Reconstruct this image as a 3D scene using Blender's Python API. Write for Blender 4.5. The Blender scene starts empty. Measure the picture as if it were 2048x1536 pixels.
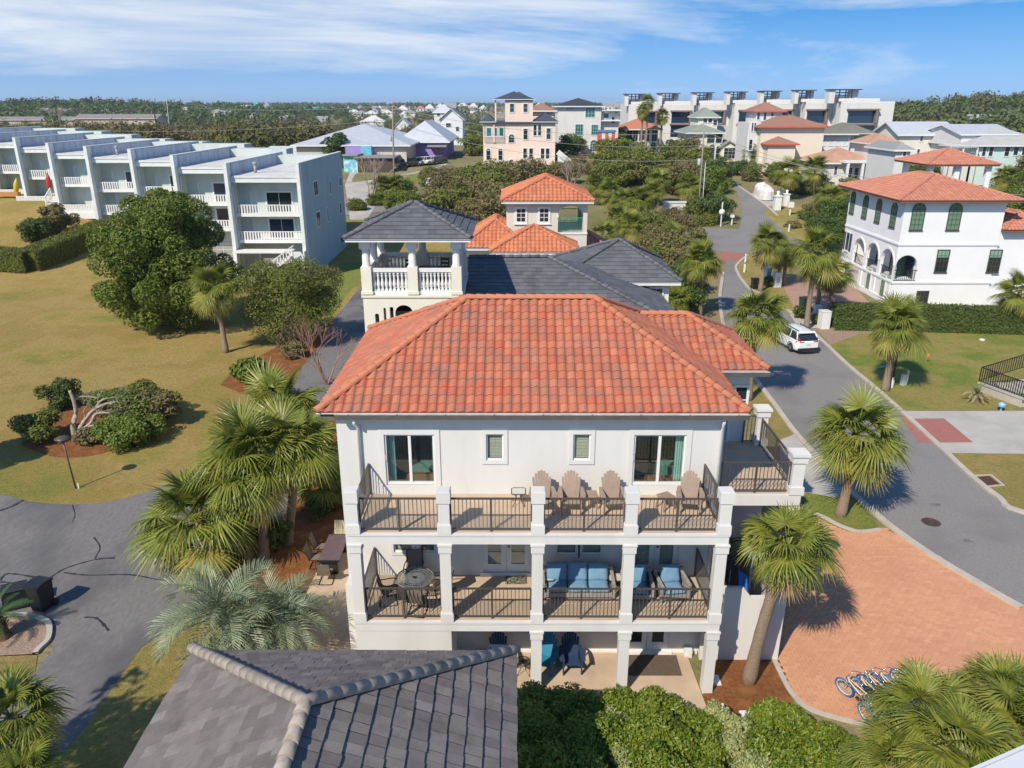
import bpy, bmesh, math, random
import numpy as np
from mathutils import Vector, Matrix
R_ = math.radians
S = bpy.context.scene
COL = S.collection
rnd = random.Random(7)

# ------------------------------------------------------------------ camera
YAW, PITCH, ROLL, FPX = -.005, .348, R_(-.05), 1547.0
CAMP = Vector((4.962, -19.943, 17.783))
_f = Vector((math.sin(YAW)*math.cos(PITCH), math.cos(YAW)*math.cos(PITCH), -math.sin(PITCH)))
_r = Vector((math.cos(YAW), -math.sin(YAW), 0)); _u = _r.cross(_f)
_r, _u = _r*math.cos(ROLL)+_u*math.sin(ROLL), _u*math.cos(ROLL)-_r*math.sin(ROLL)
cam = bpy.data.cameras.new('camera'); cam.sensor_width = 36; cam.lens = 36*FPX/2048
cam.clip_end = 12000; cam.clip_start = .1
camo = bpy.data.objects.new('camera', cam); COL.objects.link(camo)
camo.matrix_world = Matrix.Translation(CAMP) @ Matrix((_r, _u, -_f)).transposed().to_4x4()
S.camera = camo

# ------------------------------------------------------------------ light
SUN_EL, SUN_AZ = R_(42.8), math.atan2(-.574, -.819)     # azimuth of the sun, from +Y towards +X
sd = Vector((math.sin(SUN_AZ)*math.cos(SUN_EL), math.cos(SUN_AZ)*math.cos(SUN_EL), math.sin(SUN_EL)))
sl = bpy.data.lights.new('sun', 'SUN'); sl.energy = 4.35; sl.angle = R_(.53); sl.color = (1, .90, .74)
so = bpy.data.objects.new('sun', sl); COL.objects.link(so)
so.rotation_euler = (-sd).to_track_quat('-Z', 'Y').to_euler(); so.location = (0, 0, 80)
W = bpy.data.worlds.new('World'); S.world = W; W.use_nodes = True
wn, wl = W.node_tree.nodes, W.node_tree.links
wn.clear()
def N(nt, typ, **k):
    n = nt.nodes.new(typ)
    for a, b in k.items():
        if a == 'i':
            for kk, vv in b.items(): n.inputs[kk].default_value = vv
        else: setattr(n, a, b)
    return n
wt = W.node_tree
out = N(wt, 'ShaderNodeOutputWorld'); bg = N(wt, 'ShaderNodeBackground', i={1: .1})
sky = N(wt, 'ShaderNodeTexSky', sky_type='NISHITA', sun_disc=False, sun_elevation=SUN_EL, sun_rotation=SUN_AZ % (2*math.pi),
        altitude=0, air_density=1.0, dust_density=.4, ozone_density=2.2)
tc = N(wt, 'ShaderNodeTexCoord')
lift = N(wt, 'ShaderNodeVectorMath', operation='ADD'); lift.inputs[1].default_value = (0, 0, .22)
nrm = N(wt, 'ShaderNodeVectorMath', operation='NORMALIZE')
wl.new(tc.outputs['Generated'], lift.inputs[0]); wl.new(lift.outputs[0], nrm.inputs[0]); wl.new(nrm.outputs[0], sky.inputs[0])
hsv = N(wt, 'ShaderNodeHueSaturation', i={'Saturation': 1.25, 'Value': 1.0})
wl.new(sky.outputs[0], hsv.inputs['Color'])
gain = N(wt, 'ShaderNodeMix', data_type='RGBA', blend_type='MULTIPLY', i={'Factor': 1}); gain.inputs['B'].default_value = (.56, 1.16, 1.36, 1); wl.new(hsv.outputs[0], gain.inputs['A'])
# thin streaky cirrus
mp = N(wt, 'ShaderNodeMapping'); mp.inputs['Scale'].default_value = (2.2, 2.2, 13); mp.inputs['Location'].default_value = (8.87, 4.6, 1.97)
mp.inputs['Rotation'].default_value = (0, R_(3), 0)
wl.new(tc.outputs['Generated'], mp.inputs[0])
n1 = N(wt, 'ShaderNodeTexNoise', i={'Scale': .8, 'Detail': 9, 'Roughness': .62, 'Distortion': .55}); wl.new(mp.outputs[0], n1.inputs[0])
rmp = N(wt, 'ShaderNodeMapRange', i={1: .42, 2: .70, 3: 0, 4: .95}); wl.new(n1.outputs[0], rmp.inputs[0])
sx = N(wt, 'ShaderNodeSeparateXYZ'); wl.new(tc.outputs['Generated'], sx.inputs[0])
hz = N(wt, 'ShaderNodeMapRange', i={1: -.02, 2: .11, 3: .40, 4: 0}); wl.new(sx.outputs[2], hz.inputs[0])   # pale band low on the horizon
ad = N(wt, 'ShaderNodeMath', operation='MAXIMUM'); wl.new(rmp.outputs[0], ad.inputs[0]); wl.new(hz.outputs[0], ad.inputs[1])
mx = N(wt, 'ShaderNodeMix', data_type='RGBA'); mx.inputs['B'].default_value = (7.6, 7.9, 8.3, 1)
fd = N(wt, 'ShaderNodeMapRange', i={1: .16, 2: .5, 3: 1, 4: .12}); wl.new(sx.outputs[2], fd.inputs[0]); fm_ = N(wt, 'ShaderNodeMath', operation='MULTIPLY'); wl.new(ad.outputs[0], fm_.inputs[0]); wl.new(fd.outputs[0], fm_.inputs[1]); wl.new(fm_.outputs[0], mx.inputs['Factor']); wl.new(gain.outputs['Result'], mx.inputs['A'])
wl.new(mx.outputs['Result'], bg.inputs[0]); wl.new(bg.outputs[0], out.inputs[0])
S.view_settings.view_transform = 'Standard'; S.view_settings.look = 'None'
S.view_settings.exposure = .28; S.view_settings.gamma = 1; S.view_settings.use_curve_mapping = False
S.render.engine = 'CYCLES'
try:
    S.cycles.use_denoising = True; S.cycles.max_bounces = 6; S.cycles.diffuse_bounces = 3; S.cycles.glossy_bounces = 3
    S.cycles.transparent_max_bounces = 16; S.cycles.transmission_bounces = 3; S.cycles.volume_bounces = 0
    S.cycles.use_adaptive_sampling = True; S.cycles.adaptive_threshold = .015; S.cycles.caustics_reflective = False
    S.cycles.caustics_refractive = False
except Exception: pass

# ------------------------------------------------------------------ surveying: where a sight line of the photograph meets the land
def sstep(a, b, x):
    t = min(1, max(0, (x-a)/(b-a))); return t*t*(3-2*t)
def terr(x, y):
    if y > 250: return 3.6*(1-sstep(250, 420, y)) + 8*sstep(900, 1900, y) + sstep(250, 310, y)*(16*math.exp(-((x-345)/135)**2-((y-470)/135)**2) + 13*math.exp(-((x+520)/260)**2-((y-900)/230)**2) + 5*math.exp(-((x+1500)/900)**2-((y-2500)/900)**2))
    return 6*sstep(70, 165, y)*(1-.4*sstep(200, 250, y)) + 5.2*sstep(-30, -58, x)*sstep(52, 86, y)*(1-sstep(100, 160, y))
def ray(x, y): return _f + _r*((x-1024)/FPX) + _u*((768-y)/FPX)
def at_z(x, y, z=0.):
    d = ray(x, y); return CAMP + d*((z-CAMP.z)/d.z)
def at_y(x, y, Y):
    d = ray(x, y); return CAMP + d*((Y-CAMP.y)/d.y)
def at_x(x, y, X):
    d = ray(x, y); return CAMP + d*((X-CAMP.x)/d.x)
def land(x, y):
    d = ray(x, y); lo, hi = 5., 4000.
    t = lo
    while t < hi:
        p = CAMP+d*t
        if p.z < terr(p.x, p.y): break
        t *= 1.02
    a, b = t/1.02, t
    for _ in range(30):
        m = (a+b)/2; p = CAMP+d*m
        if p.z < terr(p.x, p.y): b = m
        else: a = m
    return CAMP+d*b

# ------------------------------------------------------------------ objects
def tag(o, label=None, cat=None, group=None, kind=None, category=None):
    cat = cat or category
    if label: o['label'] = label
    if cat: o['category'] = cat
    if group: o['group'] = group
    if kind: o['kind'] = kind
    return o
def thing(name, label, cat, loc=(0, 0, 0), rz=0., group=None, sc=1.):
    o = bpy.data.objects.new(name, None); COL.objects.link(o); o.empty_display_size = .2
    o.location = loc; o.rotation_euler = (0, 0, rz); o.scale = (sc, sc, sc)
    return tag(o, label, cat, group)
def link(name, me, parent=None, mtx=None, **tags):
    o = bpy.data.objects.new(name, me); COL.objects.link(o)
    if parent is not None: o.parent = parent
    if mtx is not None: o.matrix_basis = mtx
    return tag(o, **tags) if tags else o
KIDS = {}
def copy_tree(o, parent=None, kids=None):
    c = o.copy(); COL.objects.link(c)
    if parent is not None: c.parent = parent
    for ch in (kids or o.children): 
        copy_tree(ch, c)
    return c
def clone(o, loc, rz, label, sc=1., group=None):
    c = copy_tree(o); c.location = loc; c.rotation_euler = (0, 0, rz); c.scale = (sc, sc, sc); c['label'] = label
    if group: c['group'] = group
    return c

class MB:
    """collects polygons, then links them as one mesh"""
    def __init__(s, M=None): s.v = []; s.f = []; s.mi = []; s.M = M; s.m = 0; s.sm = []; s.smooth = False
    def pt(s, p):
        p = Vector(p)
        if s.M is not None: p = s.M @ p
        s.v.append(p[:]); return len(s.v)-1
    def face(s, pts):
        s.f.append([s.pt(p) for p in pts]); s.mi.append(s.m); s.sm.append(s.smooth); return s
    def mesh_(s, vs, fs):
        b = len(s.v)
        for p in vs: s.pt(p)
        for f in fs: s.f.append([b+i for i in f]); s.mi.append(s.m); s.sm.append(s.smooth)
        return s
    def box(s, x0, y0, z0, x1, y1, z1):
        v = [(x0,y0,z0),(x1,y0,z0),(x1,y1,z0),(x0,y1,z0),(x0,y0,z1),(x1,y0,z1),(x1,y1,z1),(x0,y1,z1)]
        return s.mesh_(v, [(0,3,2,1),(4,5,6,7),(0,1,5,4),(1,2,6,5),(2,3,7,6),(3,0,4,7)])
    def cbox(s, c, d): return s.box(c[0]-d[0]/2, c[1]-d[1]/2, c[2]-d[2]/2, c[0]+d[0]/2, c[1]+d[1]/2, c[2]+d[2]/2)
    def bar(s, a, b, w, h=None, up=(0, 0, 1)):
        a, b = Vector(a), Vector(b); h = h or w; d = (b-a).normalized(); up = Vector(up)
        if abs(d.dot(up)) > .99: up = Vector((0, 1, 0))
        x = d.cross(up).normalized()*w/2; y = x.cross(d).normalized()*h/2
        v = [a-x-y, a+x-y, a+x+y, a-x+y, b-x-y, b+x-y, b+x+y, b-x+y]
        return s.mesh_(v, [(0,1,2,3)[::-1],(4,5,6,7),(0,1,5,4),(1,2,6,5),(2,3,7,6),(3,0,4,7)])
    def tube(s, pts, r, n=6, caps=True):
        pts = [Vector(p) for p in pts]; rs = r if isinstance(r, (list, tuple)) else [r]*len(pts)
        rings = []; b = len(s.v)
        for i, p in enumerate(pts):
            d = (pts[min(i+1, len(pts)-1)]-pts[max(i-1, 0)]).normalized()
            up = Vector((0, 0, 1)) if abs(d.z) < .95 else Vector((0, 1, 0))
            x = d.cross(up).normalized(); y = x.cross(d)
            for k in range(n):
                a = 2*math.pi*k/n; s.pt(p+x*math.cos(a)*rs[i]+y*math.sin(a)*rs[i])
        for i in range(len(pts)-1):
            for k in range(n):
                s.f.append([b+i*n+k, b+i*n+(k+1) % n, b+(i+1)*n+(k+1) % n, b+(i+1)*n+k]); s.mi.append(s.m); s.sm.append(True)
        if caps:
            s.f.append([b+k for k in range(n)][::-1]); s.mi.append(s.m); s.sm.append(False)
            s.f.append([b+(len(pts)-1)*n+k for k in range(n)]); s.mi.append(s.m); s.sm.append(False)
        return s
    def ring(s, c, R, r, ax='z', n=20, k=6):
        b = len(s.v); c = Vector(c)
        for i in range(n):
            a = 2*math.pi*i/n
            for j in range(k):
                q = 2*math.pi*j/k; rr = R+r*math.cos(q); h = r*math.sin(q)
                p = (rr*math.cos(a), rr*math.sin(a), h) if ax == 'z' else ((h, rr*math.cos(a), rr*math.sin(a)) if ax == 'x' else (rr*math.cos(a), h, rr*math.sin(a)))
                s.pt(c+Vector(p))
        for i in range(n):
            for j in range(k):
                s.f.append([b+i*k+j, b+((i+1) % n)*k+j, b+((i+1) % n)*k+(j+1) % k, b+i*k+(j+1) % k]); s.mi.append(s.m); s.sm.append(True)
        return s
    def lathe(s, prof, c=(0, 0, 0), n=10):
        b = len(s.v); c = Vector(c)
        for r, z in prof:
            for k in range(n):
                a = 2*math.pi*k/n; s.pt(c+Vector((r*math.cos(a), r*math.sin(a), z)))
        for i in range(len(prof)-1):
            for k in range(n):
                s.f.append([b+i*n+k, b+i*n+(k+1) % n, b+(i+1)*n+(k+1) % n, b+(i+1)*n+k]); s.mi.append(s.m); s.sm.append(True)
        s.f.append([b+(len(prof)-1)*n+k for k in range(n)]); s.mi.append(s.m); s.sm.append(False)
        return s
    def prism(s, poly, y0, y1):
        """poly of (x,z) counter-clockwise seen from -y, swept along y"""
        n = len(poly); b = len(s.v)
        for y in (y0, y1):
            for x, z in poly: s.pt((x, y, z))
        fs = [list(range(n)), list(range(2*n-1, n-1, -1))]+[[i, i+n, (i+1) % n+n, (i+1) % n] for i in range(n)]
        for f in fs: s.f.append([b+i for i in f]); s.mi.append(s.m); s.sm.append(False)
        return s
    def slab(s, poly, z0, z1):
        """poly of (x,y) ccw from above, swept along z"""
        n = len(poly); b = len(s.v)
        for z in (z0, z1):
            for x, y in poly: s.pt((x, y, z))
        fs = [list(range(n))[::-1], list(range(n, 2*n))]+[[i, (i+1) % n, (i+1) % n+n, i+n] for i in range(n)]
        for f in fs: s.f.append([b+i for i in f]); s.mi.append(s.m); s.sm.append(False)
        return s
    def mesh(s, name, mats):
        me = bpy.data.meshes.new(name); me.from_pydata(s.v, [], s.f)
        if not isinstance(mats, (list, tuple)): mats = [mats]
        for m in mats: me.materials.append(m)
        if len(mats) > 1: me.polygons.foreach_set('material_index', s.mi)
        if any(s.sm): me.polygons.foreach_set('use_smooth', s.sm)
        me.update(); return me
    def build(s, name, mats, parent=None, mtx=None, **tags):
        return link(name, s.mesh(name, mats), parent, mtx, **tags)
def np_mesh(name, V, F, mat, smooth=False):
    """V (n,3); F (m,k) with one k"""
    me = bpy.data.meshes.new(name); V = np.asarray(V, np.float32); F = np.asarray(F, np.int32); k = F.shape[1]
    me.vertices.add(len(V)); me.vertices.foreach_set('co', V.ravel())
    me.loops.add(F.size); me.loops.foreach_set('vertex_index', F.ravel())
    me.polygons.add(len(F)); me.polygons.foreach_set('loop_start', np.arange(0, F.size, k, dtype=np.int32))
    if smooth: me.polygons.foreach_set('use_smooth', np.ones(len(F), bool))
    if not smooth: me.polygons.foreach_set('use_smooth', np.zeros(len(F), bool))
    for m in (mat if isinstance(mat, (list, tuple)) else [mat]): me.materials.append(m)
    me.update(calc_edges=True); me.validate(); return me
def frame(o, x, z, y=None):
    """matrix with local x, z along given vectors and origin o"""
    x = Vector(x).normalized(); z = Vector(z).normalized(); y = z.cross(x).normalized(); x = y.cross(z)
    m = Matrix((x, y, z)).transposed().to_4x4(); m.translation = Vector(o); return m
# ------------------------------------------------------------------ materials
def nodes(name):
    m = bpy.data.materials.new(name); m.use_nodes = True; nt = m.node_tree
    b = nt.nodes['Principled BSDF']; return m, nt, b
def vmix(nt, a, b, fac, blend='MIX'):
    x = N(nt, 'ShaderNodeMix', data_type='RGBA', blend_type=blend); L = nt.links
    for s, v in (('A', a), ('B', b)):
        if isinstance(v, tuple): x.inputs[s].default_value = (*v[:3], 1)
        else: L.new(v, x.inputs[s])
    if isinstance(fac, (int, float)): x.inputs['Factor'].default_value = fac
    else: L.new(fac, x.inputs['Factor'])
    return x.outputs['Result']
def noise(nt, scale, detail=4, rough=.55, vec=None, lo=.35, hi=.65, dist=0.):
    n = N(nt, 'ShaderNodeTexNoise', i={'Scale': scale, 'Detail': detail, 'Roughness': rough, 'Distortion': dist})
    if vec is not None: nt.links.new(vec, n.inputs[0])
    r = N(nt, 'ShaderNodeMapRange', i={1: lo, 2: hi}); nt.links.new(n.outputs[0], r.inputs[0]); return r.outputs[0]
def pos(nt, scale=None):
    g = N(nt, 'ShaderNodeNewGeometry').outputs['Position']
    if scale is None: return g
    mp_ = N(nt, 'ShaderNodeMapping'); mp_.inputs['Scale'].default_value = scale; nt.links.new(g, mp_.inputs[0]); return mp_.outputs[0]
def rand(nt):
    o = N(nt, 'ShaderNodeObjectInfo').outputs['Random']; g = N(nt, 'ShaderNodeNewGeometry').outputs['Random Per Island']
    a = N(nt, 'ShaderNodeMath', operation='ADD'); f = N(nt, 'ShaderNodeMath', operation='FRACT')
    nt.links.new(o, a.inputs[0]); nt.links.new(g, a.inputs[1]); nt.links.new(a.outputs[0], f.inputs[0]); return f.outputs[0]
def ramp(nt, fac, cols, interp='LINEAR'):
    r = N(nt, 'ShaderNodeValToRGB'); cr = r.color_ramp; cr.interpolation = interp
    while len(cr.elements) < len(cols): cr.elements.new(.5)
    for i, c in enumerate(cols):
        cr.elements[i].position = i/(len(cols)-1) if interp == 'LINEAR' else i/len(cols)
        cr.elements[i].color = (*c, 1)
    nt.links.new(fac, r.inputs[0]); return r.outputs[0]
def bump(nt, b, h, strength, dist=.02):
    bp = N(nt, 'ShaderNodeBump', i={'Strength': strength, 'Distance': dist}); nt.links.new(h, bp.inputs['Height'])
    nt.links.new(bp.outputs[0], b.inputs['Normal'])
def surf(name, c1, c2=None, sc=3., rough=.8, metal=0., spec=.35, bs=0., bst=.25, bd=.01, lo=.35, hi=.65, detail=5, coat=0., c3=None, sc3=.6, vec=None, lo3=.5, hi3=.75):
    m, nt, b = nodes(name); col = None
    v = pos(nt, vec)
    if c2 is not None: col = vmix(nt, c1, c2, noise(nt, sc, detail, vec=v, lo=lo, hi=hi))
    if c3 is not None: col = vmix(nt, col if col is not None else c1, c3, noise(nt, sc3, 4, vec=v, lo=lo3, hi=hi3))
    if col is None: b.inputs['Base Color'].default_value = (*c1, 1)
    else: nt.links.new(col, b.inputs['Base Color'])
    b.inputs['Roughness'].default_value = rough; b.inputs['Metallic'].default_value = metal
    b.inputs['Specular IOR Level'].default_value = spec; b.inputs['Coat Weight'].default_value = coat
    if bs: bump(nt, b, noise(nt, bs, 3, vec=v, lo=.2, hi=.8), bst, bd)
    return m
def tilemat(name, cols, stain=(.2, .1, .07), st=.5, rough=.75, sc=1.6, spec=.3):
    m, nt, b = nodes(name)
    c = ramp(nt, rand(nt), cols)
    c = vmix(nt, c, stain, noise(nt, sc, 6, .65, pos(nt), lo=.48, hi=.95), 'MIX') if st >= 1 else vmix(nt, c, vmix(nt, c, stain, st), noise(nt, sc, 6, .65, pos(nt), lo=.45, hi=.7))
    nt.links.new(c, b.inputs['Base Color']); b.inputs['Roughness'].default_value = rough; b.inputs['Specular IOR Level'].default_value = spec
    bump(nt, b, noise(nt, 40, 3, vec=pos(nt), lo=.2, hi=.8), .15, .01)
    return m
def leafmat(name, cols, trans=.25, rough=.5, spec=.3, clump=None, csc=.9, lo=.5, hi=.62):
    m, nt, b = nodes(name); L = nt.links
    c = ramp(nt, rand(nt), cols)
    if clump is not None: c = vmix(nt, c, clump, noise(nt, csc, 2, vec=pos(nt), lo=lo, hi=hi))
    L.new(c, b.inputs['Base Color']); b.inputs['Roughness'].default_value = rough; b.inputs['Specular IOR Level'].default_value = spec
    t = N(nt, 'ShaderNodeBsdfTranslucent'); L.new(c, t.inputs[0]); mx_ = N(nt, 'ShaderNodeMixShader', i={0: trans})
    o = nt.nodes['Material Output']; L.new(b.outputs[0], mx_.inputs[1]); L.new(t.outputs[0], mx_.inputs[2]); L.new(mx_.outputs[0], o.inputs[0])
    return m
def glassmat(name, tint=(.02, .03, .035), clear=0.):
    m, nt, b = nodes(name); L = nt.links
    if clear:
        t = N(nt, 'ShaderNodeBsdfTransparent'); t.inputs[0].default_value = (.84, .90, .88, 1)
        g = N(nt, 'ShaderNodeBsdfGlossy', i={'Roughness': .01}); g.inputs[0].default_value = (.9, .95, 1, 1)
        fr = N(nt, 'ShaderNodeLayerWeight', i={0: .35}); mx_ = N(nt, 'ShaderNodeMixShader'); o = nt.nodes['Material Output']
        ml = N(nt, 'ShaderNodeMapRange', i={1: 0, 2: 1, 3: .10, 4: .75}); L.new(fr.outputs[1], ml.inputs[0]); L.new(ml.outputs[0], mx_.inputs[0])
        L.new(t.outputs[0], mx_.inputs[1]); L.new(g.outputs[0], mx_.inputs[2]); L.new(mx_.outputs[0], o.inputs[0]); nt.nodes.remove(b)
    else:
        b.inputs['Base Color'].default_value = (*tint, 1); b.inputs['Roughness'].default_value = .04; b.inputs['Specular IOR Level'].default_value = .8
        bump(nt, b, noise(nt, .9, 2, vec=pos(nt), lo=.2, hi=.8), .03, .05)
    return m

white = surf('white_stucco', (.665, .65, .63), (.63, .612, .59), 1.2, .85, bs=28, bst=.25, bd=.006, c3=(.56, .535, .50), sc3=1.1, lo3=.56, hi3=.85, vec=(1, 1, .22))
white2 = surf('white_paint', (.74, .735, .725), (.69, .685, .675), 2, .55)
cream = surf('cream_stucco', (.74, .70, .59), (.70, .66, .56), 1, .85, bs=25, c3=(.62, .55, .42), sc3=.8, lo3=.6, hi3=.9)
beige = surf('beige_stucco', (.64, .59, .53), (.60, .56, .50), 1, .85, bs=25)
pink = surf('pink_stucco', (.78, .62, .53), (.74, .59, .50), .6, .85, bs=15)
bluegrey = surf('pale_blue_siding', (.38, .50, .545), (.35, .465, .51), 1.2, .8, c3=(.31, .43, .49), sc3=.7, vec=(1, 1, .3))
bluegrey2 = surf('roof_fascia_white', (.70, .72, .72), (.62, .66, .68), 1.5, .7)
flatroof = surf('white_roof_membrane', (.66, .65, .63), (.55, .53, .50), .9, .8, c3=(.42, .40, .37), sc3=.5)
parapet = surf('weathered_parapet', (.56, .60, .66), (.42, .46, .54), 1.5, .85, c3=(.36, .38, .44), sc3=.8, vec=(1, 1, .25))
terra = tilemat('terracotta_tile', [(.40, .12, .064), (.46, .15, .08), (.48, .165, .092), (.43, .14, .078), (.49, .18, .105), (.40, .13, .08), (.45, .11, .062), (.46, .15, .086)], (.22, .14, .115), .7)
terracap = tilemat('terracotta_cap', [(.46, .165, .09), (.50, .18, .10), (.48, .17, .094)], (.36, .17, .11), .5)
terra2 = tilemat('orange_tile', [(.54, .19, .095), (.49, .16, .085), (.57, .22, .115), (.51, .18, .09)], (.30, .10, .06), .5)
terra3 = tilemat('mixed_tile', [(.49, .19, .12), (.54, .22, .14), (.44, .18, .14), (.56, .25, .14), (.42, .18, .15)], (.40, .14, .1), .4)
terra4 = tilemat('faded_tile', [(.46, .24, .15), (.52, .28, .18), (.40, .18, .12), (.50, .22, .13)], (.30, .16, .11), .6)
slate = tilemat('slate_tile', [(.115, .118, .132), (.145, .148, .162), (.10, .103, .116), (.155, .156, .166)], (.07, .075, .085), .5, .7)
slatedk = tilemat('dark_slate', [(.055, .058, .07), (.07, .073, .085), (.05, .052, .062)], (.04, .042, .05), .5, .65)
shake = tilemat('grey_concrete_tile', [(.175, .155, .145), (.215, .193, .178), (.145, .128, .122), (.185, .158, .154), (.235, .213, .196)], (.10, .087, .08), .6, .85, 2.2)
shakecap = tilemat('grey_ridge_tile', [(.36, .315, .265), (.40, .35, .30), (.33, .285, .245)], (.22, .16, .12), .7, .85, 5)
bronze = surf('bronze_metal', (.075, .062, .055), None, rough=.45, spec=.5)
blackm = surf('black_metal', (.018, .018, .02), None, rough=.4, spec=.5)
gutterm = surf('gutter_metal', (.50, .49, .48), (.36, .33, .31), 4, .5)
gutterdk = surf('gutter_face', (.085, .075, .072), (.11, .095, .09), 3, .5)
deckm = surf('deck_coating', (.53, .405, .30), (.48, .365, .265), 2.5, .85, bs=60, bst=.1)
glass = glassmat('window_glass'); glassg = glassmat('green_shade_glass', (.13, .24, .16)); clear = glassmat('clear_glass', clear=1)
glassb = glassmat('blue_glass', (.015, .035, .07)); glasst = glassmat('teal_glass', (.02, .13, .13))
blind = surf('blinds', (.66, .62, .52), (.60, .56, .47), 5, .6)
curtain = surf('aqua_curtain', (.46, .68, .63), (.40, .62, .58), 6, .8)
roomw = surf('room_wall', (.30, .36, .36), None, rough=.9); carpet = surf('carpet', (.48, .52, .33), (.42, .46, .29), 4, .95)
asphalt = surf('asphalt', (.20, .186, .182), (.155, .145, .143), 7, .9, bs=55, bst=.35, bd=.008, c3=(.105, .10, .104), sc3=.3, detail=8, lo3=.46, hi3=.66, vec=(1, .45, 1))
asphalt2 = surf('road_asphalt', (.255, .238, .23), (.205, .192, .187), 9, .9, bs=60, bst=.3, bd=.008, c3=(.185, .174, .17), sc3=.25, detail=9, lo3=.5, hi3=.7)
crackm = surf('crack_sealer', (.035, .033, .035), None, rough=.6)
conc = surf('concrete', (.47, .44, .40), (.40, .375, .34), .7, .9, bs=40, c3=(.33, .31, .29), sc3=.4, detail=7)
kerbm = surf('kerb_concrete', (.50, .44, .38), (.42, .38, .33), 1.5, .9, bs=30)
patiom = surf('patio_concrete', (.55, .42, .30), (.48, .36, .26), 1.2, .9, bs=30, c3=(.38, .30, .23), sc3=.7)
mulch = surf('pine_straw', (.33, .125, .035), (.20, .075, .025), 7, .95, bs=45, bst=.9, bd=.05, c3=(.40, .18, .06), sc3=1.5, detail=8)
redpad = surf('red_pavers', (.38, .15, .12), (.33, .13, .11), 3, .9, bs=20, c3=(.30, .17, .15), sc3=.8)
gravelm = surf('bed_gravel', (.42, .30, .22), (.24, .16, .12), 14, .95, bs=40, bst=.6, bd=.03)
paver = tilemat('clay_paver', [(.57, .285, .165), (.61, .315, .185), (.54, .27, .16), (.63, .335, .20)], (.46, .225, .135), .5, .9, .35, .2)
paver2 = surf('mauve_pavers', (.42, .26, .20), (.36, .22, .17), 6, .9, bs=15, c3=(.28, .2, .17), sc3=.4)
grout = surf('paver_joint', (.44, .23, .155), (.38, .20, .135), 5, .95)
def grassmat(name, cols, sc=.12, fine=3.5):
    m, nt, b = nodes(name); v = pos(nt)
    a = ramp(nt, noise(nt, sc, 8, .62, v, .34, .66), cols)
    f = noise(nt, fine, 8, .8, v, .3, .7)
    c = vmix(nt, a, vmix(nt, a, (.02, .03, .0), .6), f)
    g = noise(nt, 9, 6, .8, v, .35, .65); c = vmix(nt, c, vmix(nt, c, (.60, .46, .20), .35), g)
    nt.links.new(c, b.inputs['Base Color']); b.inputs['Roughness'].default_value = .95; b.inputs['Specular IOR Level'].default_value = .1
    bump(nt, b, noise(nt, 22, 6, .8, v, .2, .8), .8, .06)
    return m
lawnm = grassmat('dormant_grass', [(.20, .22, .03), (.36, .285, .06), (.46, .31, .105), (.38, .255, .07), (.32, .25, .05), (.20, .225, .035)])
greenm = grassmat('patchy_green_grass', [(.10, .21, .018), (.18, .26, .032), (.36, .29, .09), (.28, .275, .055), (.11, .22, .02), (.24, .27, .045)], .16)
brightgrass = grassmat('bright_grass', [(.10, .21, .02), (.17, .26, .03), (.24, .25, .05)], .5)
goldgrass = grassmat('gold_grass', [(.36, .28, .085), (.28, .25, .06), (.42, .30, .11), (.25, .24, .05)], .35)
groundm = surf('rough_ground', (.23, .20, .09), (.16, .15, .06), .15, .95, c3=(.34, .24, .16), sc3=.05, detail=8, bs=2, bst=.6, bd=.2)
woodg = surf('grey_wood', (.42, .35, .29), (.35, .29, .24), 9, .85, vec=(1, 1, .3))
pole_w = surf('pole_wood', (.30, .26, .22), (.24, .21, .18), 3, .9)
polegr = surf('pole_grey', (.55, .55, .54), (.47, .47, .46), 3, .6)
trunkm = surf('palm_trunk_bark', (.33, .25, .18), (.23, .17, .12), 9, .95, bs=30, bst=.7, bd=.03, vec=(1, 1, 3))
barkm = surf('tree_bark', (.19, .15, .12), (.13, .10, .08), 6, .95, bs=20, bst=.5, bd=.02)
palebark = surf('pale_branches', (.42, .35, .29), (.32, .25, .20), 6, .95)
redbark = surf('reddish_twigs', (.36, .20, .14), (.30, .17, .13), 6, .95)
frondm = leafmat('fan_frond', [(.18, .225, .03), (.26, .285, .045), (.12, .165, .028), (.31, .30, .06), (.21, .25, .04)], .3, .42, .4)
frondy = leafmat('yellow_frond', [(.36, .31, .06), (.27, .27, .06), (.42, .33, .08)], .22, .5, .3)
fronddead = leafmat('dead_frond', [(.36, .26, .15), (.28, .19, .11), (.22, .15, .10)], .1, .9, .1)
pindom = leafmat('pindo_frond', [(.19, .235, .135), (.25, .29, .165), (.13, .18, .115), (.30, .31, .16)], .12, .45, .4)
pindoy = leafmat('pindo_old_frond', [(.46, .36, .17), (.40, .34, .19), (.36, .27, .13)], .15, .6, .25)
cycasm = leafmat('cycad_frond', [(.05, .11, .03), (.07, .14, .04)], .15, .35, .5)
# ------------------------------------------------------------------ roofs made of tiles
def clip_poly(P, planes):
    """P: list of (a,b,n); planes: (ca,cb,c0) keeps ca*a+cb*b+c0>=0"""
    for ca, cb, c0 in planes:
        Q = []; n = len(P)
        for i in range(n):
            p, q = P[i], P[(i+1) % n]; dp = ca*p[0]+cb*p[1]+c0; dq = ca*q[0]+cb*q[1]+c0
            if dp >= 0: Q.append(p)
            if (dp >= 0) != (dq >= 0):
                t = dp/(dp-dq); Q.append(tuple(p[k]+(q[k]-p[k])*t for k in range(3)))
        P = Q
        if len(P) < 3: return []
    return P
S_PROF = [(0, .0), (.12, .016), (.30, .052), (.50, .066), (.70, .052), (.86, .012), (1., .0)]
S_LOW = [(0, .0), (.3, .05), (.55, .06), (.85, .01), (1., 0.)]
FLAT = [(0, 0.), (.975, 0.), (.985, -.02), (1., -.02)]
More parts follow.
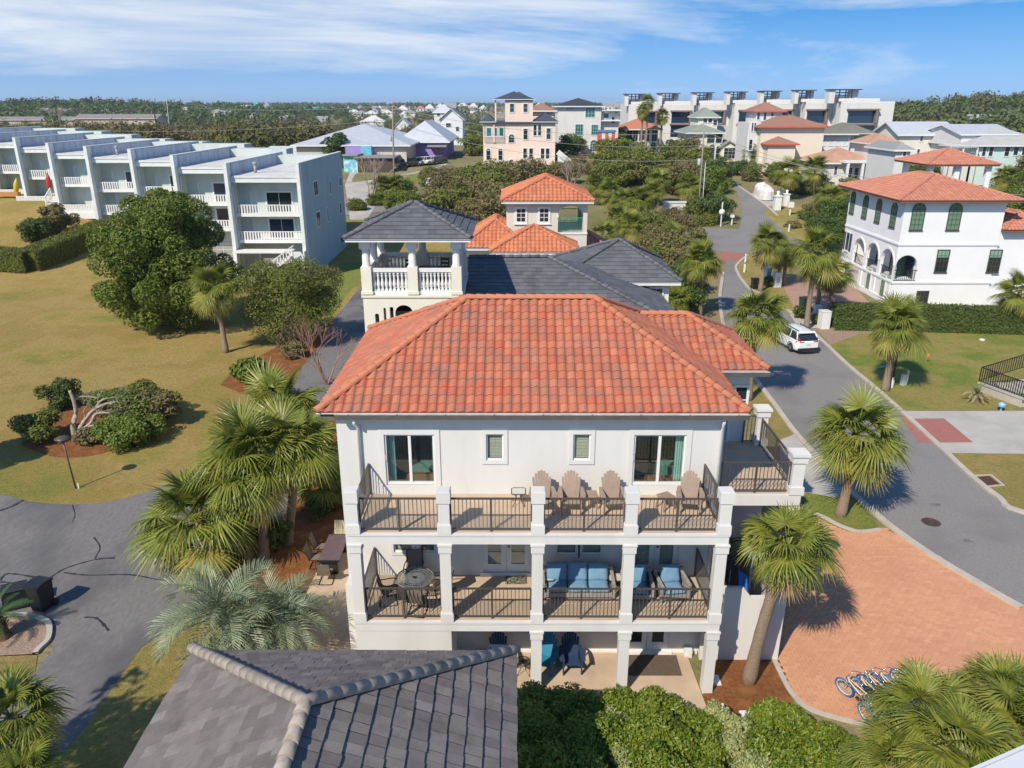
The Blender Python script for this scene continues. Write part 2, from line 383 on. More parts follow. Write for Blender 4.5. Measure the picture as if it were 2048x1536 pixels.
FLAT2 = [(0, 0.), (1., 0.)]
def tile_faces(prof, tw, tl, th):
    m = len(prof); fs = []
    L = [(x*tw, 0., z+th) for x, z in prof]; U = [(x*tw, tl, z) for x, z in prof]; D = [(x*tw, 0., z*.0-.01) for x, z in prof]
    for i in range(m-1):
        fs.append([L[i], L[i+1], U[i+1], U[i]]); fs.append([D[i], D[i+1], L[i+1], L[i]])
    return fs
def tiled_face(parent, P3, tw, tl, mat, prof=S_PROF, th=.03, single=0, name='roof_tile', field='tile_field', stagger=0., order='low', jit=.004, vj=0.):
    """P3: roof plane corners, the eave first (left to right seen from outside). Full tiles up to `single` become parts, the rest one part."""
    P3 = [Vector(p) for p in P3]; O = P3[0]; u = (P3[1]-P3[0]).normalized()
    n = (P3[1]-P3[0]).cross(P3[-1]-P3[0]).normalized(); v = n.cross(u)
    Q = [((p-O).dot(u), (p-O).dot(v)) for p in P3]
    planes = []
    for i in range(len(Q)):
        (a0, b0), (a1, b1) = Q[i], Q[(i+1) % len(Q)]; ca, cb = -(b1-b0), a1-a0
        l = math.hypot(ca, cb); planes.append((ca/l, cb/l, -(ca*a0+cb*b0)/l))
    amin, amax = min(q[0] for q in Q), max(q[0] for q in Q); bmax = max(q[1] for q in Q)
    base = tile_faces(prof, tw, tl*1.04, th); V = []; F = []
    full = []; nr = int(bmax/tl)+1
    r = random.Random(int(abs(O.x*31+O.y*17+O.z*7)*10))
    def emit(fs, a, b, jn=0):
        for f in fs:
            k = len(V)
            for (x, y, z) in f: V.append(O+u*(x+a)+v*(y+b)+n*(z+jn))
            F.append(list(range(k, k+len(f))))
    # islands: weld each tile on its own
    tiles = []
    for j in range(nr):
        b = j*tl; off = stagger*tw*(j % 2)
        for i in range(int((amax-amin)/tw)+2):
            a = amin+i*tw-off
            rect = [(a, b), (a+tw, b), (a+tw, b+tl), (a, b+tl)]
            ins = [all(c*x+d*y+e >= -1e-6 for c, d, e in planes) for x, y in rect]
            if all(ins): full.append((a, b))
            else:
                if not clip_poly([(x, y, 0) for x, y in rect], planes): continue
                tiles.append((a, b, True))
    if single and len(full) > single:
        cam_d = lambda t: (O+u*t[0]+v*t[1]-CAMP).length
        full.sort(key=cam_d)
    one, rest = full[:single], full[single:]
    tiles += [(a, b, False) for a, b in rest]
    if tiles:
        vs = []; fs_all = []
        for a, b, cut in tiles:
            jn = r.uniform(-jit, jit); loc = {}; vj_ = r.uniform(-vj, vj)
            for f in base:
                P = [(x+a, y+b+vj_, z+jn) for x, y, z in f]
                if cut:
                    P = clip_poly(P, planes)
                    if not P: continue
                idx = []
                for p in P:
                    key = (round(p[0], 4), round(p[1], 4), round(p[2], 4))
                    if key not in loc: loc[key] = len(vs); vs.append((O+u*p[0]+v*p[1]+n*p[2])[:])
                    if loc[key] not in idx: idx.append(loc[key])
                if len(idx) >= 3: fs_all.append(idx)
        me = bpy.data.meshes.new(field); me.from_pydata(vs, [], fs_all); me.materials.append(mat)
        if len(prof) > 4: me.polygons.foreach_set('use_smooth', [False]*len(fs_all))
        o = link(field, me, parent)
        if len(tiles) > 40: o['kind'] = 'stuff'
    if one:
        mb = MB(); 
        k = {}
        vs = []; fs_ = []
        for f in base:
            idx = []
            for p in f:
                if p not in k: k[p] = len(vs); vs.append(p)
                idx.append(k[p])
            fs_.append(idx)
        mb.mesh_(vs, fs_); me = mb.mesh(name, mat)
        B = Matrix((u, v, n)).transposed().to_4x4()
        for a, b in one:
            m = B.copy(); m.translation = O+u*a+v*(b+r.uniform(-vj, vj))+n*r.uniform(-jit, jit); link(name, me, parent, m)
def caps(parent, p0, p1, n, mat, r=.13, name='ridge_cap', joined=False, lift=.02):
    p0, p1 = Vector(p0), Vector(p1); d = (p1-p0).normalized(); L = (p1-p0).length/n
    x = d.cross(Vector((0, 0, 1))).normalized(); z = x.cross(d)
    mb = MB(); k = 7; V = []; F = []
    for t, rr in ((0, r), (L*1.06, r*.86)):
        for i in range(k):
            a = math.pi*(i/(k-1)*1.2-.1); V.append((rr*math.cos(a), t, rr*.85*math.sin(a)+(.018 if t == 0 else 0)))
    for i in range(k-1): F.append((i, i+1, k+i+1, k+i)[::-1])
    F.append(tuple(range(k)))
    mb.mesh_(V, F)
    B = Matrix((x, d, z)).transposed().to_4x4()
    if joined:
        J = MB()
        for i in range(n): J.M = Matrix.Translation(p0+d*L*i+z*lift) @ B; J.mesh_(V, F)
        return J.build(name, mat, parent)
    me = mb.mesh(name, mat); me.polygons.foreach_set('use_smooth', [True]*(k-1)+[False])
    for i in range(n): link(name, me, parent, Matrix.Translation(p0+d*L*i+z*lift) @ B)
def hip_geo(x0, y0, x1, y1, z, rise, ix=None, iy=None):
    """corner and ridge points of a hip roof; ridge along the longer side; ix = hip inset at the ridge ends"""
    w, d = x1-x0, y1-y0
    A, B, C, D = (Vector(p) for p in ((x0, y0, z), (x1, y0, z), (x1, y1, z), (x0, y1, z)))
    if w >= d:
        ix = d/2 if ix is None else ix; ym = (y0+y1)/2 if iy is None else iy
        E, G = Vector((x0+ix, ym, z+rise)), Vector((x1-ix, ym, z+rise))
        faces = dict(front=[A, B, G, E], right=[B, C, G], back=[C, D, E, G], left=[D, A, E])
        hips = [(A, E), (B, G), (C, G), (D, E)]
    else:
        iy_ = w/2 if ix is None else ix; xm = (x0+x1)/2 if iy is None else iy
        E, G = Vector((xm, y0+iy_, z+rise)), Vector((xm, y1-iy_, z+rise))
        faces = dict(front=[A, B, E], right=[B, C, G, E], back=[C, D, G], left=[D, A, E, G])
        hips = [(A, E), (B, E), (C, G), (D, G)]
    if (E-G).length < .05:
        faces = {k: ([f[0], f[1], E]) for k, f in faces.items()}
    return faces, hips, (E, G)
def plain_roof(parent, faces, mat, name='roof', th=.12, edge=None):
    """roof planes with a real edge thickness"""
    mb = MB(); low = MB()
    for f in faces.values():
        mb.face(f); mb.face([Vector(p)-Vector((0, 0, th)) for p in f][::-1])
        a, b = Vector(f[0]), Vector(f[1]); dz = Vector((0, 0, th)); mb.m = 1; mb.face([a-dz, b-dz, b, a]); mb.m = 0
    return mb.build(name, [mat, edge or white2], parent)
def roofmat(name, c1, c2, stripe=.3, vert=False, rough=.6, depth=.35, st=None):
    """far roofs: standing seams or courses by height, too far off to tell the pieces apart"""
    m, nt, b = nodes(name); g = N(nt, 'ShaderNodeNewGeometry')
    c = vmix(nt, c1, c2, noise(nt, .8, 5, vec=pos(nt), lo=.3, hi=.7))
    w = N(nt, 'ShaderNodeTexWave', wave_profile='SAW', bands_direction='Z' if not vert else 'X', i={'Scale': stripe, 'Distortion': 0})
    nt.links.new(g.outputs['Position'], w.inputs[0])
    bump(nt, b, w.outputs[0], depth, .05); nt.links.new(c, b.inputs['Base Color']); b.inputs['Roughness'].default_value = rough
    return m
metalroof = roofmat('pale_metal_roof', (.52, .54, .58), (.45, .47, .52), .8, True, .45)
greyroof = roofmat('grey_shingles', (.30, .30, .30), (.24, .24, .25), 2., False, .85)
darkroof = roofmat('mossy_shingles', (.155, .16, .155), (.20, .19, .13), 2., False, .9)
navyroof = roofmat('dark_blue_roof', (.045, .055, .075), (.065, .075, .095), 2., False, .6)
greenroof = roofmat('grey_green_shingles', (.26, .29, .25), (.22, .25, .21), 2., False, .85)
tealroof = roofmat('teal_metal_roof', (.05, .38, .38), (.08, .45, .43), .8, True, .5)
farterra = roofmat('far_terracotta', (.50, .18, .10), (.43, .17, .11), 2.4, False, .8)
fartan = roofmat('far_brown_tile', (.34, .17, .12), (.28, .15, .11), 2.4, False, .8)
redroof = surf('orange_fascia', (.62, .10, .04), (.55, .08, .03), 1, .6)

# ------------------------------------------------------------------ windows and doors
_wc = {}
def window(parent, p, rz, w, h, style='2x2', fm=None, gm=None, name='window', trim=.09, sill=True, arch=False, depth=.07, fan=False):
    """frame (part) with a pane (sub-part); local -y faces out, p = middle of the sill on the wall plane"""
    fm = fm or white2; gm = gm or glass; key = (round(w, 2), round(h, 2), style, fm.name, gm.name, trim, sill, arch, depth)
    if key not in _wc:
        b = MB(); x = w/2; t = trim
        b.box(-x-t, -depth, 0, -x, 0, h); b.box(x, -depth, 0, x+t, 0, h)
        b.box(-x-t, -depth, -t, x+t, 0, 0)
        if sill: b.box(-x-t-.05, -depth-.05, -t-.06, x+t+.05, 0, -t)
        g = MB()
        if arch:
            n = 10; pts = [(math.cos(math.pi*i/n), math.sin(math.pi*i/n)) for i in range(n+1)]
            for i in range(n):
                (c0, s0), (c1, s1) = pts[i], pts[i+1]
                b.prism([(x*c0, h+x*s0), ((x+t)*c0, h+(x+t)*s0), ((x+t)*c1, h+(x+t)*s1), (x*c1, h+x*s1)], -depth, 0)
            g.prism([(-x, 0), (x, 0), (x, h)]+[(x*c, h+x*s) for c, s in pts[1:-1]]+[(-x, h)], -.03, -.005)
            b.box(-x, -depth*.8, h-.02, x, -.002, h+.03)
            for a in (45, 90, 135):
                b.bar((0, -.045, h), (x*.97*math.cos(R_(a)), -.045, h+x*.97*math.sin(R_(a))), .03, .03)
        else:
            b.box(-x-t, -depth, h, x+t, 0, h+t); g.box(-x, -.03, 0, x, -.005, h)
        nx, nz = (int(c) for c in style.split('x'))
        for i in range(1, nx): b.box(-x+w*i/nx-.018, -.05, 0, -x+w*i/nx+.018, -.031, h)
        for i in range(1, nz): b.box(-x, -.052, h*i/nz-.018, x, -.031, h*i/nz+.018)
        _wc[key] = (b.mesh('window_frame', fm), g.mesh('pane', gm))
    fr, pn = _wc[key]
    o = link(name, fr, parent, Matrix.Translation(p) @ Matrix.Rotation(rz, 4, 'Z'))
    link('pane', pn, o); return o
def wall_holes(mb, x0, x1, z0, z1, y0, y1, holes):
    """wall between planes y0 (outer) and y1 with rectangular openings (hx0,hz0,hx1,hz1)"""
    xs = sorted({x0, x1, *[h[0] for h in holes], *[h[2] for h in holes]}); zs = sorted({z0, z1, *[h[1] for h in holes], *[h[3] for h in holes]})
    for j in range(len(zs)-1):
        run = None
        for i in range(len(xs)-1):
            cx, cz = (xs[i]+xs[i+1])/2, (zs[j]+zs[j+1])/2
            hole = any(h[0] < cx < h[2] and h[1] < cz < h[3] for h in holes)
            if hole:
                if run is not None: mb.box(run, y0, zs[j], xs[i], y1, zs[j+1]); run = None
            elif run is None: run = xs[i]
        if run is not None: mb.box(run, y0, zs[j], xs[-1], y1, zs[j+1])
def arch_wall(mb, x0, x1, z0, z1, y0, y1, arches, n=10):
    """arches: (cx, half width, z bottom, z spring, rise)"""
    cur = x0
    for cx, hw, zb, zs, ri in sorted(arches):
        mb.box(cur, y0, z0, cx-hw, y1, z1)
        if zb > z0: mb.box(cx-hw, y0, z0, cx+hw, y1, zb)
        pts = [(cx-hw*math.cos(math.pi*i/n), zs+ri*math.sin(math.pi*i/n)) for i in range(n+1)]
        for i in range(n):
            (a, b), (c, d) = pts[i], pts[i+1]; mb.prism([(a, b), (c, d), (c, z1), (a, z1)], y0, y1)
        cur = cx+hw
    mb.box(cur, y0, z0, x1, y1, z1)
def railing(parent, p0, p1, h=1.05, sp=.115, mat=None, name='railing', lo=.09, post=True, bal=.02, joined=False, rail=.05):
    """rails (part) with each baluster a sub-part"""
    mat = mat or bronze; p0, p1 = Vector(p0), Vector(p1); d = p1-p0; L = d.length; Z = Vector((0, 0, 1)); dd = d.normalized()
    b = MB(); b.bar(p0+Z*h, p1+Z*h, rail, rail); b.bar(p0+Z*lo, p1+Z*lo, rail*.7, rail*.7)
    for q in ((0.0, 1.0) if post is not False else ()): b.bar(p0+d*q, p0+d*q+Z*h, .045, .045, up=(0, 1, 0))
    if post == 'mid': b.bar(p0+d*.5, p0+d*.5+Z*h, .06, .06, up=(0, 1, 0))
    n = max(2, int(L/sp))
    if joined:
        for i in range(1, n): b.bar(p0+d*i/n+Z*lo, p0+d*i/n+Z*h, bal, bal, up=(0, 1, 0))
        return b.build(name, mat, parent)
    o = b.build(name, mat, parent)
    key = ('bal', round(h-lo, 3), bal, mat.name)
    if key not in _wc: c = MB(); c.box(-bal/2, -bal/2, 0, bal/2, bal/2, h-lo); _wc[key] = c.mesh('baluster', mat)
    for i in range(1, n): link('baluster', _wc[key], o, Matrix.Translation(p0+d*i/n+Z*lo))
    return o
# ------------------------------------------------------------------ land, lawns, roads
def sheet(name, pts, mat, z=.004, kind='structure', far=False):
    """flat sheet; pts are ground points"""
    bm = bmesh.new(); vs = [bm.verts.new((p[0], p[1], (terr(p[0], p[1]) if far else 0)+z)) for p in pts]
    f = bm.faces.new(vs); 
    if f.calc_area() and f.normal.z < 0: bmesh.ops.reverse_faces(bm, faces=[f])
    bm.normal_update()
    if bm.faces[:][0].normal.z < 0: bmesh.ops.reverse_faces(bm, faces=bm.faces[:])
    bmesh.ops.triangulate(bm, faces=bm.faces[:], ngon_method='EAR_CLIP')
    me = bpy.data.meshes.new(name); bm.to_mesh(me); bm.free(); me.materials.append(mat)
    return link(name, me, None, None, kind=kind)
def smooth(pts, k=4):
    """Catmull-Rom through points"""
    P = [Vector(p) for p in pts]; P = [P[0]*2-P[1]]+P+[P[-1]*2-P[-2]]; out_ = []
    for i in range(1, len(P)-2):
        for j in range(k):
            t = j/k; a, b, c, d = P[i-1:i+3]
            out_.append(.5*((2*b)+(c-a)*t+(2*a-5*b+4*c-d)*t*t+(3*b-a-3*c+d)*t**3))
    out_.append(P[-2]); return out_
def pix(pts, sm=0, z=None):
    q = [land(x, y) if z is None else at_z(x, y, z) for x, y in pts]
    return smooth(q, sm) if sm else q
def kerb(name, pts, w=.28, h=.11, mat=None, side=1, sink=0.):
    """a kerb of real height along a line of ground points"""
    mat = mat or kerbm; b = MB(); P = [Vector((p.x, p.y, 0)) for p in pts]; L = []; R2 = []
    for i, p in enumerate(P):
        d = (P[min(i+1, len(P)-1)]-P[max(0, i-1)]).normalized(); nn = Vector((-d.y, d.x, 0))*side
        L.append(p); R2.append(p+nn*w)
    z = lambda p, k: Vector((p.x, p.y, terr(p.x, p.y)+k))
    for i in range(len(P)-1):
        a, c, d, e = L[i], L[i+1], R2[i+1], R2[i]
        b.face([z(a, h), z(c, h), z(d, h), z(e, h)] if side < 0 else [z(e, h), z(d, h), z(c, h), z(a, h)])
        b.face([z(a, -.02), z(c, -.02), z(c, h), z(a, h)]); b.face([z(d, -.02), z(e, -.02), z(e, h), z(d, h)])
    return b.build(name, mat, None, kind='structure')
# base land
LGX, LGY = np.linspace(-75, 0, 46), np.linspace(8, 98, 55)
xs = list(np.linspace(-4200, -300, 14))+list(np.linspace(-260, -83, 18))+list(LGX)+list(np.linspace(9, 320, 32))+list(np.linspace(380, 4200, 14))
ys = list(np.linspace(-120, -40, 3))+list(np.linspace(-30, 2, 5))+list(LGY)+list(np.linspace(103, 400, 45))+list(np.linspace(450, 1000, 8))+[1400, 2000, 3000, 4200, 6000]
V = [(x, y, terr(x, y)) for y in ys for x in xs]; nx = len(xs)
F = [(j*nx+i, j*nx+i+1, (j+1)*nx+i+1, (j+1)*nx+i) for j in range(len(ys)-1) for i in range(nx-1)]
link('ground', np_mesh('ground', V, F, groundm, True), None, None, kind='structure')

def terr_sheet(name, gx, gy, mat, dz, keep):
    """a lawn that follows the land, cut to keep(x,y)"""
    n = len(gx); V = [(x, y, terr(x, y)+dz) for y in gy for x in gx]; F = []
    for j in range(len(gy)-1):
        for i in range(n-1):
            if keep((gx[i]+gx[i+1])/2, (gy[j]+gy[j+1])/2): F.append((j*n+i, j*n+i+1, (j+1)*n+i+1, (j+1)*n+i))
    return link(name, np_mesh(name, V, F, mat, True), None, None, kind='structure')
# dormant lawn on the left
terr_sheet('lawn', LGX, LGY, lawnm, .004, lambda x, y: True)
# asphalt lane and parking court west of the house
A = pix([(-200, 975), (0, 990), (60, 1003), (150, 1009), (240, 999), (330, 970), (420, 925), (520, 850), (590, 760), (612, 720), (655, 655), (700, 600), (742, 548), (790, 510)], 4)
B = pix([(900, 520), (860, 590), (800, 660), (760, 760), (700, 850), (655, 900), (600, 990), (540, 1060), (470, 1105), (430, 1140), (420, 1200), (330, 1262), (290, 1290), (270, 1312), (150, 1480), (80, 1540), (-80, 1640)], 4)
C = pix([(-330, 1500), (0, 1388), (70, 1345), (105, 1300), (108, 1244), (60, 1225), (-60, 1222), (-250, 1240)], 0)
sheet('asphalt_lane', A+B+C, asphalt, .012)
# grass strips and beds
sheet('grass_strip', pix([(270, 1310), (420, 1200), (560, 1290), (560, 1536), (300, 1700), (60, 1560), (150, 1480)]), goldgrass, .008)
sheet('grass_patch', pix([(-120, 1318), (76, 1308), (70, 1346), (0, 1390), (-200, 1470)]), goldgrass, .016)
sheet('gravel_bed', pix([(-60, 1228), (60, 1228), (103, 1246), (100, 1285), (78, 1310), (-150, 1320), (-200, 1260)], 0), gravelm, .016)
kerb('bed_kerb', pix([(10, 1230), (60, 1230), (90, 1238), (105, 1250), (103, 1280), (84, 1300), (76, 1310)], 3), .18, .12, conc, -1)
sheet('mulch_bed', pix([(640, 880), (668, 830), (760, 860), (740, 1290), (640, 1290), (560, 1190), (440, 1180), (428, 1140), (470, 1102), (545, 1058), (605, 985)]), mulch, .02)
sheet('side_patio', pix([(668, 1060), (760, 1040), (760, 1330), (560, 1330), (600, 1215), (640, 1130)]), patiom, .026)
sheet('island_bed', pix([(40, 890), (100, 912), (160, 915), (230, 900), (320, 865), (290, 825), (150, 800), (70, 840)], 3), mulch, .008)
sheet('oak_bed', pix([(440, 770), (470, 740), (560, 690), (620, 660), (672, 640), (640, 690), (600, 740), (555, 775), (490, 790)], 0), mulch, .018)
sheet('shrub_soil', pix([(20, 500), (60, 490), (110, 505), (60, 530)], 2), gravelm, .012, far=True)
# cracks sealed with tar
def crack(pts, w=.06):
    P = smooth([land(x, y) for x, y in pts], 6); b = MB()
    for i in range(len(P)-1):
        d = (P[i+1]-P[i]).normalized(); nn = Vector((-d.y, d.x, 0))*w*(.6+.8*rnd.random()); e = Vector((0, 0, .017))
        b.face([P[i]-nn+e, P[i+1]-nn+e, P[i+1]+nn+e, P[i]+nn+e])
    return b
cb = MB()
for pts, w in (([(88, 1165), (130, 1138), (190, 1120), (230, 1116)], .05), ([(128, 1146), (180, 1151), (260, 1150), (330, 1163)], .04), ([(190, 1118), (200, 1095), (188, 1075)], .03),
               ([(0, 1162), (18, 1148), (90, 1158)], .05), ([(0, 1164), (60, 1170)], .04), ([(0, 1022), (25, 1013), (48, 1000)], .07), ([(168, 1235), (195, 1238), (218, 1262)], .05), ([(145, 1010), (150, 1030), (145, 1045)], .02),
               ([(690, 615), (720, 612), (738, 630)], .06), ([(660, 668), (700, 664), (740, 662)], .06)):
    c_ = crack(pts, w); cb.mesh_(c_.v, c_.f)
cb.build('tar_crack_lines', crackm, None, kind='structure')

# the street on the right
stain_m = surf('oil_stain', (.13, .125, .12), (.19, .18, .175), 2.5, .7)
RL = pix([(2420, 1420), (2048, 1216), (1960, 1166), (1870, 1112), (1790, 1056), (1745, 1018), (1700, 978), (1640, 915), (1592, 862), (1555, 812), (1510, 752), (1478, 705), (1455, 665), (1445, 625), (1443, 590), (1448, 555), (1452, 520), (1452, 503)], 4)
RR = pix([(2420, 1120), (2048, 1030), (1990, 996), (1935, 952), (1880, 900), (1830, 853), (1785, 812), (1740, 772), (1690, 730), (1640, 682), (1600, 645), (1560, 612), (1520, 590), (1496, 578), (1482, 562), (1474, 550), (1469, 535), (1478, 523), (1494, 510)], 4)
sheet('street', RL+RR[::-1], asphalt2, .012, far=True)
kerb('kerb_west', RL[4:62], .30, .11, kerbm, 1); kerb('kerb_east', RR[3:], .30, .11, kerbm, -1)
for x, y, w in ((1775, 1017, .55), (1838, 1098, .4), (1892, 1142, .45), (1812, 1003, .3), (1700, 905, .35), (1580, 770, .4), (1935, 1082, .3), (1690, 800, .5), (1870, 1010, .35)):
    p = land(x, y); rg0 = random.Random(x); sheet('road_stain', [p+Vector((w*rg0.uniform(.5, 1.2)*math.cos(k*.7), w*.6*rg0.uniform(.5, 1.2)*math.sin(k*.7), 0)) for k in range(9)], stain_m, .015)
sheet('brick_crossing', pix([(1440, 505), (1453, 501), (1497, 506), (1484, 514), (1470, 524), (1438, 520)]), redpad, .02, far=True)
sheet('cross_street', pix([(1300, 470), (1385, 455), (1480, 459), (1572, 452), (1700, 470), (1600, 512), (1500, 508), (1440, 503), (1320, 510)]), asphalt2, .03, far=True)
far_l = pix([(1478, 462), (1482, 440), (1485, 417), (1478, 395), (1467, 373), (1462, 366)], 3); far_r = pix([(1574, 458), (1549, 429), (1530, 412), (1511, 398), (1490, 383), (1478, 375), (1470, 368)], 3)
def ribbon(name, L, R2, mat, dz):
    n = 24; b = MB()
    g_ = lambda Q, t: Q[0].lerp(Q[0], 0) if len(Q) < 2 else Q[min(int(t*(len(Q)-1)), len(Q)-2)].lerp(Q[min(int(t*(len(Q)-1))+1, len(Q)-1)], t*(len(Q)-1)-min(int(t*(len(Q)-1)), len(Q)-2))
    k = lambda p: Vector((p.x, p.y, terr(p.x, p.y)+dz))
    for i in range(n):
        b.face([k(g_(L, i/n)), k(g_(R2, i/n)), k(g_(R2, (i+1)/n)), k(g_(L, (i+1)/n))])
    return b.build(name, mat, None, kind='structure')
ribbon('side_street', far_l, far_r, asphalt2, .06)
kerb('side_street_kerb', far_r, .35, .14, kerbm, -1)
sheet('street_patch', pix([(1385, 470), (1500, 470), (1500, 480), (1385, 492)]), conc, .036, far=True)
# ground east of the street
sheet('east_lawn', pix([(1655, 690), (1700, 668), (1780, 655), (2300, 640), (2300, 815), (1800, 822), (1790, 820), (1740, 775), (1690, 735)]), greenm, .006)
sheet('bare_strip', pix([(1630, 655), (1700, 645), (2300, 620), (2300, 668), (2030, 668), (1850, 662), (1720, 668), (1660, 690)]), gravelm, .009)
sheet('concrete_drive', pix([(1796, 822), (2500, 822), (2500, 912), (1868, 906), (1830, 865)]), conc, .009)
sheet('red_paver_pad', pix([(1800, 838), (1888, 837), (1946, 885), (1838, 886)]), redpad, .014)
sheet('corner_lawn', pix([(1868, 906), (2500, 905), (2500, 1160), (2048, 1034), (1990, 998), (1935, 954)]), goldgrass, .006)
sheet('drain_grate', pix([(1953, 955), (1978, 953), (1998, 968), (1968, 972)]), surf('rusty_grate', (.10, .045, .035), (.07, .035, .03), 20, .8), .03)
kerb('drain_frame', pix([(1950, 953), (1981, 951), (2004, 970), (1966, 974), (1950, 953)]), .12, .04, kerbm, 1)
sheet('verge', pix([(1450, 700), (1478, 708), (1510, 756), (1555, 816), (1592, 866), (1560, 880), (1540, 850), (1470, 800)]), goldgrass, .009)
sheet('entry_walk', pix([(1560, 880), (1594, 866), (1645, 922), (1700, 980), (1660, 1000), (1560, 975)]), conc, .013)
sheet('green_verge', pix([(1612, 985), (1650, 992), (1690, 1000), (1706, 985), (1760, 1058), (1715, 1062), (1668, 1040), (1600, 1020)], 0), brightgrass, .017)
sheet('palm_bed', pix([(1408, 1386), (1400, 1300), (1560, 1318), (1590, 1400), (1500, 1470), (1360, 1480)]), mulch, .014)
kerb('bed_edge', pix([(1552, 1318), (1572, 1360), (1592, 1392), (1625, 1418), (1700, 1440), (1740, 1444)], 3), .16, .05, kerbm, -1)
kerb('drive_edge', pix([(1600, 1020), (1640, 1034), (1675, 1052), (1718, 1066), (1764, 1062)], 4), .2, .06, kerbm, 1)
sheet('island_grass', pix([(1500, 582), (1478, 553), (1476, 532), (1488, 515), (1520, 507), (1600, 520), (1560, 560), (1600, 640)]), goldgrass, .02, far=True)
sheet('villa_forecourt', pix([(1600, 655), (1560, 600), (1570, 565), (1690, 555), (1745, 612), (1720, 640), (1665, 648)]), paver2, .012)
sheet('villa_walk', pix([(1572, 618), (1590, 612), (1640, 655), (1600, 660)]), conc, .018)
sheet('north_verge', pix([(1556, 452), (1520, 418), (1530, 404), (1640, 420), (1700, 470), (1640, 500), (1580, 480)]), goldgrass, .035, far=True)
sheet('trailer_pad', pix([(1514, 402), (1500, 388), (1540, 380), (1560, 405), (1552, 412), (1530, 413)]), conc, .05, far=True)
sheet('car_park', pix([(700, 345), (830, 325), (900, 328), (850, 345), (800, 352), (760, 395), (735, 440), (700, 440), (690, 370)]), conc, .05, far=True)
sheet('lower_lane', pix([(690, 405), (760, 402), (870, 395), (870, 420), (760, 425), (690, 432)]), asphalt2, .07, far=True)
sheet('bank_grass', pix([(815, 352), (870, 335), (900, 345), (860, 358), (800, 366)]), brightgrass, .06, far=True)
sheet('shade_lawn', pix([(640, 560), (735, 480), (735, 540), (690, 595), (655, 640)]), brightgrass, .009)

# the clay paver forecourt: the pavers nearest the camera one by one, the rest as one laid field
CY = pix([(1553, 1322), (1570, 1230), (1586, 1128), (1600, 1024), (1640, 1038), (1675, 1056), (1718, 1068), (1768, 1056), (1875, 1113), (1964, 1167), (2052, 1217), (2430, 1420), (2430, 1520), (2048, 1470), (1745, 1448), (1700, 1443), (1625, 1421), (1590, 1394), (1570, 1362)])
drive = sheet('brick_forecourt', CY, grout, .006)
def inside(x, y, P):
    c = False; n = len(P)
    for i in range(n):
        a, b = P[i], P[(i+1) % n]
        if (a.y > y) != (b.y > y) and x < (b.x-a.x)*(y-a.y)/(b.y-a.y)+a.x: c = not c
    return c
x0, x1 = min(p.x for p in CY), max(p.x for p in CY); y0, y1 = min(p.y for p in CY), max(p.y for p in CY)
pl, pw = .262, .15; cells = []
j = 0; y = y0
while y < y1:
    x = x0-(j % 2)*pl/2
    while x < x1:
        if inside(x+pl/2, y+pw/2, CY): cells.append((x, y))
        x += pl
    y += pw; j += 1
seen = lambda c: (abs(c[0]-15.2)+abs(c[1]+0.6)*.9)
cells.sort(key=seen)
pb = MB(); pb.mesh_([(0, 0, 0), (pl-.008, 0, 0), (pl-.008, pw-.008, 0), (0, pw-.008, 0), (.004, .004, .02), (pl-.012, .004, .02), (pl-.012, pw-.012, .02), (.004, pw-.012, .02)],
         [(4, 5, 6, 7), (0, 1, 5, 4), (1, 2, 6, 5), (2, 3, 7, 6), (3, 0, 4, 7)])
pme = pb.mesh('brick', paver)
for c in cells[:300]: link('brick', pme, drive, Matrix.Translation((c[0], c[1], .008+rnd.uniform(-.003, .003))))
if len(cells) > 300:
    Vn = np.array(pb.v); Fn = np.array(pb.f); C2 = np.array([(c[0], c[1], .008+rnd.uniform(-.003, .003)) for c in cells[300:]])
    Va = (Vn[None]+C2[:, None]).reshape(-1, 3); Fa = (Fn[None]+(np.arange(len(C2))*len(Vn))[:, None, None]).reshape(-1, 4)
    o = link('brick_field', np_mesh('brick_field', Va, Fa, paver), drive); o['kind'] = 'stuff'
# ------------------------------------------------------------------ the main house
ZL, ZU, WD, DK = 2.716, 5.816, 11.27, 2.536
house = thing('villa', 'white three storey house with terracotta hip roof and stacked railed balconies', 'house')
b = MB()
holesU = [(.78, 6.14, 2.38, 7.93), (8.72, 6.14, 10.38, 7.93), (4.02, 7.03, 4.58, 7.95), (6.79, 7.03, 7.35, 7.95)]
holesL = [(3.86, 2.84, 5.44, 4.95), (6.32, 3.55, 7.02, 4.95), (7.16, 3.55, 7.86, 4.95), (.88, 3.62, 1.52, 4.95), (1.74, 3.62, 2.28, 4.95), (8.84, 2.84, 10.42, 4.95)]
wall_holes(b, -.7, 11.56, ZU, 8.82, DK, DK+.16, holesU)
wall_holes(b, -.7, 11.56, ZL, ZU, DK, DK+.16, holesL)
b.box(-.7, DK+.16, 0, -.54, 10.9, 8.82); b.box(11.4, DK+.16, 0, 11.56, 10.9, 8.82); b.box(-.54, 10.74, 0, 11.4, 10.9, 8.82)
b.box(-.54, DK+.16, 8.7, 11.4, 10.74, 8.8); b.box(-.54, DK+.16, ZU-.15, 11.4, 10.74, ZU+.0); b.box(-.54, DK+.16, ZL-.15, 11.4, 10.74, ZL)
# ground floor: solid bay on the left, wall at the back of the patio
wall_holes(b, 2.6, 11.2, 0, ZL-.15, 1.95, 2.1, [(8.72, .12, 10.2, 2.1)])
b.box(0, .02, -.02, 2.97, 2.5, ZL-.34); b.box(-.7, DK-.6, 0, 0, DK, ZL-.002); b.box(11.2, 1.95, 0, 11.56, DK, ZL-.002)
b.box(-.74, DK-.02, ZL-.3, -.02, DK+.05, ZL-.12)
b.build('wall', white, house)
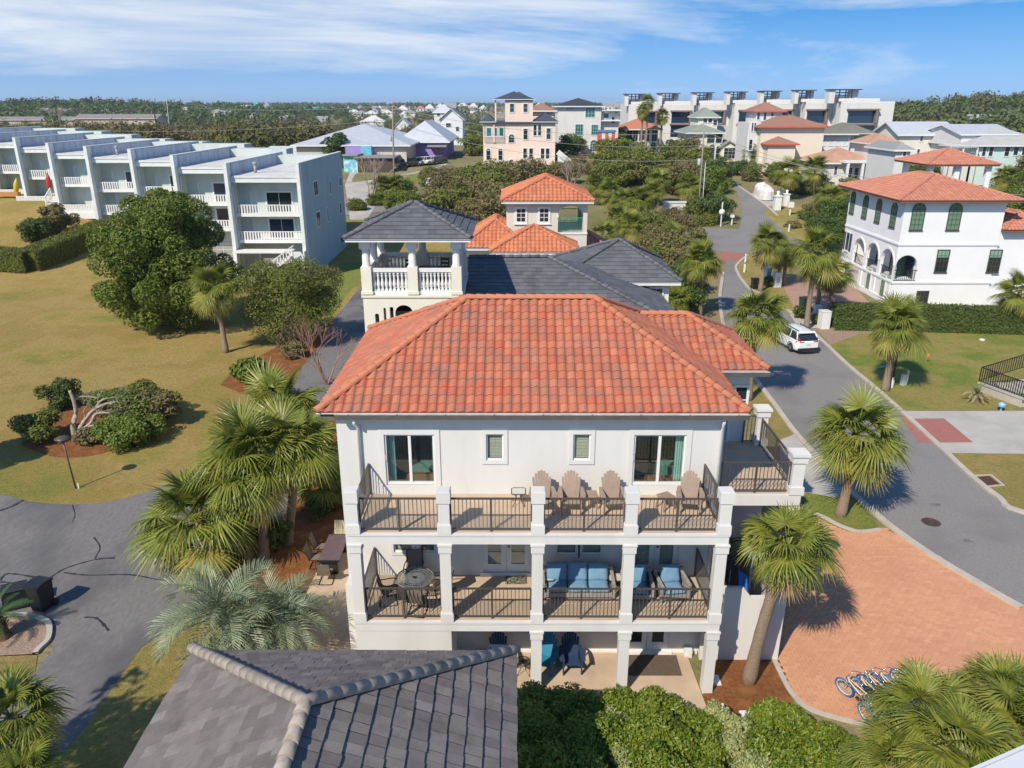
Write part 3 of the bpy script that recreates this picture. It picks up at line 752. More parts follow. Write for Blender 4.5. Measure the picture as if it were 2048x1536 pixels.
# east wing under the small roof
b = MB(); b.box(11.56, 6.74, 0, 13.55, 10.4, 8.8); b.build('wing_wall', white, house)
# ---- decks and fascias
for z, nm in ((ZU, 'upper'), (ZL, 'lower')):
    d = MB(); d.box(.16, .1, z-.14, WD-.16, DK-.002, z); d.build('deck_floor', deckm, house)
    f = MB(); f.box(0, .0, z-.33, WD, .24, z-.05); f.box(-.02, -.025, z-.05, WD+.02, .1, z+.012)
    f.box(0, .24, z-.33, .2, DK, z-.0); f.box(WD-.2, .24, z-.33, WD, DK, z); f.box(.2, .24, z-.3, WD-.2, DK, z-.16)
    f.build('balcony_fascia', white, house)
CX = [.17, 2.86, 5.62, 8.36, 11.1]
def pier(x, z0, z1, w=.33, base=True, cap='crown', off=.17):
    p = MB(); p.box(x-w/2, off-w/2, z0, x+w/2, off+w/2, z1)
    k = w/2+.034
    if base: p.box(x-k, off-k, z0, x+k, off+k, z0+.3); p.box(x-k+.015, off-k+.015, z0+.3, x+k-.015, off+k-.015, z0+.325)
    if cap == 'crown': p.box(x-k, off-k, z1-.3, x+k, off+k, z1-.03); p.box(x-k-.02, off-k-.02, z1-.06, x+k+.02, off+k+.02, z1-.002)
    else: p.box(x-k, off-k, z1-.36, x+k, off+k, z1); p.box(x-k+.02, off-k+.02, z1, x+k-.02, off+k-.02, z1+.02)
    p.build('column', white, house)
for i, x in enumerate(CX):
    pier(x, ZU+.012, ZU+1.4, .34, cap='post'); pier(x, ZL+.012, ZU-.33, .33)
    if i > 1: pier(x, -.02, ZL-.33, .33, base=False)
for z in (ZU, ZL):
    for i in range(4): railing(house, (CX[i]+.19, .2, z), (CX[i+1]-.19, .2, z), 1.09, .116, post='mid')
    railing(house, (.24, .38, z), (.24, DK-.03, z), 1.09, .12); railing(house, (WD-.24, .38, z), (WD-.24, DK-.03, z), 1.09, .12)
# ---- roof
fx0, fx1, fy0, fy1, ze = -1.19, 12.17, 2.12, 11.5, 8.83
faces, hips, (RE, RG) = hip_geo(fx0, fy0, fx1, fy1, ze, 2.52, ix=4.43, iy=6.5)
u = MB()
for f in faces.values(): u.face([Vector(p)-Vector((0, 0, .035)) for p in f])
u.face([Vector((fx0, fy0, ze-.05)), Vector((fx0, fy1, ze-.05)), Vector((fx1, fy1, ze-.05)), Vector((fx1, fy0, ze-.05))])
u.m = 1; u.box(fx0+.12, fy0+.1, ze-.18, fx1-.12, fy0+.14, ze-.06); u.box(fx0+.1, fy0+.14, ze-.18, fx0+.14, fy1-.1, ze-.06); u.box(fx1-.14, fy0+.14, ze-.18, fx1-.1, fy1-.1, ze-.06); u.m = 0  # gutter-dark boards: the shaded gap under the eave is put into their colour
u.box(fx0+.14, fy0+.14, ze-.17, fx1-.14, fy1-.1, ze-.12)
u.build('roof_deck', [white2, gutterdk], house)
tiled_face(house, faces['front'], .29, .335, terra, S_PROF, .03, 300)
for k in ('left', 'right', 'back'): tiled_face(house, faces[k], .29, .335, terra, S_PROF if k != 'back' else S_LOW, .03, 0)
for (a, c_) in hips[:2]: caps(house, a+Vector((0, 0, .045)), c_+Vector((0, 0, .045)), 19, terracap, .13)
for (a, c_) in hips[2:]: caps(house, a+Vector((0, 0, .045)), c_+Vector((0, 0, .045)), 19, terracap, .13, joined=True)
caps(house, RE+Vector((0, 0, .05)), RG+Vector((0, 0, .05)), 13, terracap, .13)
# wing roof
wf, wh, (WE, WG) = hip_geo(6.5, 6.1, 13.97, 11.1, 8.86, 1.36, ix=2.5)
u = MB()
for f in wf.values(): u.face([Vector(p)-Vector((0, 0, .035)) for p in f])
u.box(11.7, 6.2, 8.62, 13.87, 11.0, 8.8); u.build('roof_deck', white2, house)
tiled_face(house, wf['front'], .29, .335, terra, S_PROF, .03, 0); tiled_face(house, wf['right'], .29, .335, terra, S_PROF, .03, 0)
tiled_face(house, wf['back'], .29, .335, terra, S_LOW, .03, 0)
caps(house, wh[1][0]+Vector((0, 0, .045)), wh[1][1]+Vector((0, 0, .045)), 10, terracap); caps(house, wh[2][0], wh[2][1]+Vector((0, 0, .045)), 10, terracap, joined=True)
caps(house, Vector((9.3, WE.y, WE.z+.05)), WG+Vector((0, 0, .05)), 6, terracap)
# gutters
def gutter(x0, x1, y, z):
    g = MB(); g.box(x0, y-.14, z-.17, x1, y-.125, z-.02); g.box(x0, y-.125, z-.17, x1, y, z-.155); g.m = 1
    g.box(x0, y-.128, z-.02, x1, y-.02, z-.008); g.m = 0; g.box(x0, y-.125, z-.155, x0+.01, y, z-.02); g.box(x1-.01, y-.125, z-.155, x1, y, z-.02)
    g.build('gutter', [gutterdk, gutterm], house)
gutter(-.62, 12.16, fy0+.06, ze-.03); gutter(12.2, 14.0, 6.14, 8.82)
g = MB(); g.m = 0
for i in range(9): g.box(-.2+i*1.5, fy0-.09, ze-.045, -.17+i*1.5, fy0+.03, ze-.036)
g.build('gutter_hanger', gutterdk, house)
for x in (-.05, 11.42):
    d = MB(); d.tube([(x, fy0+.05, ze-.2), (x, fy0+.06, ze-.38), (x+.05, DK-.08, ze-.62), (x+.05, DK-.06, ZU+.05 if x < 0 else ZL)], .055, 8); d.build('downspout', white2, house)
# ---- openings of the upper floor
def room(x0, x1, z0, z1, dep=3.2):
    r = MB(); y0, y1 = DK+.17, DK+dep
    r.m = 1; r.face([(x0, y0, z0), (x1, y0, z0), (x1, y1, z0), (x0, y1, z0)]); r.m = 0
    r.face([(x0, y1, z0), (x1, y1, z0), (x1, y1, z1), (x0, y1, z1)]); r.face([(x0, y0, z0), (x0, y1, z0), (x0, y1, z1), (x0, y0, z1)])
    r.face([(x1, y0, z0), (x1, y0, z1), (x1, y1, z1), (x1, y1, z0)]); r.face([(x0, y0, z1), (x0, y1, z1), (x1, y1, z1), (x1, y0, z1)])
    r.build('room_lining', [roomw, carpet], house)
def drape(x0, x1, z0, z1, y):
    c = MB(); n = 14; c.smooth = True
    P = [(x0+(x1-x0)*i/n, y+.035*math.sin(i*1.9)) for i in range(n+1)]
    for i in range(n): c.face([(P[i][0], P[i][1], z0), (P[i+1][0], P[i+1][1], z0), (P[i+1][0]*.97+x0*.03, P[i+1][1], z1), (P[i][0]*.97+x0*.03, P[i][1], z1)])
    return c
def surround(x0, z0, x1, z1, t=.2, d=.035, sill=False):
    m = MB(); y0, y1 = DK-d, DK+.001
    m.box(x0-t, y0, z0-(t if sill else 0), x0, y1, z1+t); m.box(x1, y0, z0-(t if sill else 0), x1+t, y1, z1+t); m.box(x0, y0, z1, x1, y1, z1+t)
    if sill: m.box(x0, y0, z0-t, x1, y1, z0)
    m.build('stucco_surround', white, house)
def slider(x0, z0, x1, z1, cur):
    surround(x0, z0, x1, z1, .17)
    f = MB(); y0, y1 = DK+.02, DK+.1; t = .06; xm = (x0+x1)/2
    for a, c_ in ((x0, x0+t), (xm-.045, xm+.045), (x1-t, x1)): f.box(a, y0, z0, c_, y1, z1)
    f.box(x0+t, y0, z0, xm-.045, y1, z0+.1); f.box(xm+.045, y0, z0, x1-t, y1, z0+.1); f.box(x0+t, y0, z1-t, xm-.045, y1, z1); f.box(xm+.045, y0, z1-t, x1-t, y1, z1)
    o = f.build('sliding_door', white2, house)
    for a, c_ in ((x0+t, xm-.045), (xm+.045, x1-t)):
        p = MB(); p.face([(a, DK+.06, z0+.1), (c_, DK+.06, z0+.1), (c_, DK+.06, z1-t), (a, DK+.06, z1-t)]); p.build('pane', clear, o)
    h = MB(); h.tube([(x0+.04, DK+.0, z0+.85), (x0+.03, DK-.03, z0+.9), (x0+.03, DK-.03, z0+1.08), (x0+.04, DK+.0, z0+1.12)], .012, 6); h.build('handle', white2, o)
    room(x0-.25, x1+.3, z0-.3, z1+.12)
    for a, c_ in cur: drape(a, c_, z0+.02, z1-.02, DK+.28).build('curtain', curtain, o)
    th = MB(); th.box(x0-.17, DK-.05, ZU+.001, x1+.17, DK+.02, z0); th.build('door_threshold', white, house)
slider(.78, 6.14, 2.38, 7.93, [(.8, 1.08), (2.26, 2.42)])
slider(8.72, 6.14, 10.38, 7.93, [(10.1, 10.42)])
# a bed and a bench seen through the glass
bedm = surf('teal_bedspread', (.10, .30, .27), (.08, .24, .22), 8, .9); bedw = surf('bed_wood', (.20, .09, .04), None, rough=.6)
bd = MB(); bd.m = 0; bd.box(9.7, 3.4, 5.95, 10.5, 5.2, 6.42); bd.m = 1; bd.box(8.9, 3.2, 5.9, 10.5, 3.32, 6.12); bd.build('bed', [bedm, bedw], house)
bd = MB(); bd.m = 0; bd.box(1.5, 3.4, 5.95, 2.5, 5.0, 6.38); bd.m = 1; bd.box(1.3, 3.25, 5.9, 2.5, 3.36, 6.2); bd.build('bed', [bedm, bedw], house)
def blinds(x0, z0, x1, z1, y, o):
    s = MB(); n = int((z1-z0)/.05)
    for i in range(n):
        z = z0+(z1-z0)*(i+.5)/n; s.face([(x0, y, z-.012), (x1, y, z-.012), (x1, y+.035, z+.018), (x0, y+.035, z+.018)])
    s.build('blind_slats', blind, o)
def small_window(x0, z0, x1, z1, t=.13, bl=True, frame_m=None):
    surround(x0, z0, x1, z1, t, sill=True)
    f = MB(); k = .05; y0, y1 = DK+.03, DK+.09
    f.box(x0, y0, z0, x0+k, y1, z1); f.box(x1-k, y0, z0, x1, y1, z1); f.box(x0+k, y0, z0, x1-k, y1, z0+k); f.box(x0+k, y0, z1-k, x1-k, y1, z1)
    o = f.build('window', white2, house)
    p = MB(); p.face([(x0+k, DK+.055, z0+k), (x1-k, DK+.055, z0+k), (x1-k, DK+.055, z1-k), (x0+k, DK+.055, z1-k)]); p.build('pane', clear, o)
    r = MB(); r.face([(x0, DK+.22, z0), (x1, DK+.22, z0), (x1, DK+.22, z1), (x0, DK+.22, z1)]); r.build('room_lining', roomw, house)
    if bl: blinds(x0+k, z0+k, x1-k, z1-k, DK+.12, o)
small_window(4.02, 7.03, 4.58, 7.95); small_window(6.79, 7.03, 7.35, 7.95)
# ---- lower floor
small_window(6.32, 3.55, 7.02, 4.95, .1); small_window(7.16, 3.55, 7.86, 4.95, .1); small_window(.88, 3.62, 1.52, 4.95, .1); small_window(1.74, 3.62, 2.28, 4.95, .1, False)
def french(x0, z0, x1, z1, y, bl=True, gm=None):
    xm = (x0+x1)/2
    for a, c_ in ((x0, xm-.006), (xm+.006, x1)):
        f = MB(); k = .17; f.box(a, y, z0, a+k, y+.05, z1); f.box(c_-k, y, z0, c_, y+.05, z1); f.box(a+k, y, z0, c_-k, y+.05, z0+.3); f.box(a+k, y, z1-.15, c_-k, y+.05, z1)
        o = f.build('french_door', white2, house)
        p = MB(); p.face([(a+k, y+.03, z0+.3), (c_-k, y+.03, z0+.3), (c_-k, y+.03, z1-.15), (a+k, y+.03, z1-.15)]); p.build('pane', gm or clear, o)
        if bl: blinds(a+k, z0+.3, c_-k, z1-.15, y+.06, o)
        if a > xm:
            h = MB(); h.tube([(a+.08, y, z0+1.0), (a+.08, y-.06, z0+1.0)], .03, 8); h.tube([(a+.08, y, z0+1.14), (a+.08, y-.03, z0+1.14)], .028, 8); h.build('handle', blackm, o)
    r = MB(); r.face([(x0, y+.16, z0), (x1, y+.16, z0), (x1, y+.16, z1), (x0, y+.16, z1)]); r.build('room_lining', roomw, house)
french(3.86, 2.84, 5.44, 4.95, DK+.03); french(8.84, 2.84, 10.42, 4.95, DK+.03)
for x0, x1 in ((3.86, 5.44), (8.84, 10.42)): surround(x0, 2.84, x1, 4.95, .1)
for x0, x1 in ((3.75, 5.55), (8.73, 10.53)): t_ = MB(); t_.box(x0, DK-.06, ZL+.001, x1, DK+.02, 2.84); t_.build('door_threshold', white, house)
wd_g = surf('amber_blind', (.42, .27, .12), (.36, .22, .1), 5, .7)
french(8.72, .12, 10.2, 2.1, 1.98, False, glass)
t_ = MB(); t_.box(8.86, 2.0-.03, 1.0, 9.32, 2.0-.004, 1.9); t_.box(9.62, 1.97, .95, 10.04, 1.996, 1.9); t_.build('amber_shade', wd_g, house)
bb = MB(); bb.box(2.97, 1.9, 0, 8.55, 1.95, .14); bb.box(10.35, 1.9, 0, 11.2, 1.95, .14); bb.box(8.6, 1.8, .0, 10.32, 1.95, .1); bb.build('sunlit_foot_strip', white2, house)  # white strips paint the sunlit foot of the wall; last box is the door sill
st = MB(); st.box(10.72, 1.7, 0, 10.98, 1.9, .32); st.build('step_block', white2, house)
# ---- east deck above the garage
XE = 14.06
d = MB(); d.box(11.56, 2.5, ZU-.14, XE+.1, 6.739, ZU-.001); d.build('deck_floor', deckm, house)
f = MB(); f.box(11.27, 2.44, ZU-.36, XE+.16, 2.56, ZU+.015); f.box(XE+.05, 2.56, ZU-.36, XE+.16, 6.9, ZU+.015); f.build('balcony_fascia', white, house)
for y in (2.68, 6.55):
    p = MB(); w = .19
    p.box(XE-w, y-w, ZU+.0, XE+w, y+w, ZU+1.2); p.box(XE-w-.05, y-w-.05, ZU, XE+w+.05, y+w+.05, ZU+.28); p.box(XE-w-.05, y-w-.05, ZU+1.15, XE+w+.05, y+w+.05, ZU+1.38)
    p.box(XE-w-.1, y-w-.1, ZU+1.38, XE+w+.1, y+w+.1, ZU+1.47)
    p.face([(XE-w-.1, y-w-.1, ZU+1.471), (XE+w+.1, y-w-.1, ZU+1.471), (XE+w-.02, y+w-.02, ZU+1.52), (XE-w+.02, y+w-.02, ZU+1.52)])
    p.box(XE-w, y-w, 0, XE+w, y+w, ZU-.36)
    p.build('column', white, house)
railing(house, (11.66, 2.66, ZU), (XE-.2, 2.66, ZU), 1.09, .12, post='mid'); railing(house, (XE-.05, 2.9, ZU), (XE-.05, 6.3, ZU), 1.09, .115, post='mid'); railing(house, (13.45, 6.6, ZU), (XE-.2, 6.6, ZU), 1.09, .12)
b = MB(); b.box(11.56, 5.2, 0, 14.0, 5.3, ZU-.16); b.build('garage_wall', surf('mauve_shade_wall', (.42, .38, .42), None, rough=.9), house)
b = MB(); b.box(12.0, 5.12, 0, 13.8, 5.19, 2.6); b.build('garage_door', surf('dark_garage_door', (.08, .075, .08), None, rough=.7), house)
window(house, (12.55, 6.739, ZU+.04), 0, .62, 1.98, '1x1', name='entry_door', gm=surf('blue_entry_door', (.28, .45, .58), None, rough=.5), sill=False)
b = MB(); b.box(11.58, 6.0, ZU+.0, 12.1, 6.6, ZU+.012); b.build('threshold_mat', blackm, house)
lt = MB(); lt.lathe([(.0, 0), (.06, .02), (.09, .06), (.08, .3), (.11, .32), (.02, .42), (.0, .44)], (12.45, 6.62, 8.0), 6); lt.bar((12.45, 6.74, 8.3), (12.45, 6.62, 8.44), .025); lt.build('wall_lantern', blackm, house)
window(house, (13.25, 6.738, 7.0), 0, .4, 1.0, '1x2', sill=False)
# stair enclosure on the east side
b = MB()
b.prism([(11.2, 0), (13.86, 0), (13.86, 2.55), (13.0, 2.5), (12.72, 2.5), (12.45, 2.86), (11.2, 2.86)], 1.6, 1.75)
b.prism([(13.70, 0), (13.86, 0), (13.86, 2.75), (13.70, 2.75)], 1.76, 4.6); b.build('stair_wall', white, house)
c_ = MB(); c_.box(13.66, 1.56, 2.55, 13.9, 4.64, 2.84); c_.build('wall_cap', white2, house)
sp = MB()
for i in range(13): sp.box(11.57, 1.78+i*.0, 0, 11.58, 1.79, .01)
for i in range(12): sp.box(11.6+i*.17, 2.6, 0, 11.77+i*.17, 3.6, 2.6-i*.21)
sp.build('stair_steps', conc, house)
hr = MB(); hr.tube([(11.6, 1.95, 3.75), (12.0, 1.95, 3.7), (12.55, 1.95, 3.1), (13.0, 1.95, 3.12), (13.2, 1.95, 2.8)], .028, 7)
for x, z in ((11.62, 2.86), (12.05, 2.8), (12.55, 2.5), (13.0, 2.4)): hr.tube([(x, 1.95, z-.5), (x, 1.95, z+.75)], .02, 6)
hr.build('handrail', blackm, house)
tw = MB(); tw.smooth = True
for i in range(6):
    a, c_ = i/6, (i+1)/6
    for s in (0, 1):
        y = 1.93-.05*s
        tw.face([(12.3+.3*a, y-.03*math.sin(a*9), 3.38-.25*a), (12.3+.3*c_, y-.03*math.sin(c_*9), 3.38-.25*c_), (12.33+.33*c_, y-.06-.04*math.sin(c_*9+1), 2.72-.1*c_), (12.33+.33*a, y-.06-.04*math.sin(a*9+1), 2.72-.1*a)])
tag(tw.build('towel', surf('blue_towel', (.03, .16, .55), (.025, .13, .47), 9, .95)), 'bright blue towel hung over the black stair handrail', 'towel')
# patio slab
pt = MB(); pt.slab([(2.9, -1.9), (11.0, -1.9), (10.9, .1), (10.82, 2.0), (2.9, 2.0)], .0, .06); pt.build('patio_slab', patiom, None, kind='structure')
for x0, y0, x1, y1 in ((11.1, -.9, 11.5, -.5), (11.25, .35, 11.65, .8), (11.9, -1.2, 12.3, -.8)):
    s_ = MB(); s_.box(x0, y0, .0, x1, y1, .07); s_.build('stepping_stone', white2, None, label='square pale stepping stone in the pine straw bed by the corner column', category='paving stone', group='stepping stones in the bed')
# ------------------------------------------------------------------ balcony and patio furniture
taupe = surf('taupe_plastic', (.34, .25, .195), (.30, .22, .17), 6, .7); navyp = surf('navy_plastic', (.025, .05, .11), None, rough=.5)
tealp = surf('teal_plastic', (.03, .20, .32), None, rough=.5); brownp = surf('brown_iron', (.07, .055, .045), None, rough=.5)
frgrey = surf('weathered_frame', (.32, .29, .26), (.26, .24, .22), 8, .8); blue = surf('blue_cushion', (.16, .29, .42), (.14, .265, .39), 5, .95, bs=50, bst=.2)
sling = surf('sling_fabric', (.20, .165, .135), (.17, .14, .115), 12, .9); silver = surf('pewter_iron', (.30, .32, .34), (.16, .17, .18), 9, .45, metal=.4)
def adirondack(mat, label, loc, rz, group):
    t = thing('adirondack_chair', label, 'chair', loc, rz, group)
    for i in range(7):                                   # fan back slats, rounded top
        x = (i-3)*.080; hgt = .80-.022*(i-3)**2
        b = MB(); c = .5+abs(i-3)*.0
        b.bar((x*.86, .22, .30), (x*1.10, .22+.34*hgt, .30+hgt), .080, .02, up=(0, -1, .35)); b.build('back_slat', mat, t)
    for i in range(5):
        b = MB(); y = -.34+i*.125; z = .40-.028*i
        b.box(-.26, y-.055, z-.012, .26, y+.055, z+.012); b.build('seat_slat', mat, t)
    for s in (-1, 1):
        b = MB(); b.slab([(s*.26, -.42), (s*.42, -.42), (s*.44, -.1), (s*.38, .33), (s*.29, .33)][::s], .58, .605); b.build('arm', mat, t)
        b = MB(); b.box(s*.30-.02, -.40, 0, s*.30+.02, -.28, .58); b.build('leg', mat, t)
        b = MB(); b.bar((s*.27, -.36, .36), (s*.27, .55, .02), .03, .11); b.build('leg', mat, t)
        b = MB(); b.bar((s*.33, .26, .58), (s*.33, .30, .12), .03, .06, up=(0, 1, 0)); b.build('arm_support', mat, t)
    b = MB(); b.bar((-.36, .36, .56), (.36, .36, .56), .03, .07); b.build('back_brace', mat, t)
    return t
def small_table(mat, label, loc, rz=0, w=.46, h=.45, group=None):
    t = thing('side_table', label, 'side table', loc, rz, group)
    for i in range(5): b = MB(); b.box(-w/2, -w/2+i*w/5+.006, h-.025, w/2, -w/2+(i+1)*w/5-.006, h); b.build('slat', mat, t)
    for x in (-1, 1):
        for y in (-1, 1): b = MB(); b.bar((x*w*.5, y*w*.42, 0), (x*w*.36, y*w*.34, h-.03), .04, .04, up=(0, 1, 0)); b.build('leg', mat, t)
    return t
def glass_table(label, loc, rz=0, w=.44, h=.46):
    t = thing('glass_table', label, 'side table', loc, rz)
    b = MB(); r = .05; k = w/2
    P = [(-k+r, -k), (k-r, -k), (k, -k+r), (k, k-r), (k-r, k), (-k+r, k), (-k, k-r), (-k, -k+r)]
    b.tube([(x, y, h) for x, y in P]+[(P[0][0], P[0][1], h)], .018, 6); b.build('frame', brownp, t)
    g = MB(); g.slab(P, h-.004, h+.004); g.build('table_top', surf('pale_glass_top', (.52, .52, .47), None, rough=.15), t)
    for a in range(4):
        q = R_(45+90*a); b = MB(); b.tube([(.27*math.cos(q), .27*math.sin(q), .01), (.1*math.cos(q), .1*math.sin(q), .2), (.08*math.cos(q), .08*math.sin(q), .25), (.2*math.cos(q), .2*math.sin(q), h-.02)], .013, 5); b.build('leg', brownp, t)
    return t
ZZ = ZU+.004
gU = 'chairs on the top balcony'
cpos = [(1084, 992), (1140, 992), (1221, 992), (1373, 994)]
labs = ['taupe adirondack chair beside the glass topped table', 'taupe adirondack chair, second from the glass topped table', 'taupe adirondack chair just left of the right sliding door', 'taupe adirondack chair in front of the right sliding door']
for (x, y), l, rz in zip(cpos, labs, (.05, -.04, .06, -.16)):
    p = at_z(x, y, ZZ+.2); adirondack(taupe, l, (p.x, 1.55, ZZ), rz, gU)
p = at_z(1179, 980, ZZ+.45); small_table(taupe, 'small taupe slatted table between two adirondack chairs', (p.x, 1.72, ZZ), .05)
p = at_z(1327, 978, ZZ+.45); small_table(taupe, 'small taupe slatted table before the right sliding door', (p.x, 1.6, ZZ), .5, .44)
p = at_z(1037, 972, ZZ+.45); glass_table('small square glass topped table on crossed iron legs, top balcony', (p.x, 1.85, ZZ))
# ---- middle balcony: sofa and two armchairs with blue cushions
ZM = ZL+.004
def lounge(n, label, loc, rz, cat, name):
    w = .68*n+.22; t = thing(name, label, cat, loc, rz)
    for s in (-1, 1):
        b = MB(); b.box(s*w/2-.045, -.40, .0, s*w/2+.045, -.30, .56); b.build('leg', frgrey, t)
        b = MB(); b.box(s*w/2-.045, .34, .0, s*w/2+.045, .42, .78); b.build('leg', frgrey, t)
        b = MB(); b.bar((s*w/2, -.42, .58), (s*w/2, .38, .62), .1, .05); b.build('arm', frgrey, t)
        b = MB()
        for i in range(5): b.box(s*w/2-.015, -.24+i*.13, .18, s*w/2+.015, -.20+i*.13, .56)
        b.build('arm_slats', frgrey, t)
    b = MB(); b.box(-w/2+.05, -.38, .16, w/2-.05, .36, .24); b.box(-w/2+.05, -.40, .10, w/2-.05, -.36, .25); b.build('seat_frame', frgrey, t)
    b = MB(); b.bar((-w/2+.05, .36, .74), (w/2-.05, .36, .74), .06, .08); b.build('back_frame', frgrey, t)
    for i in range(n):
        x = -w/2+.11+.68*i+.34
        me = pillow(.66, .70, .17); link('seat_cushion', me, t, Matrix.Translation((x, -.06, .33)))
        me = pillow(.66, .62, .18); link('back_cushion', me, t, Matrix.Translation((x, .24, .66)) @ Matrix.Rotation(R_(68), 4, 'X'))
    return t
_pc = {}
def pillow(w, d, h):
    k = (w, d, h)
    if k in _pc: return _pc[k]
    n = 9; V = []; F = []
    for s in (1, -1):
        for j in range(n):
            for i in range(n):
                a, c_ = i/(n-1)*2-1, j/(n-1)*2-1
                e = (1-abs(a)**5)*(1-abs(c_)**5); V.append((a*w/2*(1-.03*(1-e)), c_*d/2*(1-.03*(1-e)), s*(h/2*(.30+.70*e**.6)+.012*math.sin(a*5)*math.cos(c_*4))))
    for s in (0, 1):
        for j in range(n-1):
            for i in range(n-1):
                q = [s*n*n+j*n+i, s*n*n+j*n+i+1, s*n*n+(j+1)*n+i+1, s*n*n+(j+1)*n+i]; F.append(q if s == 0 else q[::-1])
    ring_ = [i for i in range(n)]+[j*n+n-1 for j in range(1, n)]+[(n-1)*n+i for i in range(n-2, -1, -1)]+[j*n for j in range(n-2, 0, -1)]
    for a, c_ in zip(ring_, ring_[1:]+ring_[:1]): F.append([a, a+n*n, c_+n*n, c_])
    _pc[k] = np_mesh('cushion', V, F, blue, True); return _pc[k]
p = at_z(1156, 1170, ZM+.4); lounge(3, 'long outdoor sofa with three blue seat cushions on the middle balcony', (p.x, 1.55, ZM), 0, 'sofa', 'outdoor_sofa')
p = at_z(1345, 1172, ZM+.4); lounge(1, 'outdoor armchair with blue cushions, turned towards the corner column', (p.x, 1.45, ZM), .16, 'armchair', 'outdoor_armchair')
p = at_z(1275, 1172, ZM+.4); lounge(1, 'outdoor armchair with blue cushions half hidden behind a white column', (p.x, 1.45, ZM), .0, 'armchair', 'outdoor_armchair')
p = at_z(1303, 1146, ZM+.5); t = thing('round_table', 'small dark round table between the two blue cushioned armchairs', 'side table', (p.x, 1.75, ZM))
b = MB(); b.lathe([(.0, .50), (.27, .50), (.28, .515), (.27, .53), (.0, .53)], n=18); b.build('table_top', navyp, t)
for a in range(4): q = R_(45+90*a); b = MB(); b.bar((.22*math.cos(q), .22*math.sin(q), 0), (.18*math.cos(q), .18*math.sin(q), .5), .035, .035, up=(0, 1, 0)); b.build('leg', navyp, t)
p = at_z(1230, 1150, ZM+.46); glass_table('glass topped table on crossed iron legs right of the blue sofa', (p.x, 1.75, ZM))
p = at_z(1094, 1150, ZM+.46); glass_table('glass topped table on crossed iron legs left of the blue sofa', (p.x, 1.75, ZM))
def mat_(label, x0, y0, x1, y1, z, m):
    b = MB(); b.box(x0, y0, z, x1, y1, z+.015); tag(b.build('door_mat', m), label, 'door mat')
p = at_z(1032, 1160, ZM); mat_('patterned rectangular door mat before the middle balcony french door', p.x-.36, p.y-.24, p.x+.36, p.y+.24, ZM, surf('mat_pattern', (.03, .03, .025), (.25, .24, .19), 16, .95, lo=.48, hi=.52, detail=2))
mat_('large brown mat before the ground floor french doors', 8.55, .75, 10.45, 1.75, .062, surf('brown_mat', (.13, .095, .07), (.10, .075, .055), 10, .95))
# round iron table with mesh top and four swivel sling chairs
tp = at_z(830, 1155, ZM+.73)
t = thing('patio_table', 'round pewter grey iron table with a pierced mesh top', 'table', (tp.x, tp.y, ZM))
b = MB(); b.ring((0, 0, .73), .60, .022, n=30); b.ring((0, 0, .73), .10, .012, n=14, k=5)
b.build('table_rim', silver, t)
b = MB()
for i in range(48):
    q = 2*math.pi*i/48; r1 = .1
    b.bar((r1*math.cos(q), r1*math.sin(q), .73), (.6*math.cos(q+.22), .6*math.sin(q+.22), .73), .014, .008); b.bar((r1*math.cos(q), r1*math.sin(q), .728), (.6*math.cos(q-.22), .6*math.sin(q-.22), .728), .014, .008)
for r in (.2, .3, .4, .5): b.ring((0, 0, .73), r, .008, n=26, k=4)
o = b.build('table_mesh', silver, t); o['kind'] = 'stuff'
for a in range(4):
    q = R_(45+90*a); b = MB(); b.tube([(.45*math.cos(q), .45*math.sin(q), .0), (.25*math.cos(q), .25*math.sin(q), .25), (.2*math.cos(q), .2*math.sin(q), .5), (.4*math.cos(q), .4*math.sin(q), .72)], .018, 6); b.build('leg', blackm, t)
def sling_chair(label, loc, rz, group, mat=None, rocker=False):
    t = thing('patio_chair', label, 'chair', loc, rz, group); m = mat or sling
    b = MB(); b.smooth = True; P = [(-.28, .40), (-.2, .44), (.05, .40), (.2, .44), (.27, .62), (.33, .85), (.36, 1.02), (.37, 1.06)]
    for i in range(len(P)-1):
        for s in (0, .02): b.face([(-.24, P[i][0], P[i][1]-s), (.24, P[i][0], P[i][1]-s), (.24, P[i+1][0], P[i+1][1]-s), (-.24, P[i+1][0], P[i+1][1]-s)])
    b.build('sling', m, t)
    for s in (-1, 1):
        b = MB(); b.tube([(s*.26, y, z) for y, z in P], .02, 6); b.build('side_rail', blackm, t)
        b = MB(); b.tube([(s*.27, -.24, .42), (s*.31, -.26, .62), (s*.31, -.1, .66), (s*.30, .22, .64), (s*.27, .29, .66)], .018, 6); b.build('arm', blackm, t)
        b = MB(); b.tube([(s*.25, -.18, .41), (s*.27, -.22, .02), (s*.27, .05, .015), (s*.27, .33, .02), (s*.25, .2, .44)], .017, 6); b.build('leg', blackm, t)
    b = MB(); b.tube([(-.27, -.22, .02), (.27, -.22, .02)], .016, 6); b.tube([(-.27, .33, .02), (.27, .33, .02)], .016, 6); b.build('leg_brace', blackm, t)
    return t
gC = 'sling chairs around the round iron table'
for (dx, dy, rz, l) in ((-.15, .82, 0., 'sling patio chair with a tall taupe back behind the round iron table'), (.84, .12, -1.35, 'sling patio chair half behind a column, right of the round iron table'),
                        (-.80, -.25, 1.75, 'sling patio chair turned to the side railing, left of the round iron table'), (.15, -.86, 3.0, 'sling patio chair by the front railing, before the round iron table')):
    sling_chair(l, (max(.62, tp.x+dx), max(.55, tp.y+dy), ZM), rz, gC)
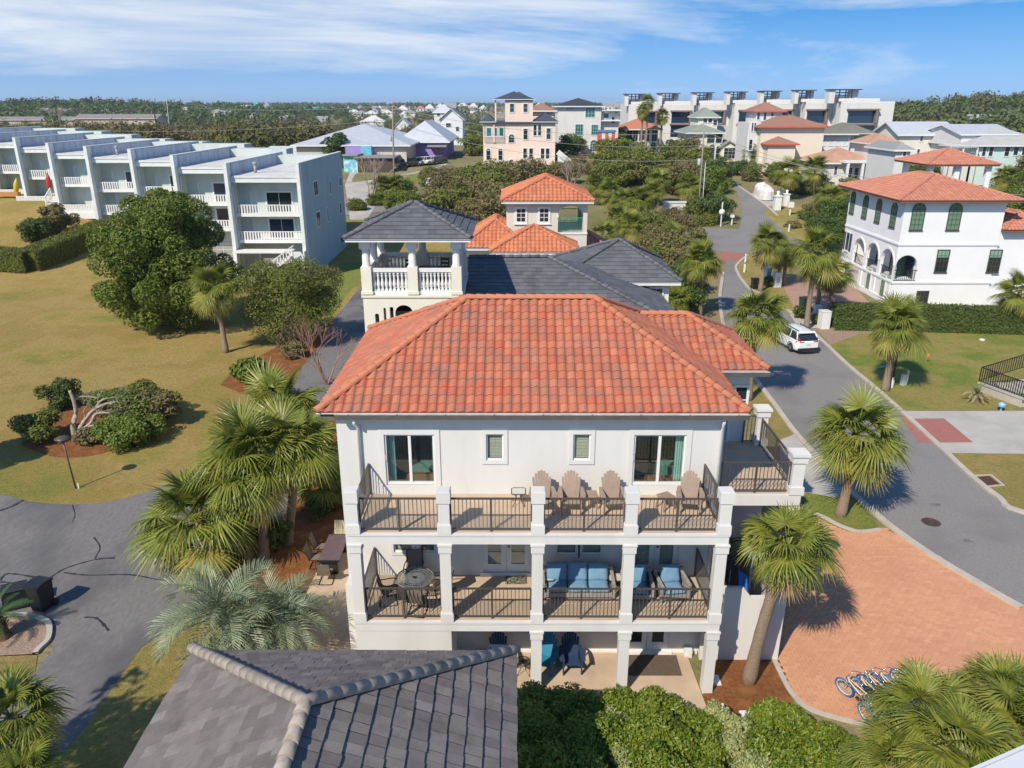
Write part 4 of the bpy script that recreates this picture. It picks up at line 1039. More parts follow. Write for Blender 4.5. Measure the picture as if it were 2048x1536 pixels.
# ---- ground floor patio
gG = 'adirondack chairs on the ground floor patio'
for (x, y), m, l, rz in (((999, 1292), navyp, 'navy adirondack chair with a teal seat behind the grey roof ridge', .1), ((1090, 1300), tealp, 'teal blue adirondack chair half behind a white column on the patio', -.3), ((1141, 1300), navyp, 'dark navy adirondack chair with a slatted back, alone on the patio', .05)):
    p = at_z(x, y, .42); adirondack(m, l, (p.x, max(.6, min(p.y+.1, 1.15)), .062), rz, gG)
p = at_z(1046, 1298, .45); t = thing('iron_table', 'small round black iron table between the blue patio chairs', 'side table', (p.x, .9, .062))
b = MB(); b.ring((0, 0, .45), .24, .015, n=22); 
for i in range(12): q = math.pi*i/12; b.bar((-.23*math.cos(q), -.23*math.sin(q), .45), (.23*math.cos(q), .23*math.sin(q), .45), .02, .008)
b.build('table_top', blackm, t)
for a in range(4): q = R_(45+90*a); b = MB(); b.tube([(.3*math.cos(q), .3*math.sin(q), 0), (.1*math.cos(q), .1*math.sin(q), .22), (.2*math.cos(q), .2*math.sin(q), .44)], .012, 5); b.build('leg', blackm, t)
# ---- side patio: long table with cantilever chairs, covered grill
q0 = at_z(668, 1095, .74); tz = .03
t = thing('dining_table', 'long dark slatted dining table beside the west wall', 'table', (q0.x, q0.y, tz), -.0)
tt = surf('dark_table_slate', (.16, .11, .12), (.12, .085, .095), 4, .4)
for i in range(5): b = MB(); b.box(-.42, -1.0+i*.4+.006, .70, .42, -1.0+(i+1)*.4-.006, .735); b.build('slat', tt, t)
b = MB(); b.box(-.44, -1.02, .66, .44, -.98, .74); b.box(-.44, .98, .66, .44, 1.02, .74); b.build('apron', blackm, t)
for s in (-1, 1): b = MB(); b.box(-.3, s*.8-.05, 0, .3, s*.8+.05, .66); b.build('leg', blackm, t)
def canti(label, loc, rz):
    t = thing('sling_chair', label, 'chair', loc, rz, 'cantilever chairs at the side patio table'); b = MB(); b.smooth = True
    P = [(-.25, .44), (.2, .42), (.3, .7), (.38, 1.02)]
    for i in range(3):
        for s in (0, .02): b.face([(-.24, P[i][0], P[i][1]-s), (.24, P[i][0], P[i][1]-s), (.24, P[i+1][0], P[i+1][1]-s), (-.24, P[i+1][0], P[i+1][1]-s)])
    b.build('sling', sling if 'pale' not in label else surf('pale_sling', (.48, .43, .30), None, rough=.9), t)
    b = MB(); b.tube([(-.26, .38, 1.02), (-.26, .22, .43), (-.26, -.3, .44), (-.26, -.32, .03), (-.26, .25, .02), (.26, .25, .02), (.26, -.32, .03), (.26, -.3, .44), (.26, .22, .43), (.26, .38, 1.02)], .02, 6); b.build('frame', blackm, t)
    return t
for l, dx, dy, rz in (('pale sling chair at the far end of the side patio table', -.1, 1.3, 0), ('dark sling chair, nearer of two on the left of the side patio table', -.7, -.25, math.pi/2), ('dark sling chair, farther of two on the left of the side patio table', -.7, .55, math.pi/2), ('black framed sling chair at the near end of the side patio table', -.05, -1.35, math.pi)):
    canti(l, (q0.x+dx, q0.y+dy, tz), rz)
p = at_z(592, 1225, .1); b = MB(); b.smooth = True
for i in range(10):
    for j in range(8):
        def gp(i, j):
            a = 2*math.pi*i/10; c_ = j/8; r = .40*(1-.15*c_) if c_ < .8 else .40*(.88-(c_-.8)*2.6); sq = 1/max(abs(math.cos(a)), abs(math.sin(a)))**.7
            return (p.x+r*sq*math.cos(a)*1.25, p.y+r*sq*math.sin(a)*.8, .03+1.15*c_+.02*math.sin(5*a+j))
        b.face([gp(i, j), gp(i+1, j), gp(i+1, j+1), gp(i, j+1)])
tag(b.build('covered_grill', surf('black_vinyl_cover', (.022, .022, .03), (.03, .03, .04), 4, .45)), 'barbecue under a fitted black vinyl cover by the side patio', 'grill')
# ------------------------------------------------------------------ the grey roofed house in front
fg = thing('cottage', 'house with a hipped roof of grey concrete tiles in front of the white villa', 'house')
b = MB(); b.box(-2.3, -12.6, 0, 4.5, -5.1, 5.25); b.build('wall', beige, fg)
gx0, gx1, gy1, gz = -2.80, 4.98, -4.65, 5.40; hw = (gx1-gx0)/2; RP = Vector((gx0+hw, gy1-hw, gz+.5*hw)); RS = Vector((gx0+hw, -13, gz+.5*hw))
A_, B_, C_, D_ = (Vector(p) for p in ((gx0, -13, gz), (gx1, -13, gz), (gx1, gy1, gz), (gx0, gy1, gz)))
F3 = dict(east=[B_, C_, RP, RS], north=[C_, D_, RP], west=[D_, A_, RS, RP])
u = MB()
for f in F3.values(): u.face([p-Vector((0, 0, .05)) for p in f])
u.box(gx0+.06, -12.9, gz-.25, gx1-.06, gy1-.06, gz-.06); u.build('roof_deck', gutterdk, fg)
def fg_field(P3, tw, tl, single, th, name='roof_tile', prof=FLAT):
    global CAMP_; tiled_face(fg, P3, tw, tl, shake, prof, th, single, stagger=.5, jit=.007, vj=.012)
_keep = CAMP.copy()
CAMP.xyz = (1.1, -6.5, 9)              # nearest tiles are counted from the roof peak
fg_field(F3['east'], .25, .385, 110, .045); fg_field(F3['north'], .24, .27, 100, .02); fg_field(F3['west'], .30, .36, 90, .018)
CAMP.xyz = _keep
caps(fg, D_+Vector((0, 0, .05)), RP+Vector((0, 0, .05)), 17, shakecap, .145); caps(fg, C_+Vector((0, 0, .05)), RP+Vector((0, 0, .05)), 17, shakecap, .145)
caps(fg, RS+Vector((0, 0, .05)), RP+Vector((0, 0, .05)), 13, shakecap, .145)
# corner of a white parapet at the lower right edge of the view
p0, p1 = at_z(1930, 1545, 6.0), at_z(2060, 1488, 6.0)
t = thing('white_roof', 'corner of a pale flat roof edge at the lower right behind the palms', 'roof', (p0.x, p0.y, 0)); d = (p1-p0); d.z = 0; L = d.length*2.2; t.rotation_euler = (0, 0, math.atan2(d.y, d.x))
b = MB(); b.box(0, -1.2, 5.85, L, 0, 6.0); b.box(0, -.9, 6.0, L, -.08, 6.03); b.box(0, -.06, 6.0, L, .0, 6.06); b.build('roof_edge', surf('grey_white_metal', (.62, .63, .66), None, rough=.5), t); b = MB(); b.box(.3, -1.1, 0, L-.3, -.3, 5.85); b.build('wall', white, t)

# ------------------------------------------------------------------ the belvedere house behind
bel = thing('belvedere_house', 'cream house with a balustraded belvedere tower and dark slate roofs', 'house')
b = MB(); x0, x1, y0, y1 = -2.27, 2.40, 15.85, 20.4
arch_wall(b, x0, x1, 0, 9.15, y0, y0+.25, [(-1.66, .1, 5.6, 8.3, .06), (-1.28, .06, 5.6, 8.6, .05), (-.95, .09, 5.6, 8.62, .07), (-.36, .42, 5.6, 8.4, .38), (.97, .64, 5.6, 8.35, .42)])
b.box(x0, y0+.25, 0, x0+.25, y1, 9.15); b.box(x1-.25, y0+.25, 0, x1, y1, 9.15); b.box(x0+.25, y1-.25, 0, x1-.25, y1, 9.15)
b.box(x0+.25, y0+.25, 8.9, x1-.25, y1-.25, 9.1); b.box(x0-.06, y0-.06, 9.15, x1+.06, y1+.06, 9.26); b.box(x0+.1, y0+.1, 9.26, x1-.1, y1-.1, 9.30)
b.build('wall', cream, bel)
g = MB(); g.box(x0+.3, y0+.35, 5.6, x1-.3, y0+.38, 8.4); g.build('window_glass', glass, bel)
def tuscan(x, y, parent, lo=9.3, hi=11.85):
    c_ = MB(); c_.box(x-.24, y-.24, lo, x+.24, y+.24, lo+1.3); c_.box(x-.28, y-.28, lo, x+.28, y+.28, lo+.14); c_.build('pedestal', cream, parent)
    s = MB(); s.lathe([(.20, lo+1.3), (.20, lo+1.36), (.185, lo+1.4), (.175, lo+2.0), (.16, hi-.5), (.19, hi-.46), (.2, hi-.4)], (x, y, 0), 16); s.box(x-.25, y-.25, hi-.4, x+.25, y+.25, hi); s.build('column', white2, parent)
px_ = [(x0+.22, y0+.22), (.12, y0+.22), (x1-.22, y0+.22), (x0+.22, 18.1), (x0+.22, y1-.22), (.12, y1-.22), (x1-.22, y1-.22)]
for x, y in px_: tuscan(x, y, bel)
bp_ = [(.075, 0), (.075, .08), (.05, .1), (.045, .14), (.078, .26), (.085, .33), (.06, .46), (.04, .62), (.055, .68), (.065, .74), (.05, .78), (.075, .8), (.075, .9)]
bm_ = MB(); bm_.lathe(bp_, n=10); bal_me = bm_.mesh('baluster', white2)
def balustrade(p0, p1, n):
    p0, p1 = Vector(p0), Vector(p1); Z = Vector((0, 0, 1)); m = MB(); m.bar(p0+Z*1.12, p1+Z*1.12, .22, .16); m.build('top_rail', white2, bel); m = MB(); m.bar(p0+Z*.06, p1+Z*.06, .22, .14); o = m.build('bottom_rail', white2, bel)
    for i in range(n): link('baluster', bal_me, o, Matrix.Translation(p0.lerp(p1, (i+.5)/n)+Z*.13))
zf = 9.3
balustrade((x0+.46, y0+.22, zf), (-.12, y0+.22, zf), 9); balustrade((.36, y0+.22, zf), (x1-.46, y0+.22, zf), 9)
balustrade((x0+.22, y0+.46, zf), (x0+.22, 17.86, zf), 9); balustrade((x0+.22, 18.34, zf), (x0+.22, y1-.46, zf), 9)
balustrade((x0+.46, y1-.22, zf), (-.12, y1-.22, zf), 9); balustrade((.36, y1-.22, zf), (x1-.46, y1-.22, zf), 8)
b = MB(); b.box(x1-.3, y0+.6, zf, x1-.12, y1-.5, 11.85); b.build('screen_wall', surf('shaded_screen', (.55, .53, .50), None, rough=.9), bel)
ef, eh, (ER, EG) = hip_geo(-2.87, 15.3, 2.95, 20.95, 12.0, 1.28)
m = MB(); m.box(-2.82, 15.36, 11.84, 2.90, 20.9, 11.96); m.box(-2.3, 15.9, 11.75, 2.4, 20.4, 11.84)
for f in ef.values(): m.face([Vector(p)-Vector((0, 0, .03)) for p in f])
m.build('soffit', white2, bel)
for k in ('front', 'right', 'left', 'back'): tiled_face(bel, ef[k], .40, .36, slate, FLAT2 if k != 'back' else FLAT2, .035, 60 if k in ('front', 'right') else 0, stagger=.5)
for a, c_ in eh: caps(bel, a+Vector((0, 0, .03)), c_+Vector((0, 0, .03)), 12, slate, .12)
for (x, y, rz) in ((-.35, 18.9, .3), (1.3, 19.2, -.2), (-.1, 17.6, 2.6), (1.2, 17.5, 3.6)):
    t = thing('dining_chair', 'dark slatted chair at the table inside the belvedere', 'chair', (x, y, zf+.004), rz, 'chairs in the belvedere')
    b = MB(); b.box(-.22, -.22, .44, .22, .22, .48); b.build('seat', blackm, t)
    b = MB(); b.box(-.22, .19, .95, .22, .22, 1.05); b.box(-.22, .19, .75, .22, .22, .85); b.box(-.22, .19, .58, .22, .22, .66); b.build('backrest', blackm, t)
    for sx in (-1, 1):
        b = MB(); b.box(sx*.2-.02, -.22, 0, sx*.2+.02, -.18, .44); b.build('leg', blackm, t); b = MB(); b.box(sx*.2-.02, .18, 0, sx*.2+.02, .225, 1.05); b.build('leg', blackm, t)
t = thing('dining_table', 'dark table among chairs inside the belvedere', 'table', (.5, 18.4, zf+.004)); b = MB(); b.box(-.75, -.5, .7, .75, .5, .76); b.build('table_top', blackm, t)
for sx in (-1, 1):
    for sy in (-1, 1): b = MB(); b.box(sx*.65-.03, sy*.42-.03, 0, sx*.65+.03, sy*.42+.03, .7); b.build('leg', blackm, t)
# slate roofs east of the tower
zs0, zs1 = 7.62, 9.9
MR = dict(front=[(2.42, 15.5, zs0), (13.2, 15.5, zs0), (6.75, 22, zs1), (2.42, 22, zs1)], right=[(13.2, 15.5, zs0), (13.2, 28.5, zs0), (6.75, 22, zs1)], back=[(13.2, 28.5, zs0), (-2, 28.5, zs0), (-2, 22, zs1), (6.75, 22, zs1)])
m = MB()
for f in MR.values(): m.face([Vector(p)-Vector((0, 0, .03)) for p in f])
m.box(-1.9, 15.6, zs0-.2, 13.1, 28.4, zs0-.06); m.build('roof_deck', white2, bel)
for k in ('front', 'right'): tiled_face(bel, MR[k], .42, .36, slate, FLAT2, .035, 90 if k == 'front' else 40, stagger=.5)
tiled_face(bel, MR['back'], .42, .36, slate, FLAT2, .035, 0)
caps(bel, Vector((6.75, 22, zs1+.03)), Vector((2.45, 22, zs1+.03)), 9, slate); caps(bel, Vector((13.2, 15.5, zs0+.03)), Vector((6.75, 22, zs1+.03)), 24, slate)
AP = Vector((11.15, 26.5, 10.12)); zp = 8.32
q = [Vector(p) for p in ((7.0, 23, zp), (14.35, 23, zp), (14.35, 30, zp), (7.0, 30, zp))]
PF = [[q[0], q[1], AP], [q[1], q[2], AP], [q[2], q[3], AP], [q[3], q[0], AP]]
m = MB()
for f in PF: m.face([p-Vector((0, 0, .03)) for p in f])
m.box(7.05, 23.05, zp-.22, 14.3, 29.95, zp-.05); m.build('soffit', white2, bel)
for i, f in enumerate(PF): tiled_face(bel, f, .42, .36, slate, FLAT2, .035, 40 if i == 0 else 0, stagger=.5)
for c_ in q: caps(bel, c_+Vector((0, 0, .03)), AP+Vector((0, 0, .03)), 14, slate, joined=(c_ is not q[1]))
b = MB(); b.box(-2.2, 16.1, 0, 12.6, 28, zs0-.25); b.box(7.6, 23.6, 0, 13.75, 29.5, zp-.23); b.build('wall', cream, bel)
window(bel, (13.0, 23.58, 7.4), 0, .7, .42, '2x1', sill=False)

# ------------------------------------------------------------------ the greige house with two orange tile roofs
bh = thing('tile_roof_house', 'greige house with an arched loggia and orange tile roofs beyond the belvedere', 'house')
Y = 38.; b = MB(); X0, X1 = 4.27, 10.25
arch_wall(b, X0, X1, 0, 11.05, Y, Y+.3, [(9.02, .93, 8.75, 10.1, .6)]); b.box(X0, Y+.3, 0, X0+.3, 43.5, 11.05); b.box(X1-.3, Y+.3, 0, X1, Y+.9, 11.05); b.box(X1-.3, 42.6, 0, X1, 43.5, 11.05)
b.box(X1-.3, Y+.9, 0, X1, 42.6, 8.78); b.box(X0+.3, 43.2, 0, 8.0, 43.5, 11.05); b.box(7.7, Y+.3, 7.4, 7.95, 43.2, 11.05); b.box(8., 43.2, 0, X1-.3, 43.5, 8.78); b.box(X0+.3, Y+.3, 8.5, X1-.3, 43.2, 8.74); b.box(8.0, 43.2, 10.2, X1-.3, 43.5, 11.05)
b.build('wall', beige, bh)
m = MB(); m.box(8.0, Y-.05, 9.85, 8.12, Y-.001, 10.05); m.box(7.95, Y-.06, 8.62, 10.28, Y-.001, 8.76); m.build('loggia_sill', white2, bh)
for px in (1042, 1088): p = at_y(px, 443, Y); window(bh, (p.x, Y, p.z), 0, .62, .92, '2x3', trim=.16)
gm_ = surf('green_rail', (.06, .30, .20), None, rough=.5); railing(bh, (8.1, Y+.12, 8.76), (9.92, Y+.12, 8.76), 1.05, .11, gm_, post=False); railing(bh, (9.95, Y+.9, 8.78), (9.95, 42.6, 8.78), 1.05, .2, gm_, post=False, joined=True)
railing(bh, (8.1, 43.3, 8.78), (9.9, 43.3, 8.78), 1.05, .15, gm_, post=False, joined=True)
def tiled_hip(parent, x0, y0, x1, y1, z, rise, mat, ix=None, tw=.3, tl=.36, prof=S_LOW, singles=0, capm=None, fascia=white2, ov=.12, iy=None, ncap=12, faces_=('front', 'right', 'back', 'left')):
    f_, h_, (e_, g_) = hip_geo(x0, y0, x1, y1, z, rise, ix, iy); m = MB()
    for f in f_.values(): m.face([Vector(p)-Vector((0, 0, .03)) for p in f])
    m.box(x0+ov/2, y0+ov/2, z-.2, x1-ov/2, y1-ov/2, z-.05); m.build('soffit', fascia, parent)
    for k in faces_: tiled_face(parent, f_[k], tw, tl, mat, prof, .035, singles if k == 'front' else 0)
    for a, c_ in h_: caps(parent, a+Vector((0, 0, .03)), c_+Vector((0, 0, .03)), ncap, capm or mat, .13, joined=True)
    if (e_-g_).length > .1: caps(parent, e_+Vector((0, 0, .03)), g_+Vector((0, 0, .03)), max(2, int((e_-g_).length/.45)), capm or mat, .13, joined=True)
    return f_, h_
tiled_hip(bh, 3.85, 37.3, 10.7, 44.2, 11.12, 1.5, terra2, ix=2.35, singles=80)
tiled_hip(bh, 3.1, 34.0, 9.45, 38.0, 8.0, 1.55, terra2, ix=3.1, singles=80)
tiled_hip(bh, .9, 36.3, 6.0, 43.8, 7.9, 1.7, terra2)
tiled_hip(bh, 8.6, 38.6, 12.6, 43.6, 7.0, 1.3, terra3)
b = MB(); b.box(3.7, 34.6, 0, 8.9, 38, 7.8); b.box(1.4, 36.9, 0, 4.27, 43.3, 7.7); b.box(10.25, 39, 0, 12.1, 43.2, 6.8); b.build('wall', beige, bh)
for x in (5.0, 7.4): window(bh, (x, 34.6, 7.15), 0, 1.5, .34, '2x1', trim=.08, sill=False)

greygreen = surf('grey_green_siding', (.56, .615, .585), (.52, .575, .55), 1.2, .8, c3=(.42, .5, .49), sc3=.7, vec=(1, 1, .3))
# ------------------------------------------------------------------ stepped row of pale townhouses on the left
TH = [(-17.2, 62.6, 12.0), (-24.6, 67.5, 12.5), (-32.0, 73.6, 12.8), (-39.4, 78.0, 12.9), (-46.8, 83., 13.05), (-54.2, 88.4, 13.5), (-61.6, 94., 13.8), (-69., 100., 14.1)]
THL = ['pale blue townhouse at the near end of the row with an outside stair', 'pale blue townhouse second from the near end, behind the magnolia', 'pale blue townhouse mostly hidden by the magnolia crown', 'pale blue townhouse just left of the magnolia crown', 'pale blue townhouse above the end of the long clipped hedge',
       'pale blue townhouse with a ground deck and white garden steps', 'pale blue townhouse by the left edge with a yellow kayak on its porch', 'pale blue townhouse at the far left edge of the row', 'farthest townhouse roof of the stepped row']
def wslat(parent, x0, x1, y, z, h=.98, sp=.28):
    m = MB(); m.box(x0, y-.04, z+h-.07, x1, y+.05, z+h); m.box(x0, y-.05, z-.25, x1, y+.05, z+.1); o = m.build('balcony_railing', white2, parent); n = int((x1-x0)/sp)
    key = ('ths', round(h, 2))
    if key not in _wc: c_ = MB(); c_.box(-.075, -.025, .1, .075, .015, h-.07); _wc[key] = c_.mesh('slat', white2)
    for i in range(n): link('slat', _wc[key], o, Matrix.Translation((x0+(i+.5)*(x1-x0)/n, y-.01, z)))
for i, (X, Yf, zt) in enumerate(TH):
    gz_ = terr(X-3.7, Yf-1)
    t = thing('townhouse', THL[i], 'townhouse', (X, Yf, gz_), 0, 'stepped row of pale blue townhouses'); H = zt-gz_; w = 7.4; dep = 19.5
    b = MB(); b.box(-w-.3, 0, -.6, -w, dep, H)
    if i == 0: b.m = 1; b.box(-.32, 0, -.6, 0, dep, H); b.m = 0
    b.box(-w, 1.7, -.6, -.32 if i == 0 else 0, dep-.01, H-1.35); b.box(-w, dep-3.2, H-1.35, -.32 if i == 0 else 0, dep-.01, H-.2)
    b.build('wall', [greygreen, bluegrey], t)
    for x in ([-w-.32, -.34] if i == 0 else [-w-.32]):
        f = MB(); f.prism([(x, -.6), (x+.36, -.6), (x+.36, H+.02), (x, H+.02)], -1.0, -.001); f.box(x-.02, -1.02, H+.021, x+.38, dep+.02, H+.1)
        if i == 0: f.mesh_([(x, -1.0, H*.3), (x+.36, -1.0, H*.3), (x+.36, -1.5, -.5), (x, -1.5, -.5), (x, -.9, H*.3), (x+.36, -.9, H*.3), (x+.36, -.9, -.5), (x, -.9, -.5)], [(0, 1, 2, 3)[::-1], (4, 7, 6, 5)[::-1], (0, 3, 7, 4), (1, 5, 6, 2), (0, 4, 5, 1)])
        f.build('fin', bluegrey2, t)
    p = MB(); p.box(-w+.001, .3, H-1.34, -w+.08, dep-3.3, H-.02); p.build('parapet_face', parapet, t)
    r = MB(); r.box(-w+.09, -.35, H-1.35, -.33 if i == 0 else .0, dep-3.3, H-1.2); r.build('flat_roof', flatroof, t)
    f = MB(); f.box(-w+.05, -.28, H-1.9, -.35, -.12, H-1.36); f.box(-w+.05, -.36, H-1.42, -.35, -.281, H-1.3); f.build('roof_fascia', bluegrey2, t)
    f = MB(); f.box(-w, -.12, H-1.75, -.33, 1.69, H-1.6); f.build('ceiling', greygreen, t)
    zs = [at_y(485, 434, 62.3).z+.25, at_y(500, 486, 62.3).z+.2]
    for k, z in enumerate(zs):
        if i >= 4 and k == 1: continue
        z = H-12+z; d = MB(); d.box(-w+.05, -.05, z-.22, -.33, 1.69, z); d.build('balcony_floor', bluegrey2, t)
        wslat(t, -w+.05, -.36, -.02, z, .98)
        window(t, (-3.1, 1.7, z+.05), 0, 2.6, 2.0, '2x1', name='sliding_door', gm=glassb if (i+k) % 2 else glass, sill=False, trim=.16)
        s = MB(); s.box(-6.2, 1.62, z, -6.05, 1.69, z+2.2); s.build('corner_trim', bluegrey2, t)
    if i >= 4:
        z = H-12+zs[1]-.2; window(t, (-3.1, 1.7, z), 0, 2.6, 2.0, '2x1', name='sliding_door', sill=False, trim=.14)
        d = MB(); d.box(-w-.2, -3.2, -.4, -.4, -.07, z-.1); d.box(-w+.1, -.05, 0, -.36, 1.69, z-.1); d.build('deck', white2, t); wslat(t, -w-.15, -.45, -3.1, z-.1, .95, .2)
    else:
        window(t, (-4.2, 1.68, .3), 0, 3.0, 2.2, '2x4', name='garden_window', gm=surf('milky_glass', (.33, .33, .33), None, rough=.3), sill=False, trim=.2)
    vp_ = MB(); vp_.tube([(-w+1.6, 3.2, H-1.25), (-w+1.6, 3.2, H-.3)], .16, 8); vp_.lathe([(.24, H-.3), (.24, H-.12), (.1, H-.05), (.0, H-.04)], (-w+1.6, 3.2, 0), 8)
    if i in (0, 3): vp_.build('roof_vent', surf('rusty_vent', (.30, .22, .18), (.45, .42, .40), 6, .7), t)
    d = MB(); d.tube([(-w+.12, -.15, H-1.5), (-w+.12, -.1, 0)], .05, 6); d.build('downspout', bluegrey, t)
    if i == 0:
        for (x, y, w_, h_) in ((632, 388, 1.3, 1.15), (661, 386, .45, 1.2), (680.5, 369, 1.0, .75), (637, 450, 1.3, 1.2), (656, 441, .35, 1.2), (681, 425, .75, 1.0)):
            p = at_x(x, y, X); window(t, (0, p.y-Yf, p.z-gz_-.1), math.pi/2, w_*1.25, h_*1.25, '2x1' if w_ > .6 else '1x1', trim=.12, sill=False)
        c_ = MB(); c_.box(-w-.1, -1.9, 3.05, -1.4, -.1, 3.2); c_.build('canopy', white2, t)
        bt = MB(); bt.prism([(-1.55, -.6), (-.0, -.6), (-.0, 2.6), (-.35, 3.2), (-1.55, 3.2)], -1.9, -1.75); bt.box(-.14, -1.75, -.6, -.0, -.07, 3.2); bt.build('porch_wall', bluegrey2, t)
        sg = MB()
        for k in range(12): sg.box(-1.6-k*.34, -2.9, 2.75-k*.25, -1.26-k*.34, -1.95, 2.82-k*.25)
        sg.bar((-1.3, -1.95, 2.85), (-5.5, -1.95, -.2), .06, .3); sg.bar((-1.3, -2.9, 2.85), (-5.5, -2.9, -.2), .06, .3); sg.build('outside_stair', white2, t)
        for y in (-1.95, -2.9):
            hr = MB(); hr.bar((-1.0, y, 3.9), (-5.5, y, .75), .08, .08)
            for k in range(14): q_ = k/13; hr.bar((-1.2-4.3*q_, y, 2.8-3.0*q_), (-1.2-4.3*q_, y, 3.8-3.0*q_), .06, .06, up=(0, 1, 0))
            hr.build('stair_rail', white2, t)
# small things on the left slope
for l, pts in (('yellow kayak standing on the porch of a left townhouse', ((28, 385), (30, 372), (33, 355))),):
    p = at_y(30, 380, 89.2); b = MB(); b.tube([(p.x, p.y, p.z-1.2), (p.x+.1, p.y, p.z-.3), (p.x+.3, p.y, p.z+.8), (p.x+.5, p.y, p.z+1.6)], [.05, .32, .32, .04], 8); tag(b.build('kayak', surf('yellow_hull', (.55, .40, .03), None, rough=.4)), l, 'kayak')
p = land(118, 408)
st = thing('garden_steps', 'white wooden garden steps with railings beside the townhouse deck', 'steps', (p.x, p.y, p.z))
for k in range(4): b = MB(); b.box(-.9, -1.2+k*.35, .1+k*.25, .9, -.85+k*.35, .2+k*.25); b.build('tread', white2, st)
for s in (-1, 1):
    b = MB(); b.bar((s*1.0, -1.2, 1.0), (s*1.0, .4, 2.0), .1, .12); b.bar((s*1.0, -1.2, -.2), (s*1.0, -1.2, 1.05), .1); b.bar((s*1.0, .4, 0), (s*1.0, .4, 2.0), .1)
    for k in range(6): b.bar((s*1.0, -1.0+k*.22, .2+k*.12), (s*1.0, -1.0+k*.22, 1.1+k*.14), .05)
    b.build('railing', white2, st)

# ------------------------------------------------------------------ white villa on the right
vi = thing('mediterranean_villa', 'white stucco villa with arched loggia, arched windows and red mottled tile roof', 'house')
VX0, VX1, VY0, VY1 = 39.75, 48.75, 50.6, 62.6
fz = lambda x, y: at_y(x, y, VY0); lx = lambda x, y: at_x(x, y, VX0)
b1 = fz(1800, 489).z; b2 = fz(1830, 565).z
def sx_(px, py_): return lx(px, py_).y
ar = []
for (xa, xb, yt, yb) in ((1707, 1729, 472, 532), (1732, 1757, 483, 545), (1760, 1787, 495, 559)):
    ya, yb_ = sx_(xa, (yt+yb)/2), sx_(xb, (yt+yb)/2); ar.append(((ya+yb_)/2, abs(ya-yb_)/2, lx((xa+xb)/2, yb-4).z, lx((xa+xb)/2, yt).z-abs(ya-yb_)/2, abs(ya-yb_)/2))
b = MB()
p = fz(1810, 530); fcx = fz(1813, 530).x; fhw = .98
arch_wall(b, VX0, VX1, 0, 9.45, VY0, VY0+.3, [(fcx, fhw, b2+.15, b2+1.55, fhw)])
b.M = Matrix.Translation((VX0, 0, 0)) @ Matrix.Rotation(R_(90), 4, 'Z')          # local x -> +Y, local y -> -X
zb_ = min(a[2] for a in ar); ar2 = [(cy, hw_, b2+.15, b2+1.5, hw_) for cy, hw_, *_ in ar]
arch_wall(b, VY0+.3, VY1, 0, 9.45, -.3, 0, ar2)
b.M = None
b.box(VX0+.3, VY1-.3, 0, VX1, VY1, 9.45); b.box(VX1-.3, VY0+.3, 0, VX1, VY1-.3, 9.45); b.box(VX0+.3, VY0+.3, b2-.2, VX1-.3, VY1-.3, b2); b.box(VX0+.3, VY0+.3, b1-.1, VX1-.3, VY1-.3, b1)
b.box(VX0+2.2, VY0+.3, b2, VX0+2.35, VY1-.3, b1-.1); b.box(VX0+.3, VY0+8.9, b2, VX0+2.2, VY0+9.0, b1-.1); b.box(VX0+.3, VY0+.3, 9.2, VX1-.3, VY1-.3, 9.45)
vw = surf('villa_stucco', (.80, .80, .82), (.76, .76, .78), .5, .85, bs=20); b.build('wall', vw, vi)
m = MB()
for z in (b1, b2):
    for k, dd in ((0, .10), (.1, .06), (-.1, .06)): m.box(VX0-dd, VY0-dd, z+k-.05, VX1+dd, VY1, z+k+.045)
m.box(VX0-.1, VY0-.1, 0, VX0+.0, VY1, .5)
for cy, *_ in ar: m.box(VX0-.08, cy-1.45, .5, VX0-.0, cy-1.25, b2-.2)
m.build('string_course', vw, vi)
for px, py_ in ((1831, 459), (1904, 459)): p = fz(px, py_); window(vi, (p.x, VY0, p.z), 0, 1.05, 1.95-.2, '3x4', bronze, glassg, arch=True, trim=.07)
for k, (px, py_) in enumerate(((1880, 543), (1984, 543), (1842, 604))): p = fz(px, py_); window(vi, (p.x, VY0, p.z if k < 2 else p.z), 0, 1.0, 1.95 if k < 2 else 1.0, '3x4' if k < 2 else '3x2', bronze, glass, trim=.07); 
for k, (px, py_) in enumerate(((1880, 543), (1984, 543))): p = fz(px, py_); m = MB(); m.box(p.x-.48, VY0-.034, p.z+1.3, p.x+.48, VY0-.031, p.z+1.93); m.build('shade', surf('green_shade', (.22, .36, .26), None, rough=.4), vi)
for px, py_ in ((1703, 425), (1728, 434), (1754, 443), (1784, 453)): p = lx(px, py_); window(vi, (VX0, p.y, p.z), -math.pi/2, .95, 1.6, '2x4', bronze, glassg, arch=True, trim=.07)
p = lx(1693, 500); window(vi, (VX0, p.y, p.z), -math.pi/2, .8, 1.8, '1x1', white2, glass)
for s in (-1, 1): m = MB(); m.box(VX0-.06, p.y+s*.72-.22, p.z, VX0-.0, p.y+s*.72+.22, p.z+1.8); m.build('shutter', surf('navy_shutter', (.04, .06, .10), None, rough=.5), vi)
for px, py_ in ((1731, 597), (1761, 600)): p = lx(px, py_); window(vi, (VX0, p.y, .35), -math.pi/2, .85, 2.1, '1x1', white2, glassg, trim=.16)
m = MB(); m.box(VX0-.04, lx(1703, 570).y-1.3, 0, VX0-.0, lx(1703, 570).y+1.3, 2.3); m.build('garage_door', surf('pale_garage', (.60, .56, .56), None, rough=.7), vi)
for cy, hw_, *_ in ar2: railing(vi, (VX0+.15, cy-hw_, b2+.1), (VX0+.15, cy+hw_, b2+.1), 1.0, .14, blackm, post=False, joined=True)
railing(vi, (fcx-fhw-.05, VY0-.05, b2+.1), (fcx+fhw+.05, VY0-.05, b2+.1), 1.05, .16, blackm, post=False, joined=True, bal=.035)
